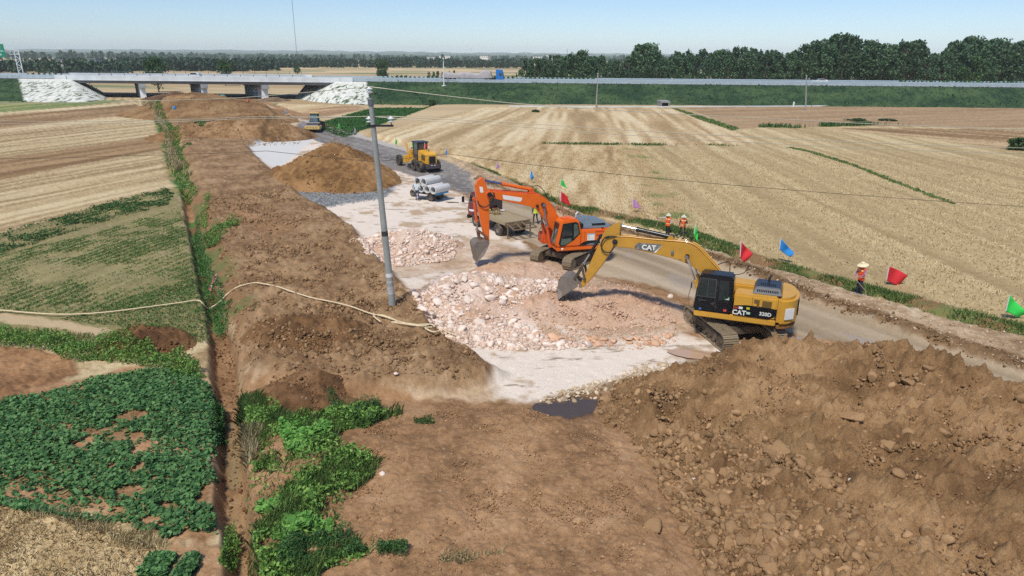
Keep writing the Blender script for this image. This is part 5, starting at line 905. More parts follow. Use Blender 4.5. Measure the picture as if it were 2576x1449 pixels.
# ---------------------------------------------------------------- machines
DUST = S(176,150,118)
M_OR = mat('orange_paint', S(240,112,28), .38, 0, .06, 1.5, DUST*.8, .06, coat=.15); M_OR2 = mat('faded_orange_paint', S(226,96,40), .55, 0, .1, 2., DUST*.7, .15); M_YE = mat('yellow_paint', S(214,162,62), .4, 0, .07, 1.5, DUST*.6, .12, coat=.1); M_YED = mat('worn_yellow_paint', S(196,146,52), .5, 0, .1, 2., S(70,56,40), .18, dscale=2.2)
M_BLK = mat('black_paint', S(24,26,32), .3, 0, .1, 2., DUST*.35, .05, spec=.5); M_BLKM = mat('matt_black', S(34,33,35), .65, 0, .15, 3., DUST*.5, .12); M_CHR = mat('chrome_rod', S(205,208,214), .22, .9, .04, 2.); M_GREYH = mat('grey_hood_paint', S(112,126,140), .4, 0, .08, 1.5, DUST*.8, .06)
M_TRK = mat('muddy_track', S(150,134,110), .9, .0, .2, 3., S(84,72,58), .35, bump=.4); M_UND = mat('muddy_undercarriage', S(92,80,66), .92, 0, .25, 3., S(140,122,98), .3, bump=.4); M_BKT = mat('scraped_bucket_steel', S(134,124,116), .6, .2, .2, 3., S(120,98,74), .25, bump=.3); M_BKTL = mat('polished_bucket_edge', S(170,164,160), .45, .5, .15, 4., DUST*.7, .12)
M_GLS = glass('cab_glass', (.025, .035, .035), .05); M_GLG = mat('greenish_glass', S(84,104,96), .08, 0, .25, 2., spec=.8); M_RUB = mat('tyre_rubber', S(74,70,66), .9, 0, .15, 5., DUST*.75, .3, bump=.3); M_RIM = mat('wheel_rim', S(128,118,106), .7, .1, .15, 4., DUST*.6, .2); M_TXT = mat('white_lettering', S(238,238,236), .5, 0, .05, 5.); M_BLUE = mat('blue_sticker', S(60,110,190), .5, 0, .05, 5.); M_REDS = mat('red_sticker', S(206,70,64), .5, 0, .05, 5.); M_YELS = mat('lime_sticker', S(206,204,40), .5, 0, .05, 5.); M_GRS = mat('mint_sticker', S(190,222,196), .5, 0, .05, 5.); M_MESH = mat('vent_mesh', S(120,92,44), .7, .2, .3, 30.); M_WORN = mat('worn_dark_decal', S(104,104,106), .6, 0, .35, 6., S(170,168,164), .3, dscale=6.)
def panel(pts, y, th, name, m, parent, bevel=0.): mb = MB(); mb.prism(pts, y, y+th); return mb.build(name, m, parent, bevel)
def track(parent, yc, W, Lh, rz, name='track', n=46):
    "closed chain of shoes round idler and sprocket"
    r = rz; per = 4*Lh+2*PI*r; m = MB()
    def at(s):
        s %= per
        if s < 2*Lh: return Vector((-Lh+s, 0, 2*r)), Vector((1, 0, 0))
        s -= 2*Lh
        if s < PI*r: a = PI/2-s/r; return Vector((Lh+r*math.cos(a), 0, r+r*math.sin(a))), Vector((math.sin(a), 0, -math.cos(a)))
        s -= PI*r
        if s < 2*Lh: return Vector((Lh-s, 0, 0)), Vector((-1, 0, 0))
        s -= 2*Lh; a = -PI/2-s/r; return Vector((-Lh+r*math.cos(a), 0, r+r*math.sin(a))), Vector((math.sin(a), 0, -math.cos(a)))
    pit = per/n
    for i in range(n):
        p, d = at((i+.5)*pit); nrm = Vector((-d.z, 0, d.x)); c = p+Vector((0, yc, .02)); a = d*pit*.47
        if i % 2 and 0 < p.x*0+1: sag = Vector((0, 0, 0))
        for (o0, o1, l0, l1) in ((-.05, 0, -1, 1), (0, .035, -.9, -.55), (0, .025, .1, .4)):
            q = [c+a*l0+nrm*o0, c+a*l1+nrm*o0, c+a*l1+nrm*o1, c+a*l0+nrm*o1]; yy = Vector((0, W/2, 0)); m.add([v-yy for v in q]+[v+yy for v in q], [(0, 1, 2, 3), (7, 6, 5, 4), (0, 4, 5, 1), (1, 5, 6, 2), (2, 6, 7, 3), (3, 7, 4, 0)])
    t = m.build(name, M_TRK, parent); m = MB(); m.prism([(-Lh*.95, r*.55), (Lh*.9, r*.55), (Lh*.9, r*1.3), (Lh*.5, r*1.62), (-Lh*.7, r*1.62), (-Lh*.95, r*1.3)], yc-W*.36, yc+W*.36); m.build('track_frame', M_UND, t, .03)
    for k in range(7): x = -Lh*.8+k*Lh*1.6/6; m = MB(); m.cyl((x, yc-W*.42, r*.36), (x, yc+W*.42, r*.36), r*.34, n=12); m.build('roller', M_UND, t)
    for x, nm in ((Lh, 'idler'), (-Lh, 'sprocket')): m = MB(); m.cyl((x, yc-W*.40, r), (x, yc+W*.40, r), r*.86, n=18); m.cyl((x, yc-W*.44, r), (x, yc+W*.44, r), r*.3, n=12); m.build(nm, M_TRK if nm == 'idler' else M_UND, t, .02)
    return t
def hyd(parent, p, q, frac, r, m_b, m_r, name, y=0.):
    p = Vector((p[0], y, p[1])); q = Vector((q[0], y, q[1])); k = p+(q-p)*frac; m = MB(); m.cyl(p, k, r, n=14); m.cyl(k-(q-p).normalized()*.12, k, r*1.2, n=14); m.cyl((p.x, y-r*1.3, p.z), (p.x, y+r*1.3, p.z), r*1.15, n=12); b = m.build(name, m_b, parent, smooth=True)
    m = MB(); m.cyl(k, q, r*.58, n=12); m.cyl((q.x, y-r*1.3, q.z), (q.x, y+r*1.3, q.z), r*1.1, n=12); m.build('rod', m_r, b, smooth=True); return b
def bucket(parent, path, side, hinge, linkp, w, m_s, m_e):
    m = MB(); n = len(path); vs = [(s, -w, z) for s, z in path]+[(s, w, z) for s, z in path]; inn = []
    cx = sum(p[0] for p in side)/len(side); cz = sum(p[1] for p in side)/len(side)
    for s, z in path: d = Vector((cx-s, cz-z)).normalized()*.04; inn.append((s+d.x, z+d.y))
    vs += [(s, -w, z) for s, z in inn]+[(s, w, z) for s, z in inn]; fs = []
    for i in range(n-1): fs += [(i, i+1, n+i+1, n+i), (2*n+i, 3*n+i, 3*n+i+1, 2*n+i+1)]
    for i in range(n-1): fs += [(i, 2*n+i, 2*n+i+1, i+1), (n+i, n+i+1, 3*n+i+1, 3*n+i)]
    fs += [(0, n, 3*n, 2*n), (n-1, 3*n-1, 4*n-1, 2*n-1)]; m.add(vs, fs)
    for y0 in (-w, w-.035): m.prism([(s+(cx-s)*.012, z+(cz-z)*.012) for s, z in side], y0, y0+.035)
    b = m.build('bucket', m_s, parent); m = MB()
    e0 = Vector((side[-2][0], 0, side[-2][1])); tip = Vector((path[-1][0], 0, path[-1][1]))
    for y0 in (-w-.02, w-.025): m.prism([(side[-3][0], side[-3][1]), (side[-2][0], side[-2][1]), (side[-1][0], side[-1][1]), (side[-1][0]+(cx-side[-1][0])*.35, side[-1][1]+(cz-side[-1][1])*.35), (side[-3][0]+(cx-side[-3][0])*.3, side[-3][1]+(cz-side[-3][1])*.3)], y0, y0+.045)
    m.build('side_cutter', m_e, b); m = MB()
    for y in (-.2, .2): m.prism([hinge, (hinge[0]-.08, hinge[1]+.06), (linkp[0]-.05, linkp[1]+.08), (linkp[0]+.1, linkp[1]+.02), path[2], path[1]], y-.03, y+.03)
    for c in (hinge, linkp): m.cyl((c[0], -.28, c[1]), (c[0], .28, c[1]), .065, n=12)
    m.build('ear', m_s, b); d = (Vector(path[-1])-Vector(path[-2])).normalized()
    for k in range(5):
        y = -w+.08+k*(2*w-.16)/4; p = tip-Vector((d.x, 0, d.y))*.05; q = tip+Vector((d.x, 0, d.y))*.17; m = MB(); m.add([(p.x-d.y*.05, y-.06, p.z+d.x*.05), (p.x+d.y*.05, y-.06, p.z-d.x*.05), (p.x+d.y*.05, y+.06, p.z-d.x*.05), (p.x-d.y*.05, y+.06, p.z+d.x*.05), (q.x, y-.035, q.z), (q.x, y+.035, q.z)], [(0, 1, 2, 3), (0, 4, 1), (2, 5, 3), (1, 4, 5, 2), (3, 5, 4, 0)]); m.build('tooth', m_e, b)
    return b
def cwplan(x0, dep, hw_, n=15, p=2.6):
    P = []
    for i in range(n): y = hw_*math.cos(PI*i/(n-1)); P.append((x0-dep*(1-abs(y/hw_)**p)**.55, y))
    return P
# ---- yellow excavator
E = thing('excavator', 'yellow excavator with a black cab digging in the wide rubble heap', 'excavator', (10.55, 30.3, 0), math.radians(158)); ua = math.radians(101-158)
ub = bpy.data.objects.new('undercarriage', None); COL.objects.link(ub); ub.parent = E; ub.rotation_euler = (0, 0, ua)
m = MB(); m.box(-1.1, 1.1, -.75, .75, .4, .78); m.cyl((0, 0, .7), (0, 0, 1.1), .78, n=28)
for sx in (-1, 1):
    for sy in (-1, 1): m.bar((sx*.5, sy*.5, .6), (sx*1.05, sy*1.2, .5), .5, .3)
cf = m.build('centre_frame', M_UND, ub, .03)
for y in (-1.19, 1.19): track(ub, y, .72, 1.72, .40)
def upper(E, hw_, z0, z1, zt, xr, paint, skirt):
    m = MB(); m.box(xr, 1.72, -hw_, hw_, z0, z1); return m.build('deck_skirt', skirt, E, .04)
upper(E, 1.38, 1.14, 1.42, 2.45, -1.84, M_YE, M_YE)
m = MB(); m.box(-1.845, .0, .34, 1.375, 1.425, 2.44); hs = m.build('engine_housing', M_YE, E, .07)
m = MB(); m.box(-1.845, -.72, -.335, .335, 1.425, 2.43); m.build('rear_housing', M_YE, E, .04); m = MB(); m.box(-.715, .2, -.34, .335, 1.425, 1.8); m.build('centre_well', mat('dull_yellow', S(176,134,40), .6, 0, .1, 2.), E)
m = MB(); m.box(-1.845, 1.0, -1.375, -.345, 1.425, 2.4); m.box(1.0, 1.5, -1.35, -.5, 1.425, 1.95); m.build('tank_housing', M_YE, E, .07)
panel([(-.02, 1.44), (-1.5, 1.44), (-1.84, 1.62), (-1.84, 1.95), (-1.2, 1.985), (-.55, 1.985), (-.02, 1.9)], 1.376, .008, 'black_panel', M_BLK, hs)
for pts in ([(-.85,2.3),(-1.08,2.3),(-1.08,1.95),(-.97,1.95),(-.97,2.13),(-.85,2.13)], [(-1.2,2.28),(-1.6,2.28),(-1.6,1.98),(-1.2,1.98)]): panel(pts, 1.377, .012, 'vent', M_MESH, hs)
m = MB(); m.box(-.79, -.775, 1.372, 1.379, 1.43, 2.4); m.build('door_seam', M_BLKM, hs); lettering('CAT', .3, M_TXT, hs, frame_y(-.27, 1.388, 1.585), bold=.03, sx=1.0); panel([(-.22,1.475),(-.33,1.475),(-.275,1.58)], 1.389, .004, 'logo_triangle', M_BLK, hs); lettering('320D', .23, M_TXT, hs, frame_y(-1.38, 1.386, 1.66), bold=.025, sx=1.0)
for (a, b, c, d), mm in (((-.05,-.19,1.78,1.85),M_REDS),((-.23,-.40,1.77,1.88),M_TXT),((-.56,-.7,1.79,1.89),M_YELS),((-.58,-.74,1.56,1.67),M_GRS)): panel([(a,c),(b,c),(b,d),(a,d)], 1.386, .003, 'sticker', mm, hs)
m = MB(); P = cwplan(-1.86, .86, 1.38); m.plan(P, 1.16, 2.47); cw = m.build('counterweight', M_YE, E, .14, True); m = MB(); P2 = cwplan(-1.88, .80, 1.30); m.plan(P2, 1.0, 1.155); m.build('lower_rim', mat('rusty_yellow', S(142,98,52), .7, 0, .25, 3.), cw, .03)
cm_ = Matrix.Translation((-2.725, -.05, 1.86)) @ Matrix.Rotation(-PI/2, 4, 'Z') @ Matrix.Rotation(PI/2, 4, 'X'); m = MB(); m.box(-2.735, -2.70, -.62, .5, 1.5, 2.22); m.build('black_plate', M_BLK, cw); lettering('CAT', .62, M_TXT, cw, Matrix.Translation((-2.742, -.06, 1.86)) @ Matrix.Rotation(-PI/2, 4, 'Z') @ Matrix.Rotation(PI/2, 4, 'X'), bold=.03)
m = MB(); m.plan([(-2.19,1.31),(-2.53,1.01),(-2.56,1.04),(-2.22,1.34)], 1.5, 2.0); m.build('notice_sheet', M_TXT, cw)
m = MB(); m.add([(-.72,-.7,2.44),(-.72,1.0,2.44),(-1.98,1.0,2.44),(-1.98,-.7,2.44),(-.86,-.55,2.72),(-.86,.72,2.72),(-1.86,.72,2.72),(-1.86,-.55,2.72)], [(3,2,1,0),(4,5,6,7),(0,1,5,4),(1,2,6,5),(2,3,7,6),(3,0,4,7)]); hd = m.build('engine_hood', mat('navy_black_paint', S(40,48,62), .35, 0, .1, 2., DUST*.5, .06), E, .03); m = MB()
for k in range(12): x = -.92-k*.078; m.box(x-.024, x+.024, .72, .91, 2.5, 2.62)
for k in range(8): x = -1.05-k*.085; m.box(x-.026, x+.026, .12, .42, 2.715, 2.729)
m.build('slot', mat('slot_dark', S(14,14,18), .8), hd); m = MB(); m.tube([(-1.35,-.35,2.7),(-1.35,-.35,2.86),(-1.42,-.42,2.98)], .055, 8); m.build('exhaust_pipe', M_BLKM, E, smooth=True); m = MB(); m.lathe([(0,.2),(.17,.2),(.19,.16),(.15,.12),(.15,.03),(.2,0),(0,0)], (.55,-.95,2.4), 'z', 16); m.build('filler_cap', mat('cap_yellow', S(200,170,40), .6), E, smooth=True)
def cab(E, x0, x1, xt0, xt1, y0, y1, z0, z1, m_, bev, name='cab'):
    m = MB(); m.add([(x0, y0, z0), (x1, y0, z0), (x1, y1, z0), (x0, y1, z0), (xt0, y0+.06, z1), (xt1, y0+.06, z1), (xt1, y1-.05, z1), (xt0, y1-.05, z1)], [(3, 2, 1, 0), (4, 5, 6, 7), (0, 1, 5, 4), (1, 2, 6, 5), (2, 3, 7, 6), (3, 0, 4, 7)]); return m.build(name, m_, E, bev, True)
cb = cab(E, .04, 1.79, .12, 1.58, .4, 1.41, 1.425, 3.2, M_BLK, .08)
def tilt_panel(pts, name, mm, yb=1.412, tl=.05, zr=(1.425, 3.2), th=.008, parent=None):
    m = MB(); f = lambda z: yb-tl*(z-zr[0])/(zr[1]-zr[0]); n = len(pts); vs = [(s, f(z)-.004, z) for s, z in pts]+[(s, f(z)+th, z) for s, z in pts]; m.add(vs, [tuple(range(n)), tuple(range(2*n-1, n-1, -1))]+[((i+1) % n, i, n+i, n+(i+1) % n) for i in range(n)]); return m.build(name, mm, parent)
M_BLKF = mat('window_seal', S(70,72,76), .5, 0, .1, 3.)
tilt_panel([(1.585,3.02),(.84,3.02),(.80,2.13),(1.665,2.13)], 'window_frame', M_BLKF, parent=cb); w_ = tilt_panel([(1.555,2.99),(1.21,2.99),(1.205,2.17),(1.635,2.17)], 'window', M_GLS, th=.012, parent=cb); tilt_panel([(1.18,2.99),(.87,2.99),(.83,2.17),(1.175,2.17)], 'window', M_GLS, th=.012, parent=cb)
tilt_panel([(.72,2.98),(.28,2.98),(.24,2.2),(.68,2.0)], 'window', M_GLS, th=.01, parent=cb); m = MB(); m.box(.76,.775,1.405,1.418,1.5,2.95); m.build('door_seam', M_BLKM, cb); m = MB(); m.bar((1.45,1.43,1.98),(1.2,1.43,1.97),.03); m.build('handle', M_BLKF, cb)
for pts, mm in (([(.42,2.12),(.22,2.12),(.22,2.25),(.42,2.25)],M_GRS),([(.42,1.55),(.28,1.55),(.28,1.66),(.42,1.66)],M_REDS),([(1.5,1.5),(1.4,1.5),(1.4,1.59),(1.5,1.59)],M_BLUE)): tilt_panel(pts, 'sticker', mm, th=.01, parent=cb)
m = MB(); m.add([(.03,.52,2.28),(.03,1.28,2.28),(.098,1.26,2.98),(.098,.56,2.98)], [(0,1,2,3)]); m.build('rear_window', mat('rear_glass', S(88,88,90), .12, 0, .15, 2., spec=.8), cb); m = MB(); m.add([(1.806,.5,1.6),(1.806,1.32,1.6),(1.61,1.28,3.05),(1.61,.54,3.05)], [(0,1,2,3)]); m.build('windscreen', M_GLS, cb)
m = MB(); m.tube([(1.8,1.35,1.5),(1.95,1.45,1.6),(2.0,1.5,2.2),(1.92,1.48,2.6)], .014, 5); m.build('mirror_arm', M_BLKM, E, smooth=True); m = MB(); m.box(1.9,1.94,1.38,1.56,2.5,2.78); m.build('mirror', M_BLKM, E, .02)
m = MB(); m.tube(smoothpts([(1.3,-.6,1.9),(1.25,-.7,2.75),(1.0,-.75,3.12),(.55,-1.1,3.2),(.5,-1.2,2.8),(.45,-1.22,2.35)]), .022, 6); m.build('handrail', M_BLKM, E, smooth=True); m = MB(); m.tube(smoothpts([(.45,-1.22,2.5),(-.1,-1.28,2.65),(-.3,-1.3,2.9),(-.35,-1.3,3.05)]), .02, 6); m.build('handrail', M_BLKM, E, smooth=True)
# boom, stick, bucket
BT = [(5.78,4.2),(5.11,4.23),(4.33,4.22),(3.65,4.22),(2.94,4.23),(2.55,4.25),(2.25,4.2),(1.95,4.05),(1.54,3.72),(1.24,3.41),(.93,3.11),(.5,2.55),(.25,2.1),(.1,1.85)]; BB = [(.25,1.55),(.5,1.6),(.9,2.05),(1.3,2.55),(1.7,2.91),(1.95,3.08),(2.24,3.24),(2.63,3.37),(3.11,3.47),(3.7,3.55),(4.44,3.64),(5.08,3.73),(5.7,3.72),(5.95,3.82),(6.0,3.98),(5.9,4.15)]
bo = panel(BT+BB, -.3, .6, 'boom', M_YED, E, .025); panel([(4.89,3.8),(4.84,3.95),(4.70,4.05),(3.62,4.09),(3.62,4.03),(3.93,3.66),(4.8,3.74)], .302, .006, 'decal', M_WORN, bo); lettering('CAT', .33, M_TXT, bo, frame_y(4.2, .312, 3.865, tilt=math.radians(2)), bold=.03, sx=1.05); panel([(4.24,3.7),(4.1,3.7),(4.17,3.83)], .312, .004, 'logo_triangle', M_BLKM, bo); panel([(3.62,4.03),(3.85,3.66),(3.95,3.66),(3.62,3.99)], .309, .004, 'stripe', M_TXT, bo)
for y in (-.16, -.08, .14, .2): m = MB(); m.tube(smoothpts([(5.8,y,4.24),(5.1,y,4.28),(4.3,y,4.27),(3.4,y,4.29),(2.6,y,4.31),(2.25,y,4.26),(1.9,y,4.08),(1.2,y,3.44),(.85,y,3.1)], 3), .022, 5); m.build('hydraulic_line', M_YE, bo, smooth=True)
for y in (-.46, .46): hyd(E, (1.35, 1.3), (2.37, 3.66), .55, .085, M_YE, M_CHR, 'boom_cylinder', y)
m = MB(); m.cyl((2.37,-.56,3.66),(2.37,.56,3.66), .1, n=14); m.build('pin', M_BLKM, bo); hyd(E, (3.22, 4.42), (5.72, 4.74), .68, .105, M_BLK, M_CHR, 'arm_cylinder'); m = MB(); m.prism([(3.0,4.2),(3.5,4.2),(3.3,4.52),(3.15,4.52)], -.16, -.12); m.prism([(3.0,4.2),(3.5,4.2),(3.3,4.52),(3.15,4.52)], .12, .16); m.build('cylinder_bracket', M_YED, bo)
ST = [(5.66,4.84),(5.8,4.9),(6.05,4.76),(6.37,4.53),(6.52,4.3),(6.57,4.05),(6.64,3.8),(6.73,3.66),(6.99,3.01),(7.25,2.29),(7.38,2.0),(7.52,1.6),(7.6,1.42),(7.52,1.34),(7.4,1.4),(7.2,1.63),(6.9,2.05),(6.5,2.65),(6.05,3.47),(5.76,3.8),(5.68,4.0),(5.7,4.3)]
sk_ = panel(ST, -.2, .4, 'stick', M_YED, E, .02); m = MB(); m.cyl((5.86,-.36,3.98),(5.86,.36,3.98), .13, n=16); m.cyl((5.86,-.39,3.98),(5.86,.39,3.98), .07, n=12); m.build('pivot_pin', M_BLKM, sk_)
hyd(E, (6.66, 4.12), (7.5, 2.56), .62, .075, M_BLKM, M_CHR, 'bucket_cylinder')
m = MB()
for y in (-.24, .24): m.bar((7.5,y,2.56),(7.33,y,1.86), .09, .1); m.bar((7.5,y*.6,2.56),(7.84,y*.6,1.84), .1, .12)
for p in ((7.5,2.56),(7.84,1.84),(7.33,1.86)): m.cyl((p[0],-.3,p[1]),(p[0],.3,p[1]), .075, n=12)
m.build('bucket_link', M_UND, E); bucket(E, [(7.62,1.6),(7.8,1.73),(8.2,1.96),(8.5,1.92),(8.61,1.7),(8.64,1.23),(8.59,.74)], [(7.52,1.56),(7.8,1.71),(8.2,1.94),(8.5,1.9),(8.6,1.69),(8.63,1.23),(8.58,.70),(8.4,.86)], (7.55,1.45), (7.84,1.84), .58, M_BKT, M_BKTL)
m = MB(); m.tube(smoothpts([(5.95,.2,4.22),(6.35,.3,4.15),(6.55,.32,3.75),(6.4,.3,3.45),(6.1,.3,3.42),(5.9,.26,3.7)]), .035, 6); m.tube(smoothpts([(5.6,.2,4.2),(6.0,.26,4.22),(6.35,.25,4.1)]), .03, 6); m.build('hose', M_BLKM, E, smooth=True); m = MB(); m.tube(smoothpts([(3.1,.1,4.5),(2.75,.05,4.62),(2.5,.05,4.4),(2.2,0,4.3)]), .022, 5); m.tube(smoothpts([(3.1,-.1,4.5),(2.6,-.1,4.7),(2.3,-.1,4.35)]), .022, 5); m.build('hose', M_BLKM, E, smooth=True); m = MB(); m.box(3.0,3.14,.3,.42,3.72,3.84); m.build('work_lamp', M_GREYH, bo, .02)
# ---- orange excavator
O = thing('excavator', 'orange excavator with a grey engine hood resting its bucket by the upper rubble', 'excavator', (3.55, 42.5, 0), math.radians(196)); ub = bpy.data.objects.new('undercarriage', None); COL.objects.link(ub); ub.parent = O; ub.rotation_euler = (0, 0, math.radians(234-196))
m = MB(); m.box(-1.1, 1.1, -.7, .7, .4, .78); m.cyl((0, 0, .7), (0, 0, 1.02), .78, n=28)
for sx in (-1, 1):
    for sy in (-1, 1): m.bar((sx*.5, sy*.5, .62), (sx*1.05, sy*1.2, .5), .5, .3)
m.build('centre_frame', M_UND, ub, .03)
for y in (-1.2, 1.2): track(ub, y, .62, 1.65, .40)
m = MB(); m.box(-1.9, 1.2, -1.36, 1.37, 1.03, 1.3); m.build('deck_skirt', M_OR, O, .05)
m = MB(); m.box(-1.9, -.38, .34, 1.36, 1.305, 2.27); hs = m.build('engine_housing', M_OR, O, .06); m = MB(); m.box(-1.9, -.6, -.335, .335, 1.305, 2.25); m.build('rear_housing', M_OR, O, .04); m = MB(); m.box(-1.9, 1.15, -1.35, -.345, 1.305, 2.2); m.box(1.15, 1.6, -1.3, -.4, 1.1, 1.75); m.build('tank_housing', M_OR2, O, .06)
panel([(-.2,1.32),(-1.88,1.32),(-1.88,1.6),(-.9,1.62),(-.55,1.55)], 1.362, .008, 'black_panel', M_BLK, hs); panel([(-.72,1.32),(-1.88,1.32),(-1.88,1.4),(-1.1,1.44),(-.85,1.4)], 1.371, .006, 'silver_stripe', M_GREYH, hs); lettering('D', .2, M_TXT, hs, frame_y(-1.5, 1.374, 1.56), bold=.03); lettering('S', .2, M_TXT, hs, frame_y(-1.68, 1.374, 1.56), bold=.03)
m = MB(); m.box(-1.28,-.79,1.36,1.375,1.62,2.06); sh = m.build('notice_sheet', M_TXT, hs); m = MB(); m.box(-1.28,-.79,1.3755,1.377,2.0,2.06); m.build('blue_band', mat('cyan_band', S(70,170,206), .5), sh); m = MB()
for k in range(5): m.box(-.84-.12, -.84, 1.3755, 1.377, 1.72+k*.055, 1.735+k*.055)
m.build('print', mat('grey_print', S(170,180,190), .6), sh)
for z_, n_, x0 in ((2.1,9,-1.36),(1.86,8,-1.42)): 
    m = MB()
    for k in range(n_): m.box(x0-k*.058-.02, x0-k*.058+.02, 1.358, 1.366, z_, z_+.12)
    m.build('vent', mat('red_slot', S(176,60,30), .7), hs)
m = MB(); m.box(-.62,-.61,1.356,1.364,1.31,2.25); m.build('door_seam', M_BLKM, hs); m = MB(); m.plan(cwplan(-1.92,.84,1.36), 1.05, 2.28); m.build('counterweight', M_OR, O, .12, True)
m = MB(); m.add([(-.62,-.75,2.28),(-.62,.98,2.28),(-2.5,.98,2.28),(-2.5,-.75,2.28),(-.72,-.6,2.86),(-.95,.62,2.86),(-2.15,.62,2.66),(-2.15,-.6,2.66),(-2.5,.9,2.45),(-.66,.95,2.45)], [(3,2,1,0),(4,5,6,7),(0,1,9,5,4),(1,2,8,9),(9,8,6,5),(2,3,7,6,8),(3,0,4,7)]); hd = m.build('engine_hood', M_GREYH, O, .03); m = MB()
for k in range(13): x = -1.28-k*.07; m.box(x-.02,x+.02,.80,.93,2.43,2.56)
m.build('slot', mat('slot_dark', S(14,14,18), .8), hd); m = MB(); m.box(-.66,-.4,.3,.95,2.28,2.62); m.build('air_filter', M_BLK, O, .03); m = MB(); m.tube([(-.7,-.5,2.7),(-.7,-.5,2.9),(-.85,-.55,3.02)], .07, 8); m.build('exhaust_pipe', mat('pale_metal', S(216,216,220), .4, .3), O, smooth=True)
# cab: orange shell, big dark door and front glass
m = MB(); prof = [(1.22,1.305),(1.3,1.5),(1.26,1.7),(1.02,2.86),(.9,3.0),(.1,3.06),(-.2,2.96),(-.38,2.2),(-.38,1.305)]; m.prism(prof, .40, 1.385); cb = m.build('cab', M_OR, O, .07, True)
panel([(1.02,1.36),(1.1,1.55),(.86,2.78),(.02,2.86),(-.14,2.78),(-.3,2.12),(.1,1.72),(.72,1.36)], 1.384, .012, 'door', M_BLK, cb); dr = cb
for pts in ([(.8,2.72),(.3,2.78),(.24,2.02),(.92,1.98)], [(.14,2.76),(-.08,2.72),(-.24,2.14),(.12,1.84)], [(1.0,1.45),(.92,1.82),(.3,1.86),(.26,1.66),(.72,1.42)]): panel(pts, 1.394, .008, 'window', M_GLG if pts[0][0] < .5 or pts[0][1] < 1.6 else M_GLS, cb)
m = MB(); m.add([(1.315,.5,1.52),(1.315,1.26,1.52),(1.06,1.26,2.82),(1.06,.5,2.82)], [(0,1,2,3)]); m.build('windscreen', M_GLG, cb); m = MB(); m.add([(1.075,.5,2.76),(1.075,1.26,2.76),(1.14,1.26,2.45),(1.14,.5,2.45)], [(0,1,2,3)]); m.build('sun_strip', M_BLK, cb); m = MB(); m.bar((1.3,.85,1.75),(1.15,.7,2.5),.025); m.bar((1.2,.7,2.4),(1.18,1.05,2.42),.025); m.build('wiper', M_BLKM, cb); m = MB(); m.plan([(.75,.6),(.15,.6),(.05,.8),(.15,1.15),(.75,1.15),(.85,.8)], 3.02, 3.075); m.build('roof_hatch', M_OR, cb, .02); m = MB(); m.lathe([(0,.04),(.06,.03),(.08,0)], (.85,1.38,1.17), 'y', 12); m.build('lamp', M_TXT, O)
m = MB(); m.tube(smoothpts([(1.6,-.4,1.2),(1.75,-.45,1.5),(1.75,-.5,2.0),(1.5,-.5,2.3)]), .022, 6); m.build('handrail', M_OR2, O, smooth=True); m = MB(); m.tube(smoothpts([(.6,-.9,2.2),(.55,-1.0,3.0),(.3,-1.1,3.35),(.0,-1.2,3.3),(-.1,-1.2,2.9),(-.1,-1.2,2.25)]), .022, 6); m.build('handrail', M_OR2, O, smooth=True)
BT = [(5.3,4.78),(5.21,4.82),(4.27,4.7),(3.34,4.59),(2.59,4.51),(2.2,4.46),(1.92,4.34),(1.66,4.18),(1.43,3.97),(1.03,3.44),(.75,3.0),(.45,2.4),(.2,1.9)]; BB = [(.3,1.5),(.6,1.55),(.95,1.9),(1.34,2.37),(1.59,2.72),(1.84,3.11),(2.05,3.38),(2.23,3.53),(2.62,3.73),(3.33,3.91),(4.27,4.16),(5.1,4.38),(5.35,4.45),(5.42,4.6)]
bo = panel(BT+BB, -.3, .6, 'boom', M_OR, O, .025); panel([(4.41,4.55),(3.17,4.31),(3.2,4.15),(3.3,4.07),(4.33,4.27),(4.38,4.32)], .302, .006, 'white_patch', M_TXT, bo)
for y in (-.16,.16): m = MB(); m.tube(smoothpts([(5.2,y,4.86),(4.3,y,4.74),(3.3,y,4.63),(2.6,y,4.55),(2.2,y,4.5),(1.9,y,4.38),(1.4,y,3.98),(.9,y,3.28)],3), .025, 5); m.build('hydraulic_line', M_OR2, bo, smooth=True)
for y in (-.46,.46): hyd(O, (1.35,1.2), (1.83,3.83), .48, .09, M_OR2, M_GREYH, 'boom_cylinder', y)
m = MB(); m.cyl((1.83,-.56,3.83),(1.83,.56,3.83),.12,n=14); m.cyl((2.2,.28,3.75),(2.2,.42,3.75),.09,n=12); m.build('pin', M_BLKM, bo); hyd(O, (2.5,4.74), (5.66,5.46), .6, .11, M_OR, mat('blue_rod', S(96,112,176), .3, .6, .06, 2.), 'arm_cylinder'); m = MB()
for y in (-.14,.14): m.prism([(2.3,4.46),(2.75,4.5),(2.58,4.84),(2.42,4.84)], y-.02, y+.02)
m.build('cylinder_bracket', M_OR2, bo)
ST = [(5.5,5.5),(5.58,5.6),(5.7,5.6),(5.93,5.42),(6.03,5.2),(6.05,4.98),(5.99,4.31),(5.9,3.8),(5.7,2.7),(5.48,1.85),(5.38,1.6),(5.25,1.58),(5.22,1.75),(5.22,2.6),(5.21,4.09),(5.1,4.45),(5.14,4.7),(5.3,4.88),(5.44,5.3)]
sk_ = panel(ST, -.2, .4, 'stick', M_OR, O, .02); panel([(5.83,5.1),(5.62,5.06),(5.58,4.72),(5.78,4.74)], .202, .005, 'white_patch', M_TXT, sk_); m = MB(); m.cyl((5.24,-.36,4.6),(5.24,.36,4.6),.14,n=16); m.cyl((5.24,-.4,4.6),(5.24,.4,4.6),.07,n=12); m.build('pivot_pin', M_BLKM, sk_)
hyd(O, (6.12,4.32), (5.92,2.36), .72, .085, M_OR2, M_CHR, 'bucket_cylinder'); m = MB()
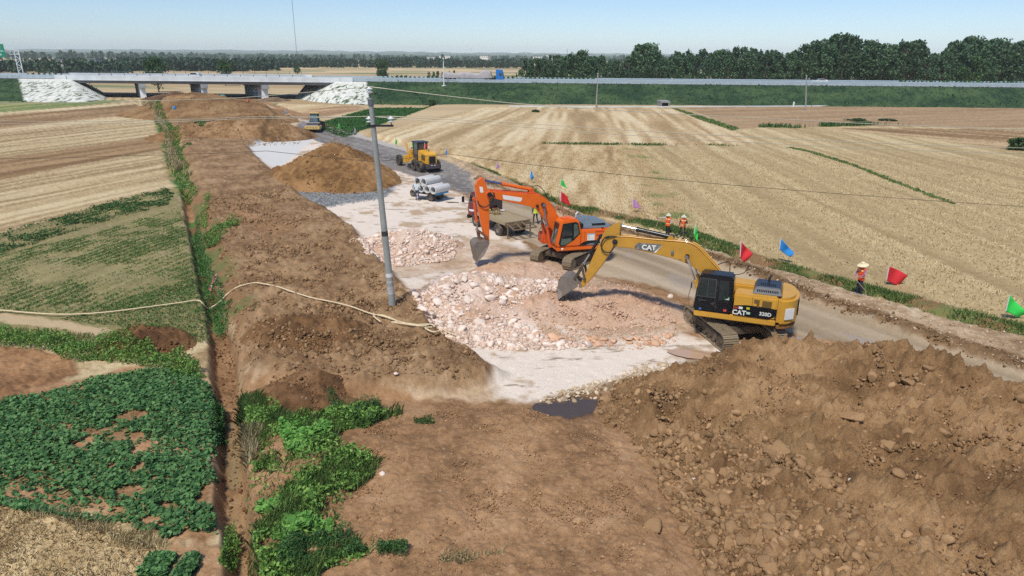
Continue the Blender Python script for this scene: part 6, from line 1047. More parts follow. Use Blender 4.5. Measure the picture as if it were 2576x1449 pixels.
for y in (-.24,.24): m.bar((5.92,y,2.36),(5.42,y,1.98),.1,.12); m.bar((5.92,y*.6,2.36),(5.8,y*.6,1.8),.11,.13)
for p in ((5.92,2.36),(5.42,1.98),(5.8,1.8)): m.cyl((p[0],-.3,p[1]),(p[0],.3,p[1]),.08,n=12)
m.build('bucket_link', mat('rusty_link', S(128,92,74), .7, .1, .25, 5.), O); bucket(O, [(5.4,1.72),(5.6,1.8),(6.06,1.78),(6.27,1.62),(6.3,1.45),(6.23,1.08),(6.1,.5)], [(5.3,1.66),(5.6,1.78),(6.06,1.76),(6.26,1.6),(6.29,1.45),(6.21,1.08),(6.09,.48),(5.61,.99),(5.42,1.39)], (5.3,1.66), (5.8,1.8), .6, M_BKT, M_BKTL)
m = MB(); m.tube(smoothpts([(5.2,.32,4.75),(5.0,.36,4.4),(5.25,.34,4.0),(5.55,.3,3.85),(5.85,.26,4.0),(5.95,.24,4.25)]), .035, 6); m.tube(smoothpts([(5.1,.2,4.8),(4.95,.36,4.6),(5.1,.38,4.3),(5.3,.36,4.2)]), .04, 6); m.build('hose', M_BLKM, O, smooth=True); m = MB(); m.tube(smoothpts([(2.5,.1,4.85),(2.2,.1,5.0),(1.8,.05,4.75),(1.4,.1,4.1)]), .025, 5); m.build('hose', M_BLKM, O, smooth=True)
# ---- wheels
def wheel(parent, x, y, z, r, w, lug=0, rim=M_RIM, tm=M_RUB, side=1):
    m = MB(); m.lathe([(r*.5,-w*.42),(r*.62,-w*.5),(r*.9,-w*.5),(r,-w*.36),(r,w*.36),(r*.9,w*.5),(r*.62,w*.5),(r*.5,w*.42)], (x,y,z), 'y', 28)
    if lug:
        for i in range(lug):
            for s in (-1,1): a = 2*PI*(i+.25*s)/lug; c = Vector((math.cos(a),0,math.sin(a))); t_ = Vector((-c.z,0,c.x)); p = Vector((x,y,z))+c*r*.985; m.bar(p+Vector((0,s*w*.5,0)), p+Vector((0,s*w*.04,0))+t_*r*.1, r*.09, r*.07, up=c)
    t = m.build('wheel', tm, parent, smooth=True); m = MB(); m.lathe([(0,w*.1*side),(r*.16,w*.12*side),(r*.2,w*.05*side),(r*.45,w*.12*side),(r*.5,w*.38*side),(r*.53,w*.43*side),(r*.53,-w*.4*side),(0,-w*.3*side)], (x,y,z), 'y', 20)
    m.build('rim', rim, t, smooth=True); return t
def glow(parent, x, y, z, r, m_, name='headlight', ax='x'): m = MB(); m.lathe([(0,.03),(r*.8,.02),(r,0)], (x,y,z), ax, 14); return m.build(name, m_, parent, smooth=True)
# ---- dark red flatbed truck
T = thing('flatbed_truck', 'dark red flatbed lorry with folded loading ramps parked behind the orange boom', 'truck', (-.17, 49.28, 0), math.radians(123.4)); M_RED = mat('dark_red_paint', S(118,40,48), .4, 0, .1, 2., DUST*.6, .1); M_BED = mat('dusty_bed', S(168,150,120), .9, 0, .2, 3., S(130,112,86), .3, bump=.3); M_FRM = mat('brown_steel_frame', S(128,110,88), .85, .1, .2, 4.); M_BRN = mat('dark_brown_board', S(70,60,58), .8, 0, .12, 2.)
m = MB(); m.box(-1.0, 3.0, -1.05, 1.05, 1.0, 1.2); m.box(-1.0, 3.0, 1.051, 1.1, .98, 1.24); m.box(-1.0, 3.0, -1.1, -1.051, .98, 1.24); m.build('flatbed', M_BED, T, .015); m = MB(); m.box(-1.1, 4.2, -.45, -.3, .68, .99); m.box(-1.1, 4.2, .3, .45, .68, .99); m.build('chassis', M_UND, T)
for y in (.98, .66, -.98, -.66): wheel(T, 0, y, .48, .48, .26, 0, side=1 if y > 0 else -1)
for y in (.92, -.92): wheel(T, 3.35, y, .48, .48, .27, 0, side=1 if y > 0 else -1)
m = MB(); m.prism([(2.98,.75),(4.55,.7),(4.62,1.3),(4.5,1.75),(4.2,2.5),(4.0,2.62),(3.1,2.62),(2.98,2.4)], -.98, .98); cb = m.build('cab', M_RED, T, .07, True); panel([(4.35,1.75),(4.1,2.42),(3.45,2.45),(3.42,1.72)], .975, .012, 'side_window', M_GLS, cb); panel([(3.3,1.75),(3.3,2.4),(3.1,2.35),(3.1,1.75)], .975, .012, 'side_window', M_GLS, cb); m = MB(); m.add([(4.53,-.85,1.8),(4.53,.85,1.8),(4.24,.8,2.48),(4.24,-.8,2.48)], [(0,1,2,3)]); m.build('windscreen', M_GLG, cb); panel([(4.4,1.2),(3.6,1.3),(3.5,1.2),(3.9,1.1),(4.3,1.08)], .977, .008, 'white_emblem', M_TXT, cb); m = MB(); m.box(4.5,4.72,-1.0,1.0,.45,.72); m.build('bumper', M_BLKM, cb, .03); m = MB(); m.prism([(2.88,.5),(2.98,.95),(3.35,1.1),(3.75,.95),(3.88,.5),(3.72,.5),(3.6,.85),(3.35,.97),(3.08,.85),(3.0,.5)], .8, 1.02); m.build('wheel_arch', M_BLKM, cb)
for y in (-1,1): m = MB(); m.tube([(4.45,y*.95,2.35),(4.65,y*1.3,2.35),(4.65,y*1.32,1.7),(4.45,y*1.0,1.6)], .015, 5); o = m.build('mirror_arm', M_BLKM, cb, smooth=True); m = MB(); m.box(4.58,4.66,y*1.36-.11,y*1.36+.11,1.75,2.2); m.build('mirror', M_BLKM, o, .02); glow(cb, 4.63, y*.7, 1.0, .12, M_TXT)
m = MB(); m.box(2.72,2.8,-1.05,1.05,1.65,2.75); m.box(2.72,2.8,-1.05,-.6,1.24,1.65); m.box(2.72,2.8,.6,1.05,1.24,1.65); m.build('headboard', M_BRN, T); 
for yc in (-.62, .62):
    m = MB()
    for y in (yc-.34, yc+.34): m.bar((-1.02,y,1.12),(-1.98,y,.86),.09,.07)
    for k in range(4): f_ = k/3; m.bar((-1.02-.96*f_,yc-.34,1.12-.26*f_),(-1.02-.96*f_,yc+.34,1.12-.26*f_),.07,.05)
    m.build('loading_ramp', M_FRM, T)
m = MB(); m.bar((-1.99,-1.0,.84),(-1.99,1.0,.84),.1,.08); m.box(-1.08,-1.01,-1.05,1.05,.86,1.2); m.build('rear_bar', M_FRM, T)
for y in (-.98,.98): m = MB(); m.bar((-1.2,y,.05),(-1.2,y,1.0),.08,.08); m.box(-1.27,-1.13,y-.07,y+.07,0,.05); m.build('support_leg', M_FRM, T)
def local(T, x, y, z): c, s = math.cos(T.rotation_euler.z), math.sin(T.rotation_euler.z); return (T.location.x+x*c-y*s, T.location.y+x*s+y*c, T.location.z+z)
cr = thing('wooden_crate', 'small open wooden crate on the dusty flatbed', 'crate', local(T, 1.7, .15, 1.2), math.radians(110)); m = MB()
for x in (-.25,.25):
    for y in (-.2,.2): m.bar((x,y,0),(x,y,.42),.06)
for z_ in (.05,.4):
    for q in (-1,1): m.bar((-.28,q*.2,z_),(.28,q*.2,z_),.06,.05); m.bar((q*.25,-.2,z_),(q*.25,.2,z_),.05,.05)
m.build('frame', mat('crate_wood', S(142,120,86), .85, 0, .2, 6.), cr)
def rag(name, label, cat, loc, sx, sy, sz, m_, seed): 
    r = np.random.default_rng(seed); V, Fc = lump(3, seed, .12, .6); V = V*np.array([sx, sy, sz])*(1+.3*(vn(V[:, 0]*2.5+seed, V[:, 1]*2.5+V[:, 2]*2, seed)-.5))[:, None]; o = npmesh(name, V, Fc, m_); o.location = loc; return tag(o, label, cat)
rag('white_sack', 'crumpled white sack by the headboard of the flatbed', 'sack', local(T, 2.3, -.75, 1.3), .3, .22, .16, mat('white_sack', S(206,198,204), .8, 0, .15, 8.), 3); rag('yellow_bundle', 'dull yellow bundle on the flatbed near the cab', 'bundle', local(T, 2.3, .6, 1.42), .3, .3, .35, mat('dull_yellow_cloth', S(186,166,70), .8, 0, .2, 6.), 5)
# ---- three-wheeled truck with concrete pipes
K = thing('three_wheel_truck', 'three wheeled farm truck loaded with six concrete pipes', 'truck', (-7.05, 61.73, 0), math.radians(145))
m = MB(); m.box(-.75, 1.75, -.7, .7, .66, .76); m.build('load_bed', M_BLKM, K); m = MB(); m.box(-.86, -.7, -.85, .85, .66, .82); m.box(-.75,1.7,-.78,-.701,.7,.8); m.build('blue_tailboard', mat('blue_paint', S(70,160,214), .5, 0, .1, 3.), K, .01); m = MB(); m.box(-.6,1.9,-.25,.25,.45,.655); m.bar((1.7,0,.55),(2.5,0,.85),.16); m.box(1.75,2.2,-.3,.3,.5,.85); m.build('chassis', M_UND, K)
for y in (.66,.42,-.66,-.42): wheel(K, 0, y, .37, .37, .2, 0, side=1 if y > 0 else -1)
wheel(K, 2.78, 0, .34, .34, .16); m = MB(); m.bar((2.78,.12,.34),(2.55,.1,1.1),.05); m.bar((2.78,-.12,.34),(2.55,-.1,1.1),.05); m.tube([(2.25,.42,1.12),(2.45,.3,1.18),(2.55,0,1.15),(2.45,-.3,1.18),(2.25,-.42,1.12)], .022, 6); m.build('fork', M_BLKM, K); m = MB(); m.box(1.85,2.3,-.25,.25,.86,.98); m.build('saddle', M_BLKM, K, .03); m = MB(); m.box(2.6,2.75,-.14,.14,.85,1.08); m.build('headlight', M_BLKM, K, .03)
M_PIPE = mat('precast_concrete', S(208,208,210), .75, 0, .08, 1.2, S(150,150,148), .05); m = MB(); m.lathe([(.285,-1.02),(.355,-1.02),(.36,-1.0),(.36,1.0),(.355,1.02),(.285,1.02),(.285,-1.02)], (0,0,0), 'y', 36); o = m.build('concrete_pipe', M_PIPE, smooth=True); pm = o.data; bpy.data.objects.remove(o)
for i, (x, z_, lab) in enumerate(((-.62,1.125,'lowest rear concrete pipe overhanging the tail of the three wheeled truck'),(.11,1.125,'second concrete pipe from the tail in the lower row'),(.84,1.125,'third concrete pipe from the tail in the lower row'),(1.57,1.125,'front concrete pipe of the lower row behind the man in the white shirt'),(.475,1.752,'rear one of the two concrete pipes on top'),(1.205,1.752,'front one of the two concrete pipes on top'))):
    o = link('concrete_pipe', pm); o.location = local(K, x, 0, z_); o.rotation_euler = (0, .4*i, 0); o.rotation_euler = (0, 0, K.rotation_euler.z); tag(o, lab, 'pipe', 'concrete pipes on the three wheeled truck')
m = MB(); x, y = gp(1140, 510.5); P = [gp(u, 510.5+dv) for u, dv in ((1127,.6),(1134,-.3),(1141,.2),(1148,0),(1153,.8))]; m.tube([(a, b, zat(a, b)+.07) for a, b in P], [.03,.06,.05,.04,.05], 6); tag(m.build('timber', mat('weathered_wood', S(120,104,88), .9, 0, .2, 6.)), 'weathered piece of timber lying on the white floor by the three wheeled truck', 'timber')
# ---- motor grader
G = thing('motor_grader', 'yellow motor grader with a black cab driving away along the dark gravel road', 'grader', (-9.96, 78.57, 0), math.radians(121.5)); M_GY = mat('grader_yellow', S(236,178,52), .42, 0, .07, 1.5, DUST*.7, .1)
for x in (-.72,.72):
    for y in (1.06,-1.06): wheel(G, x, y, .64, .64, .44, 16, rim=mat('dark_rim', S(46,44,42), .7), side=1 if y > 0 else -1)
for y in (1.08,-1.08): wheel(G, 5.25, y, .64, .64, .42, 16, rim=mat('dark_rim', S(46,44,42), .7), side=1 if y > 0 else -1)
m = MB(); m.bar((-.8,.74,.64),(.8,.74,.64),.16,.34); m.bar((-.8,-.74,.64),(.8,-.74,.64),.16,.34); m.cyl((0,-.9,.66),(0,.9,.66),.16,n=12); m.build('tandem', M_GY, G); m = MB(); m.prism([(-1.75,.95),(.75,.95),(.75,2.3),(-.9,2.22),(-1.7,2.02),(-1.78,1.7)], -.62, .62); hs = m.build('engine_housing', M_GY, G, .06)
m = MB(); m.add([(-1.79,-.4,1.05),(-1.79,.4,1.05),(-1.785,.4,1.85),(-1.785,-.4,1.85)], [(0,1,2,3)]); m.box(-1.8,-1.77,-.36,.36,1.42,1.46); m.build('grille', M_BLKM, hs); panel([(-.2,1.3),(-1.2,1.3),(-1.2,1.9),(-.2,1.95)], .618, .01, 'vent', M_MESH, hs); panel([(-.2,1.3),(-1.2,1.3),(-1.2,1.9),(-.2,1.95)], -.628, .01, 'vent', M_MESH, hs); m = MB(); m.tube([(-.5,-.2,2.2),(-.5,-.2,2.5)], .06, 8); m.build('exhaust_pipe', M_BLKM, G)
m = MB(); m.box(-2.05,-1.8,-.8,.8,.5,.98); m.box(-1.8,-.6,-.6,.6,.55,.945); bp2 = m.build('rear_bumper', mat('plum_grey_steel', S(92,80,86), .6, .2, .15, 3.), G, .02)
for y in (-.16,.2): m = MB(); m.box(-2.07,-2.052,y-.1,y+.1,.84,.92); m.build('tail_light', M_TXT, bp2)
m = MB(); m.box(.78,2.05,-.62,.62,1.3,1.75); cb = m.build('cab', M_BLK, G, .03)
for x in (.82,2.0):
    for y in (-.58,.58): m = MB(); m.bar((x,y,1.75),(x,y,3.05),.1,.1); m.build('cab_pillar', M_BLK, cb)
m = MB(); m.box(.66,2.2,-.74,.74,3.05,3.2); m.build('roof', mat('blue_black_roof', S(52,58,72), .4, 0, .1, 2.), cb, .03)
for y in (-.58,.58): m = MB(); m.box(.88,1.94,y-.01,y+.01,1.76,3.04); m.build('side_window', mat('tinted_pane', S(70,72,74), .1, 0, .2, 2., spec=.8), cb)
m = MB(); m.box(.79,.81,-.52,.52,1.9,3.0); m.build('rear_window', mat('tinted_pane', S(70,72,74), .1, 0, .2, 2., spec=.8), cb); m = MB(); m.box(2.03,2.05,-.52,.52,1.76,3.0); m.build('windscreen', M_GLS, cb)
m = MB(); m.prism([(1.9,1.35),(2.3,1.95),(3.2,1.95),(5.0,1.2),(5.6,1.15),(5.6,.85),(4.9,.85),(3.2,1.55),(2.5,1.5),(2.2,1.0)], -.2, .2); fr = m.build('gooseneck', M_GY, G, .03); m = MB(); m.bar((5.25,-.95,.64),(5.25,.95,.64),.2,.2); m.build('front_axle', M_GY, G)
m = MB(); m.lathe([(.45,0),(.75,0),(.75,.12),(.45,.12),(.45,0)], (2.75,0,.8), 'z', 24); m.bar((3.3,0,.86),(5.3,0,.75),.16,.14); m.build('circle', M_GY, G)
ca, sa = math.cos(.5), math.sin(.5); m = MB(); n = 7; L2 = 1.75
prof = [(.28*math.cos(t)-.28, .36+.34*math.sin(t)) for t in np.linspace(-1.2, 1.2, n)]; vs = []
for yy in (-L2, L2):
    for px_, pz_ in prof: vs.append((2.75+px_*ca-yy*sa, px_*sa+yy*ca, pz_))
    for px_, pz_ in prof: vs.append((2.75+(px_-.05)*ca-yy*sa, (px_-.05)*sa+yy*ca, pz_))
fs = [];  k2 = 2*n
for i in range(n-1): fs += [(i, i+1, k2+i+1, k2+i), (n+i, k2+n+i, k2+n+i+1, n+i+1), (i, n+i, n+i+1, i+1), (k2+i, k2+i+1, k2+n+i+1, k2+n+i)]
fs += [(0, k2, k2+n, n), (n-1, 2*n-1, k2+2*n-1, k2+n-1)]; m.add(vs, fs); m.build('blade', M_BKTL, G)
for y in (-.55,.55): hyd(G, (2.5,1.0), (2.6,2.35), .5, .07, M_GY, M_CHR, 'lift_cylinder', y)
m = MB(); m.prism([(2.9,1.2),(3.4,1.2),(3.4,2.1),(2.9,2.1)], .25, .6); m.bar((2.4,-.7,1.95),(2.4,.7,1.95),.18,.2); m.bar((3.1,.75,1.0),(3.5,.78,2.75),.12,.1); m.prism([(3.6,.55),(4.3,.55),(4.1,1.35),(3.7,1.35)], .5, 1.0); m.build('side_shift', M_GY, G)
# ---- road roller
R_ = thing('road_roller', 'pale yellow road roller with a glass cab facing the camera on the gravel road', 'roller', (-34.04, 118.8, zat(-34.04, 118.8)), math.radians(-86)); M_RY = mat('faded_cream_yellow', S(226,196,124), .5, 0, .08, 1.5, DUST*.8, .1); M_RG = mat('roller_grey', S(150,140,140), .6, 0, .1, 2., DUST, .2)
m = MB(); m.cyl((0,-1.02,.75),(0,1.02,.75),.75,n=40); m.build('drum', mat('drum_steel', S(58,52,60), .5, .4, .15, 3.), R_, .02); m = MB(); m.box(.62,1.02,-1.26,1.26,.55,1.12); m.box(-.95,.62,1.03,1.26,.55,1.12); m.box(-.95,.62,-1.26,-1.03,.55,1.12); m.box(-1.15,-.95,-1.26,1.26,.55,1.12); fr = m.build('drum_frame', M_RY, R_, .06); m = MB(); m.prism([(.95,1.125),(.9,1.2),(-.95,1.6),(-.95,1.125)], -1.0, 1.0); m.build('front_deck', M_RG, R_, .02)
for k, y in enumerate((-.78,-.28,.22,.72)):
    m = MB(); zc = .84
    for (a, b, c, d) in (((-.11,-.05,-.11,.11),(.05,.11,-.11,.11),(-.05,.05,.05,.11)), ((-.03,.03,-.12,.12),(-.12,.12,-.02,.04),(-.1,.1,-.12,-.07)), ((-.11,.11,.06,.11),(-.11,.11,-.11,-.06),(-.03,.03,-.06,.06)), ((-.11,.11,-.03,.03),(-.11,-.05,-.11,.11),(.05,.11,-.11,.03)))[k] if False else (): pass
    for (a, b, c, d) in (((-.11,-.05,-.11,.11),(.05,.11,-.11,.11),(-.049,.049,.05,.11)), ((-.03,.03,-.12,.12),(-.12,-.031,-.02,.04),(.031,.12,-.02,.04)), ((-.11,.11,.06,.11),(-.11,.11,-.11,-.06),(-.03,.03,-.059,.059)), ((-.049,.049,-.03,.03),(-.11,-.05,-.11,.11),(.05,.11,-.11,.06)))[k]: m.box(1.021, 1.027, y+a, y+b, zc+c, zc+d)
    m.build('lettering', mat('brown_lettering', S(120,84,60), .6), fr)
m = MB(); m.box(-2.3,-1.2,-.8,.8,.85,1.4); m.build('platform', M_RG, R_, .03); cb = cab(R_, -2.3, -1.2, -2.2, -1.28, -.72, .72, 1.405, 3.0, M_BLK, .05); m = MB(); m.add([(-1.185,-.62,1.5),(-1.185,.62,1.5),(-1.262,.58,2.85),(-1.262,-.58,2.85)], [(0,1,2,3)]); m.build('windscreen', mat('blue_green_glass', S(70,104,122), .08, 0, .3, 2.5, spec=.8), cb); m = MB(); m.box(-2.4,-1.1,-.8,.8,3.003,3.12); m.build('roof', M_RY, cb, .03)
for y in (.71,-.72): m = MB(); m.box(-2.1,-1.4,y,y+.012,1.6,2.8); m.build('side_window', M_GLG, cb)
m = MB(); m.prism([(-4.4,.8),(-2.35,.8),(-2.35,1.75),(-3.6,1.7),(-4.35,1.5)], -.7, .7); m.build('engine_hood', M_RY, R_, .06)
for y in (1.0,-1.0): wheel(R_, -3.0, y, .78, .78, .55, 14, side=1 if y > 0 else -1)
m = MB(); m.box(-1.25,-1.15,-1.0,-.86,2.2,2.55); m.build('mirror', M_BLKM, R_, .02)
# ---- wheel loader beyond the far mound
def hit(u, v, t0=20, t1=260):
    d = ray(u, v); t = np.linspace(t0, t1, 1500); x, y, z = d[0]*t, d[1]*t, H+d[2]*t; k = np.argmax(z < heapz(x, y)); return float(x[k]), float(y[k]), float(z[k])
ly = 176.; lx = atY(559, 245, ly)[0]; lz = .1; L_ = thing('wheel_loader', 'yellow wheel loader facing the camera beside the far mound under the bridge', 'loader', (lx, ly, lz), math.radians(-88))
m = MB(); m.box(-3.6,-1.2,-.7,.7,.8,1.8); m.prism([(-1.2,.7),(.4,.7),(.4,1.2),(-1.2,1.5)], -.6, .6); m.build('body', M_GY, L_, .05); cb = cab(L_, -1.5, -.3, -1.4, -.4, -.7, .7, 1.5, 3.1, M_BLK, .05); m = MB(); m.add([(-.285,-.55,1.7),(-.285,.55,1.7),(-.375,.52,2.95),(-.375,-.52,2.95)], [(0,1,2,3)]); m.build('windscreen', mat('teal_glass', S(96,160,160), .1, 0, .2, 2., spec=.8), cb)
for x in (0,-2.7):
    for y in (.95,-.95): wheel(L_, x, y, .7, .7, .5, 14, side=1 if y > 0 else -1)
m = MB()
for y in (.4,-.4): m.bar((-.1,y,1.5),(1.3,y,1.75),.2,.25)
m.build('lift_arm', M_GY, L_); m = MB(); m.prism([(1.3,2.25),(1.35,1.45),(1.55,1.32),(2.2,1.3),(2.2,1.35),(1.6,1.4),(1.42,1.5),(1.38,2.25)], -1.4, 1.4); m.prism([(1.35,2.2),(1.5,1.35),(2.2,1.33)], -1.43, -1.4); m.prism([(1.35,2.2),(1.5,1.35),(2.2,1.33)], 1.4, 1.43); m.build('bucket', mat('pink_dust_steel', S(176,150,144), .7, .1, .15, 3.), L_)
# ---- vehicles on the highway
def car(name, label, a, b, rev, body, suv):
    t = thing(name, label, 'car', hw(a, b, HZ+.03), math.atan2(_D[1], _D[0])+(PI if rev else 0)); hr = .28 if suv else 0; m = MB(); prof = [(-2.2,.35),(2.2,.35),(2.25,.65),(2.1,.82+hr*.3),(1.1,.95+hr*.3),(.45,1.4+hr),(-1.2,1.42+hr),(-1.9 if suv else -1.55,1.35+hr if suv else 1.2),(-2.15,1.0),(-2.25,.7)]; m.prism(prof, -.88, .88); bd = m.build('body', body, t, .08, True)
    for y in (-.89,.87): panel([(.9,1.0+hr*.3),(.4,1.34+hr),(-1.2,1.36+hr),(-1.8 if suv else -1.5,1.02+hr*.3)], y, .02, 'side_window', M_GLS, bd)
    m = MB(); m.add([(1.12,-.7,1.0+hr*.3),(1.12,.7,1.0+hr*.3),(.5,.65,1.38+hr),(.5,-.65,1.38+hr)], [(0,1,2,3)]); m.build('windscreen', M_GLS, bd)
    for x in (-1.35,1.4):
        for y in (-.8,.8): wheel(t, x, y, .33, .33, .2, side=1 if y > 0 else -1)
    for y in (-.6,.6): glow(bd, 2.2, y, .68, .12, M_TXT)
    return t
M_CARW = mat('white_car_paint', S(238,240,242), .25, 0, .03, 1., coat=.6); car('car', 'white estate car crossing the bridge', hw_at(487, 187, 16)[0], 16, True, M_CARW, True); car('car', 'white saloon on the highway in front of the poplars on the right', hw_at(2061, 209, 16)[0], 16, True, M_CARW, False)
a0, _ = hw_at(1111, 205, 6); a1, _ = hw_at(1267, 205, 6); tl = a1-a0; Q = thing('lorry', 'blue articulated lorry with a long load under grey tarpaulin on the highway', 'lorry', hw(a0, 6, HZ+.03), math.atan2(_D[1], _D[0])); M_BC = mat('blue_cab_paint', S(26,118,196), .35, 0, .05, 1.); M_TARP = mat('grey_tarpaulin', S(176,170,172), .8, 0, .12, .8, S(140,132,130), .15, bump=.4)
m = MB(); m.prism([(tl-2.2,.5),(tl,.5),(tl+.05,1.6),(tl-.35,3.3),(tl-.6,3.45),(tl-2.2,3.55)], -1.2, 1.2); cb = m.build('cab', M_BC, Q, .08, True); panel([(tl-.3,1.7),(tl-.55,2.6),(tl-1.2,2.6),(tl-1.2,1.7)], -1.215, .02, 'side_window', M_GLS, cb); panel([(tl-.3,1.7),(tl-.55,2.6),(tl-1.2,2.6),(tl-1.2,1.7)], 1.195, .02, 'side_window', M_GLS, cb); m = MB(); m.add([(tl+.03,-1.05,1.75),(tl+.03,1.05,1.75),(tl-.28,1.0,3.1),(tl-.28,-1.0,3.1)], [(0,1,2,3)]); m.build('windscreen', M_GLS, cb); m = MB(); m.box(0,tl-1.6,-1.15,1.15,.95,1.2); m.box(tl-3.6,tl-.6,-.5,.5,.6,.94); m.build('trailer_bed', M_BLKM, Q)
nx_, ny_ = 70, 18; Pg = []
for i in range(nx_):
    x = tl*.985*i/(nx_-1)*.83; hh = 1.9+.25*math.sin(x*1.1)+.25*vn(np.array([x*.9]), np.array([1.]), 4)[0]+(.75 if x > tl*.62 else 0)*min(1, (x-tl*.62)/1.); e = min(1, x/.6, (tl*.82-x)/.5+.05); e = max(e, .02); row = []
    for j in range(ny_): t_ = j/(ny_-1)*PI; c = math.cos(t_); s_ = math.sin(t_); w_ = .12*(vn(np.array([x*1.7]), np.array([j*.9]), 6)[0]-.5); row.append((x, -1.28*np.sign(c)*abs(c)**.45+w_, 1.1+hh*.75*s_**.5*e+w_))
    Pg.append(row)
m = MB(); m.grid(Pg); m.build('tarpaulin', M_TARP, Q, smooth=True)
for x in (1.2,2.5,3.8,tl-4.,tl-5.2,tl-.9):
    for y in (-1.05,1.05): wheel(Q, x, y, .5, .5, .3, side=1 if y > 0 else -1)
# ---------------------------------------------------------------- flags
FC = {'red': mat('red_cloth', S(240,58,66), .75, 0, .08, 3.), 'green': mat('green_cloth', S(70,240,104), .75, 0, .08, 3.), 'blue': mat('blue_cloth', S(56,164,244), .75, 0, .08, 3.), 'pink': mat('pink_cloth', S(224,170,226), .75, 0, .08, 3.)}
for m_ in FC.values():
    nt = m_.node_tree; b = nt.nodes['Principled BSDF']; t_ = nt.nodes.new('ShaderNodeBsdfTranslucent'); nt.links.new(b.inputs['Base Color'].links[0].from_socket, t_.inputs['Color']); ms = nt.nodes.new('ShaderNodeMixShader'); ms.inputs[0].default_value = .3; nt.links.new(b.outputs[0], ms.inputs[1]); nt.links.new(t_.outputs[0], ms.inputs[2]); nt.links.new(ms.outputs[0], nt.nodes['Material Output'].inputs[0])
M_STICK = mat('bamboo_stick', S(186,168,128), .7, 0, .12, 6.); M_HEM = mat('white_hem', S(232,228,236), .7, 0, .05, 4.)
def flag(col, base, A, B, C, D, label, seat=None, grp='coloured flags along the road'):
    if seat is None: x, y, z = hit(*base)
    else: x, y, z = seat
    pt = lambda u, v: Vector(onplane(u, v, (x, y), (x+1, y)))
    a, b, c, d = pt(*A), pt(*B), pt(*C), pt(*D); t = thing('flag', label, 'flag', (x, y, z), 0, grp); o = Vector((x, y, z)); top = a+(a-d)*.03
    m = MB(); m.tube([Vector((0, 0, -.15)) if seat is None else Vector((0, 0, 0)), d-o, top-o], .013, 6); m.build('pole', M_STICK, t, smooth=True); nu, nv = 14, 10; sd = random.uniform(0, 6); wv = (b-a).length; P = []; P2 = []
    for i in range(nu+1):
        u_ = i/nu; row = []
        for j in range(nv+1):
            v_ = j/nv; p = a*(1-u_)*(1-v_)+b*u_*(1-v_)+c*u_*v_+d*(1-u_)*v_; k = u_*(1-.3*v_); p = p+Vector((0, .16*wv*math.sin(sd+u_*6.5+v_*2.2)*k+.28*wv*k*math.sin(sd*1.7), .03*wv*math.sin(sd+u_*5)*u_)); row.append(p-o)
        P.append(row)
    m = MB(); m.grid(P); f = m.build('cloth', FC[col], t, smooth=True, fix=False); sm = f.modifiers.new('thickness', 'SOLIDIFY'); sm.thickness = .004
    m = MB(); m.tube([d-o, a-o], .022, 6); m.build('hem', M_HEM, t, smooth=True); return t
FL = [('red',(2227,718.5),(2236.9,669),(2286.5,694),(2267.7,726),(2229.8,705.2),'large red flag on the road verge beside the worker in the straw hat'),
 ('green',(2526,805),(2540,741),(2580,786),(2569,803.4),(2530,783),'bright green flag at the right edge of the picture'),
 ('blue',(1955.6,662),(1964.5,599.6),(1992.5,632.7),(1983.6,645.5),(1960.7,627.6),'blue flag on the verge between two red flags'),
 ('green',(1748.6,612),(1750.2,562.8),(1755.8,589.6),(1752,607.4),(1745.6,587),'limp green flag beside the two workers in orange vests'),
 ('green',(1407,500),(1412.6,446.7),(1420,461.5),(1427.8,475.4),(1409.8,464.3),'green flag above the red one behind the orange boom'),
 ('pink',(1590.7,534),(1592.2,497.6),(1603.3,509.6),(1615,527),(1591.3,520.7),'pink flag at the stubble edge behind the orange excavator'),
 ('blue',(1334.5,461),(1335.7,427.2),(1343.5,444.8),(1338,454),(1333.6,446),'blue flag beyond the orange arm cylinder'),
 ('pink',(1246.8,427),(1250,407),(1255,414.9),(1257,425.9),(1247.6,422.7),'small pink flag between two blue ones'),
 ('blue',(1121.7,397),(1122,372.4),(1125.5,384),(1123,393.6),(1119.8,385),'small blue flag just right of the motor grader'),
 ('green',(1036.7,376),(1038.6,350.3),(1041,361.4),(1038.5,373.2),(1035.6,364.5),'limp green flag touching the grader cab in view'),
 ('green',(995.8,369),(995.3,348),(999,354.5),(997,366.4),(993.4,359.8),'limp green flag left of the motor grader'),
 ('pink',(890,336),(892.8,321),(895.3,327.5),(894,335.3),(890.1,334),'tiny pale pink flag at the corner of the green crop'),
 ('green',(851,328),(852.9,309.3),(856.5,317),(853.9,324.9),(850.3,321),'tiny green flag at the edge of the green crop by the roller'),
 ('blue',(718.3,289),(718.8,274.9),(722,282),(720.5,287),(717.6,284.5),'tiny blue flag beside the road left of the roller'),
 ('blue',(435.4,279),(433.6,266.3),(444,268.9),(442.7,277.5),(434.9,274.1),'blue flag stuck in the far earth mound'),
 ('red',(624.2,261),(623.1,246.8),(627.5,253.3),(625.5,259.3),(623.1,255.1),'tiny red flag by the rightmost bridge pier')]
for f in FL: flag(*f)
flag('red', None, (1864.2,607.4), (1894.9,640.6), (1873.5,664.8), (1861.7,645.7), 'red flag tied to the handrail of the yellow excavator', local(E, .5, -1.2, 2.75)); flag('red', None, (1410.7,480), (1426.5,493.9), (1435.7,518.9), (1410.7,505.9), 'red flag tied to the handrail of the orange excavator', local(O, -.1, -1.2, 3.0))
flag('red', None, (1068.5,359), (1073.5,365), (1071.5,377), (1067.2,374), 'small red flag on the engine of the motor grader', local(G, -.4, -.2, 2.3)); flag('red', None, (787.3,278.5), (792.5,288.4), (794.3,297.6), (789.1,287), 'small red flag on the cab of the road roller', local(R_, -1.3, .8, 2.5))
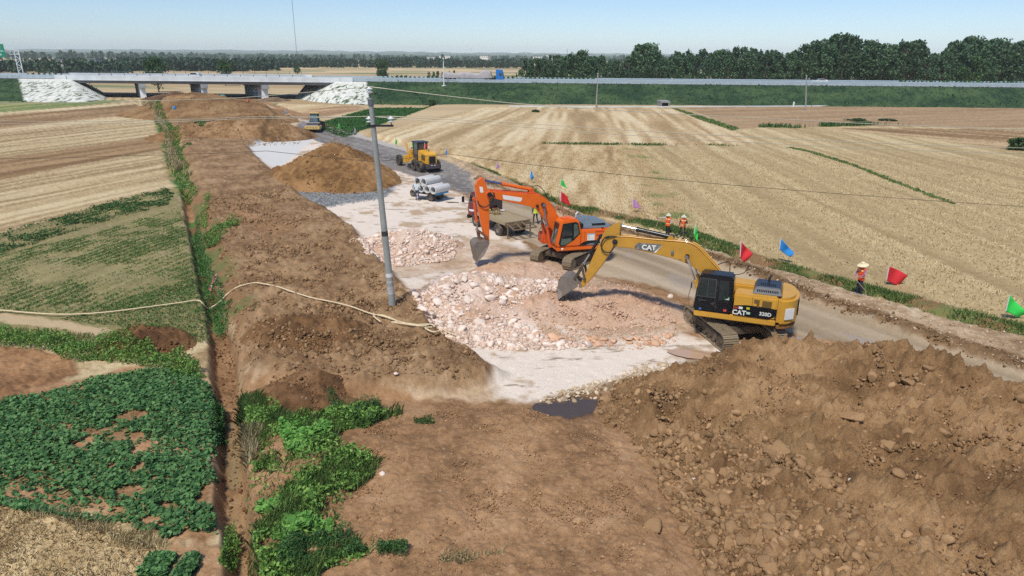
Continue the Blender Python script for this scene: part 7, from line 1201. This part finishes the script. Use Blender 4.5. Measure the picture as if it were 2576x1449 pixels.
# ---------------------------------------------------------------- people
M_SKIN = mat('skin', S(190,138,108), .6, 0, .06, 8.); M_ORV = mat('orange_vest', S(246,92,40), .6, 0, .06, 6.); M_REFL = mat('reflective_band', S(246,226,150), .35, 0, .06, 8.); M_LIME = mat('lime_vest', S(214,240,60), .6, 0, .06, 6.)
def clothm(n, c): return mat(n, c, .85, 0, .12, 14., bump=.3)
def caps_mesh(caps, vox, smooth=4):
    "tapered capsules fused into one continuous skin"
    V = []; Fq = []; base = 0; sv, sf = ICO[2]
    for p, q, r0, r1, tagm in caps:
        p = np.array(p, float); q = np.array(q, float); L = np.linalg.norm(q-p); d = (q-p)/max(L, 1e-6); n = max(2, int(L/(min(r0, r1)*.55))+1)
        for k in range(n): t = k/(n-1); r = r0+(r1-r0)*t; V.append(sv*r+p+(q-p)*t); Fq.append(sf+base); base += len(sv)
    o = npmesh('body', np.concatenate(V), np.concatenate(Fq), M_SKIN); md = o.modifiers.new('r', 'REMESH'); md.mode = 'VOXEL'; md.voxel_size = vox; s = o.modifiers.new('s', 'SMOOTH'); s.factor = .5; s.iterations = smooth
    dg = bpy.context.evaluated_depsgraph_get(); me = bpy.data.meshes.new_from_object(o.evaluated_get(dg)); old = o.data; bpy.data.objects.remove(o); bpy.data.meshes.remove(old); return me
def assign(me, caps, mats):
    me.materials.clear(); names = []
    for m_ in mats: me.materials.append(m_)
    n = len(me.polygons); c = np.zeros(n*3); me.polygons.foreach_get('center', c); c = c.reshape(-1, 3); best = np.full(n, 9.); mi = np.zeros(n, np.int32)
    for p, q, r0, r1, k in caps:
        p = np.array(p); q = np.array(q); d = q-p; t = np.clip(((c-p)@d)/max(d@d, 1e-9), 0, 1); ds = np.linalg.norm(c-p-t[:, None]*d, axis=1)-(r0+(r1-r0)*t); k_ = ds < best; best = np.where(k_, ds, best); mi = np.where(k_, k, mi)
    me.polygons.foreach_set('material_index', mi); me.polygons.foreach_set('use_smooth', np.ones(n, bool)); me.update()
def hand(w, d, curl, k, out=(0, 1, 0)):
    "palm with five bent fingers leaving the wrist w along d, curling towards curl"
    w = np.array(w, float); d = np.array(d, float); d /= np.linalg.norm(d); c = np.array(curl, float); c -= d*(c@d); c /= np.linalg.norm(c); s = np.cross(d, c); L = []
    for o in (-.025, 0., .025): L.append((w+s*o*.8, w+d*.085+s*o, .017, .015, k))
    for i, (o, l) in enumerate(((-.033,.062),(-.011,.072),(.011,.068),(.033,.052))):
        a = w+d*.09+s*o; b = a+(d*.75+c*.6)*l*.55; e = b+(d*.1+c)*l*.55; L += [(a, b, .0095, .009, k), (b, e, .009, .008, k)]
    a = w+d*.03-s*.035; b = a+(d*.6-s*.6+c*.4)*.04; L += [(a, b, .011, .010, k), (b, b+(d*.6+c*.7)*.035, .010, .009, k)]; return L
def person(label, seat, rz, sc, J, top, trousers, shoe, sleeves=0, vest=None, hat=None, hair=None, extra=None):
    "materials: 0 skin, 1 shirt, 2 trousers, 3 shoes. J: joints el/wr/kn/an for left(+y) and right(-y)"
    t = thing('person', label, 'person', seat, rz, None); t.scale = (sc,)*3; ln = J.get('lean', 0.); X = lambda z: ln*(z-.9)
    sh = lambda s: np.array([X(1.38), s*.175, 1.37]); hp = lambda s: np.array([0, s*.085, .9]); C = []
    C += [((X(.95), 0, .95), (X(1.12), 0, 1.12), .125, .125, 1), ((X(.95), .06, .93), (X(1.28), .08, 1.27), .10, .11, 1), ((X(.95), -.06, .93), (X(1.28), -.08, 1.27), .10, .11, 1), ((X(1.34), -.12, 1.35), (X(1.34), .12, 1.35), .075, .075, 1), ((0, -.055, .9), (0, .055, .9), .12, .12, 2)]
    hx = X(1.5)+J.get('hx', .02); hy = J.get('hy', 0.); C += [((X(1.38), 0, 1.38), (hx, hy, 1.5), .055, .05, 0), ((hx+.005, hy, 1.575), (hx-.012, hy, 1.62), .082, .088, 0), ((hx+.03, hy, 1.53), (hx+.045, hy, 1.55), .05, .055, 0)]
    fx = hx+.092; C += [((fx-.005, hy, 1.59), (fx+.018, hy, 1.566), .010, .014, 0), ((fx-.02, hy-.028, 1.535), (fx-.02, hy+.028, 1.535), .013, .013, 0), ((hx-.005, hy+.086, 1.6), (hx, hy+.09, 1.565), .014, .012, 0), ((hx-.005, hy-.086, 1.6), (hx, hy-.09, 1.565), .014, .012, 0), ((fx-.012, hy-.033, 1.605), (fx-.012, hy+.033, 1.605), .014, .014, 0)]
    for s, q in ((1, 'l'), (-1, 'r')):
        el = np.array(J['el'+q]); wr = np.array(J['wr'+q]); C += [(sh(s), el, .058, .044, 1), (el, wr, .042, .03, 1 if sleeves == 0 else 0)]; C += hand(wr, J.get('hd'+q, wr-el), J.get('hc'+q, (1, 0, .2)), 0)
        kn = np.array(J['kn'+q]); an = np.array(J['an'+q]); C += [(hp(s), kn, .085, .06, 2), (kn, an, .058, .042, 2), (an+np.array([-.03, 0, -.04]), an+np.array([.15, s*.02, -.045]), .038, .032, 3)]
    me = caps_mesh(C, .0085); mt = [M_SKIN, top, trousers, shoe]; assign(me, C, mt); b = link('body', me, t)
    eye = MB()
    for s in (-1, 1): eye.lathe([(0, .004), (.008, .002), (.010, 0)], (fx-.008, hy+s*.032, 1.592), 'x', 8)
    eye.build('eyes', M_BLKM, t)
    if vest is not None:
        V = [(p, q, r0+.018, r1+.018, 0) for p, q, r0, r1, k in C[:4]]+[((-.0, -.06, .84), (0, .06, .84), .135, .135, 0), ((X(1.36), .12, 1.36), sh(1)+np.array([0, .005, 0]), .08, .07, 0), ((X(1.36), -.12, 1.36), sh(-1)-np.array([0, .005, 0]), .08, .07, 0)]
        vm = caps_mesh(V, .014); vm.materials.clear(); vm.materials.append(vest[0]); vm.materials.append(vest[1]); n = len(vm.polygons); c = np.zeros(n*3); vm.polygons.foreach_get('center', c); c = c.reshape(-1, 3); k = ((np.abs(c[:, 2]-.97) < .025) | ((np.abs(c[:, 2]-1.30) < .035) & (np.abs(c[:, 1]) > .03) & (np.abs(c[:, 1]) < .16))); vm.polygons.foreach_set('material_index', k.astype(np.int32)); vm.polygons.foreach_set('use_smooth', np.ones(n, bool)); bm = bmesh.new(); bm.from_mesh(vm); kill = [f for f in bm.faces if f.calc_center_median().z < .79 or f.calc_center_median().z > 1.435 or (vest[2] and abs(f.calc_center_median().y) < .05 and f.calc_center_median().x > .02)]; bmesh.ops.delete(bm, geom=kill, context='FACES'); bm.to_mesh(vm); bm.free(); link('vest', vm, t)
    if hat is not None:
        hm, br, hh, droop = hat; m = MB(); m.lathe([(0, hh-.03), (.06, hh-.034), (.092, hh-.06), (.102, .005), (.13, .002), (br*.75, .002-droop*.4), (br, -droop), (br, -.008-droop), (.105, -.008)], (0, 0, 0), 'z', 28); o = m.build('hat', hm, t, smooth=True); o.location = (hx-.005, hy, 1.632); o.rotation_euler = (0, J.get('hat_tilt', 0.1), 0)
    if hair is not None:
        v, f_ = ICO[3]; k = (v[f_].mean(1)[:, 2] > -.05-.5*(v[f_].mean(1)[:, 0] < .2)); f2 = f_[k & ~((v[f_].mean(1)[:, 0] > .45) & (v[f_].mean(1)[:, 2] < .55))]; o = npmesh('hair', v*np.array([.102, .098, .1])+np.array([hx-.012, hy, 1.615]), f2, hair, parent=t); s = o.modifiers.new('t', 'SOLIDIFY'); s.thickness = .012
    return t
LEG = dict(knl=(.01, .10, .49), knr=(.01, -.10, .49), anl=(-.01, .12, .085), anr=(-.01, -.12, .085))
M_STRAWH = mat('straw_hat', S(240,226,190), .8, 0, .08, 20., bump=.3); M_SUNH = mat('pale_sun_hat', S(218,212,200), .8, 0, .1, 12.); M_HAIR = mat('dark_hair', S(30,26,28), .6, 0, .15, 20.); M_SHOE = clothm('grey_shoe', S(150,156,160)); M_SHOED = clothm('dark_shoe', S(60,54,50))
px, py, pz = hit(2159, 741); P1 = person('person in a wide straw hat, orange vest and navy trousers holding a hoe', (px, py, pz), math.radians(196), 1.07, dict(ell=(.10, .27, 1.12), wrl=(.30, .12, .97), elr=(.06, -.28, 1.1), wrr=(.27, -.12, .92), hdl=(.6, -.6, -.3), hdr=(.6, .6, -.2), hcl=(.3, -.2, -.8), hcr=(.3, .2, -.8), knl=(.02, .10, .49), knr=(.03, -.09, .49), anl=(-.03, .15, .085), anr=(.02, -.11, .085), lean=.05, hat_tilt=.22), clothm('mauve_shirt', S(176,104,150)), clothm('navy_trousers', S(44,46,78)), M_SHOE, 0, (M_ORV, M_REFL, False), (M_STRAWH, .27, .13, .07))
def tool(name, label, cat, A, B, Yp, head, mhead=None):
    a = Vector(onplane(*A, (0, Yp[0]), (1, Yp[0]))); b = Vector(onplane(*B, (0, Yp[1]), (1, Yp[1]))); t = thing(name, label, cat, b); m = MB(); m.tube([a-b, (a-b)*.5, Vector((0, 0, 0))], .015, 8); m.build('shaft', M_STICK, t, smooth=True); d = (b-a).normalized(); m = MB()
    if head == 'hoe': m.tube([d*-.04, d*.02+Vector((.02,0,-.02)), Vector((.05,0,-.12)), Vector((.04,0,-.24))], [.02,.016,.014,.012], 6); m.box(.02,.05,-.08,.08,-.34,-.2)
    elif head == 'rake': m.box(-.16,.16,-.015,.015,-.05,-.02); [m.box(-.15+k*.05-.005,-.15+k*.05+.005,-.01,.01,-.12,-.05) for k in range(7)]
    else: m.prism([(-.09,.05),(.09,.05),(.1,-.18),(0,-.27),(-.1,-.18)], -.012, .012)
    m.build('blade', M_DARK, t); return t
tool('hoe', 'long handled hoe held across the body of the worker in the straw hat', 'hoe', (2135.2,682), (2181,736), (py-.33, py-.30), 'hoe')
px, py, pz = hit(1678, 594.5); P2 = person('person in an orange vest with grey sleeves stretching one arm out to a long rake', (px, py, pz), math.radians(225), .99, dict(ell=(.26, .30, 1.36), wrl=(.30, -.02, 1.05) if False else (.12, .26, 1.0), elr=(.22, -.38, 1.36), wrr=(.36, -.58, 1.33), hdr=(.5, -.6, 0), hcr=(.5, .2, -.6), hcl=(.5, -.5, 0), knl=LEG['knl'], knr=LEG['knr'], anl=(-.02, .09, .085), anr=(0, -.09, .085), lean=.02) | dict(ell=(.0, .25, 1.12)), clothm('pale_grey_shirt', S(196,194,200)), clothm('black_trousers', S(38,36,40)), M_SHOED, 0, (M_ORV, M_REFL, False), (M_SUNH, .19, .12, .05))
bpy.context.view_layer.update(); hw_r = P2.matrix_world @ Vector((.42, -.64, 1.32)); tool('rake', 'long wooden rake held out by the worker with grey sleeves', 'rake', (1658.6,545), (1642,597), (hw_r.y, hw_r.y), 'rake')
px, py, pz = hit(1716, 597); P3 = person('person in an orange vest with dark sleeves, one leg stretched, behind an upright shovel', (px, py, pz), math.radians(262), .95, dict(ell=(.10, .27, 1.12), wrl=(.27, .08, 1.22), elr=(-.02, -.26, 1.1), wrr=(.10, -.26, .9), hdl=(.5, -.5, .5), hcl=(.5, -.5, -.2), knl=(.02, .09, .49), knr=(.12, -.2, .5), anl=(0, .10, .085), anr=(-.02, -.38, .10), lean=.0), clothm('black_shirt', S(40,38,48)), clothm('black_trousers', S(38,36,40)), M_SHOED, 0, (M_ORV, M_REFL, False), (M_SUNH, .2, .12, .05))
bpy.context.view_layer.update(); hq = P3.matrix_world @ Vector((.33, .02, 1.25)); tool('shovel', 'upright long handled shovel in front of the worker with the bent knee', 'shovel', (1720.2,544), (1718,600), (hq.y, hq.y), 'shovel')
px, py, pz = hit(1050, 505); P4 = person('person in a pale blue shirt and jeans walking away towards the pipe truck', (px, py, pz), math.radians(97), 1.06, dict(ell=(-.03, .27, 1.1), wrl=(.1, .25, .9), elr=(-.06, -.27, 1.1), wrr=(.06, -.24, .88), knl=(.12, .1, .5), knr=(-.06, -.1, .5), anl=(.08, .1, .1), anr=(-.28, -.1, .16), lean=.05), clothm('pale_blue_shirt', S(206,218,226)), clothm('blue_jeans', S(70,82,112)), M_SHOED, 1, None, None, M_HAIR)
px, py, pz = hit(1347, 563); P5 = person('person in navy clothes and a lime yellow vest behind the flatbed lorry', (px, py, pz), math.radians(120), 1.06, dict(ell=(-.03, .28, 1.1), wrl=(.05, .27, .86), elr=(-.03, -.28, 1.1), wrr=(.08, -.24, .88), knl=(.1, .1, .5), knr=(-.02, -.1, .5), anl=(.1, .12, .09), anr=(-.16, -.12, .12), lean=.02), clothm('navy_jacket', S(40,46,84)), clothm('navy_trousers2', S(40,42,60)), M_SHOED, 0, (M_LIME, M_REFL, True), None, M_HAIR)
# ---------------------------------------------------------------- litter
def put_rag(u, v, s, name, label, m_, seed): x, y, z = hit(u, v); rag(name, label, name.replace('_', ' '), (x, y, z+s*.2), s, s*.7, s*.45, m_, seed)
M_PLAS = mat('pale_plastic', S(206,216,226), .35, 0, .15, 9., bump=.3); M_PLASB = mat('blue_plastic', S(110,160,220), .4, 0, .15, 9.)
put_rag(1409, 1291, .16, 'plastic_bag', 'crumpled bluish plastic bag on the clods at the foot of the big heap', M_PLAS, 11); put_rag(1231, 1355, .13, 'plastic_bag', 'crumpled white plastic bag on the smooth bare earth', mat('white_plastic', S(226,214,204), .45, 0, .12, 9.), 12); put_rag(736, 1183, .1, 'plastic_bag', 'torn white plastic bag among the green weeds', M_PLAS, 13); put_rag(1703, 938, .09, 'plastic_bag', 'small white plastic scrap at the edge of the big heap by the muddy track', M_PLAS, 14); put_rag(572, 717, .12, 'plastic_bag', 'pale blue plastic scrap beside the ditch', M_PLASB, 15); put_rag(835, 716, .05, 'plastic_bag', 'tiny bright blue scrap on the earth strip', M_PLASB, 16)
x, y, z = hit(535, 735); t = thing('barrier_tape', 'tangle of red and white tape hanging in the grassy ditch', 'tape', (x, y, z)); r = np.random.default_rng(5)
for nm, cc, k in (('strand', S(222,92,92), 5), ('strand', S(240,226,226), 4)):
    for i in range(k):
        m = MB(); p = [onplane(u+r.normal(0, 2.5), v, (x, y), (x+1, y)) for u, v in ((543,690),(541,700),(536,712),(530,722),(534,730),(540,728))]; m.tube(smoothpts([(a-x+r.normal(0,.03), b-y+r.normal(0,.1), c-z) for a, b, c in p]), .02, 5, flat=.3); m.build(nm, mat('red_tape' if cc[1] < .3 else 'white_tape', cc, .5, 0, .08, 5.), t, smooth=True)
# ---------------------------------------------------------------- light, sky, air
SUN_EL, SUN_AZ = math.radians(58), math.radians(205)   # azimuth clockwise from +Y: behind the camera, a little left
w = bpy.data.worlds.new('World'); SC.world = w; w.use_nodes = True; nt = w.node_tree
sk = nt.nodes.new('ShaderNodeTexSky'); sk.sky_type = 'NISHITA'; sk.sun_disc = False; sk.sun_elevation = SUN_EL; sk.sun_rotation = SUN_AZ
sk.air_density = .75; sk.dust_density = .3; sk.ozone_density = 5.; sk.altitude = 0
nt.links.new(sk.outputs[0], nt.nodes['Background'].inputs[0]); nt.nodes['Background'].inputs[1].default_value = .115
sl = bpy.data.lights.new('sun', 'SUN'); sl.energy = 3.05; sl.angle = math.radians(8); sl.color = (1, .95, .86); so = bpy.data.objects.new('sun', sl); COL.objects.link(so)
d = Vector((math.sin(SUN_AZ)*math.cos(SUN_EL), math.cos(SUN_AZ)*math.cos(SUN_EL), math.sin(SUN_EL)))
so.rotation_euler = (-d).to_track_quat('-Z', 'Y').to_euler(); so.location = (0, 0, 60)
SC.view_settings.view_transform = 'Standard'; SC.view_settings.look = 'None'; SC.view_settings.exposure = .22; SC.view_settings.gamma = 1
SC.render.engine = 'CYCLES'; SC.cycles.use_denoising = False; SC.cycles.use_adaptive_sampling = False; SC.cycles.sample_clamp_indirect = 4; SC.cycles.max_bounces = 5; SC.cycles.diffuse_bounces = 2; SC.cycles.transparent_max_bounces = 6; SC.cycles.volume_bounces = 1
# the air
m = MB(); m.box(-15000, 15000, -120, 13500, -6, 130); hz = m.build('haze', bpy.data.materials.new('haze')); tag(hz, kind='stuff', label='pale summer haze over the plain', cat='haze'); hm = hz.data.materials[0]; hm.use_nodes = True; nt = hm.node_tree; nt.nodes.clear(); o_ = nt.nodes.new('ShaderNodeOutputMaterial'); pv = nt.nodes.new('ShaderNodeVolumePrincipled'); pv.inputs['Color'].default_value = (.86, .95, 1, 1); pv.inputs['Density'].default_value = .00011; pv.inputs['Anisotropy'].default_value = -.35; nt.links.new(pv.outputs[0], o_.inputs['Volume'])
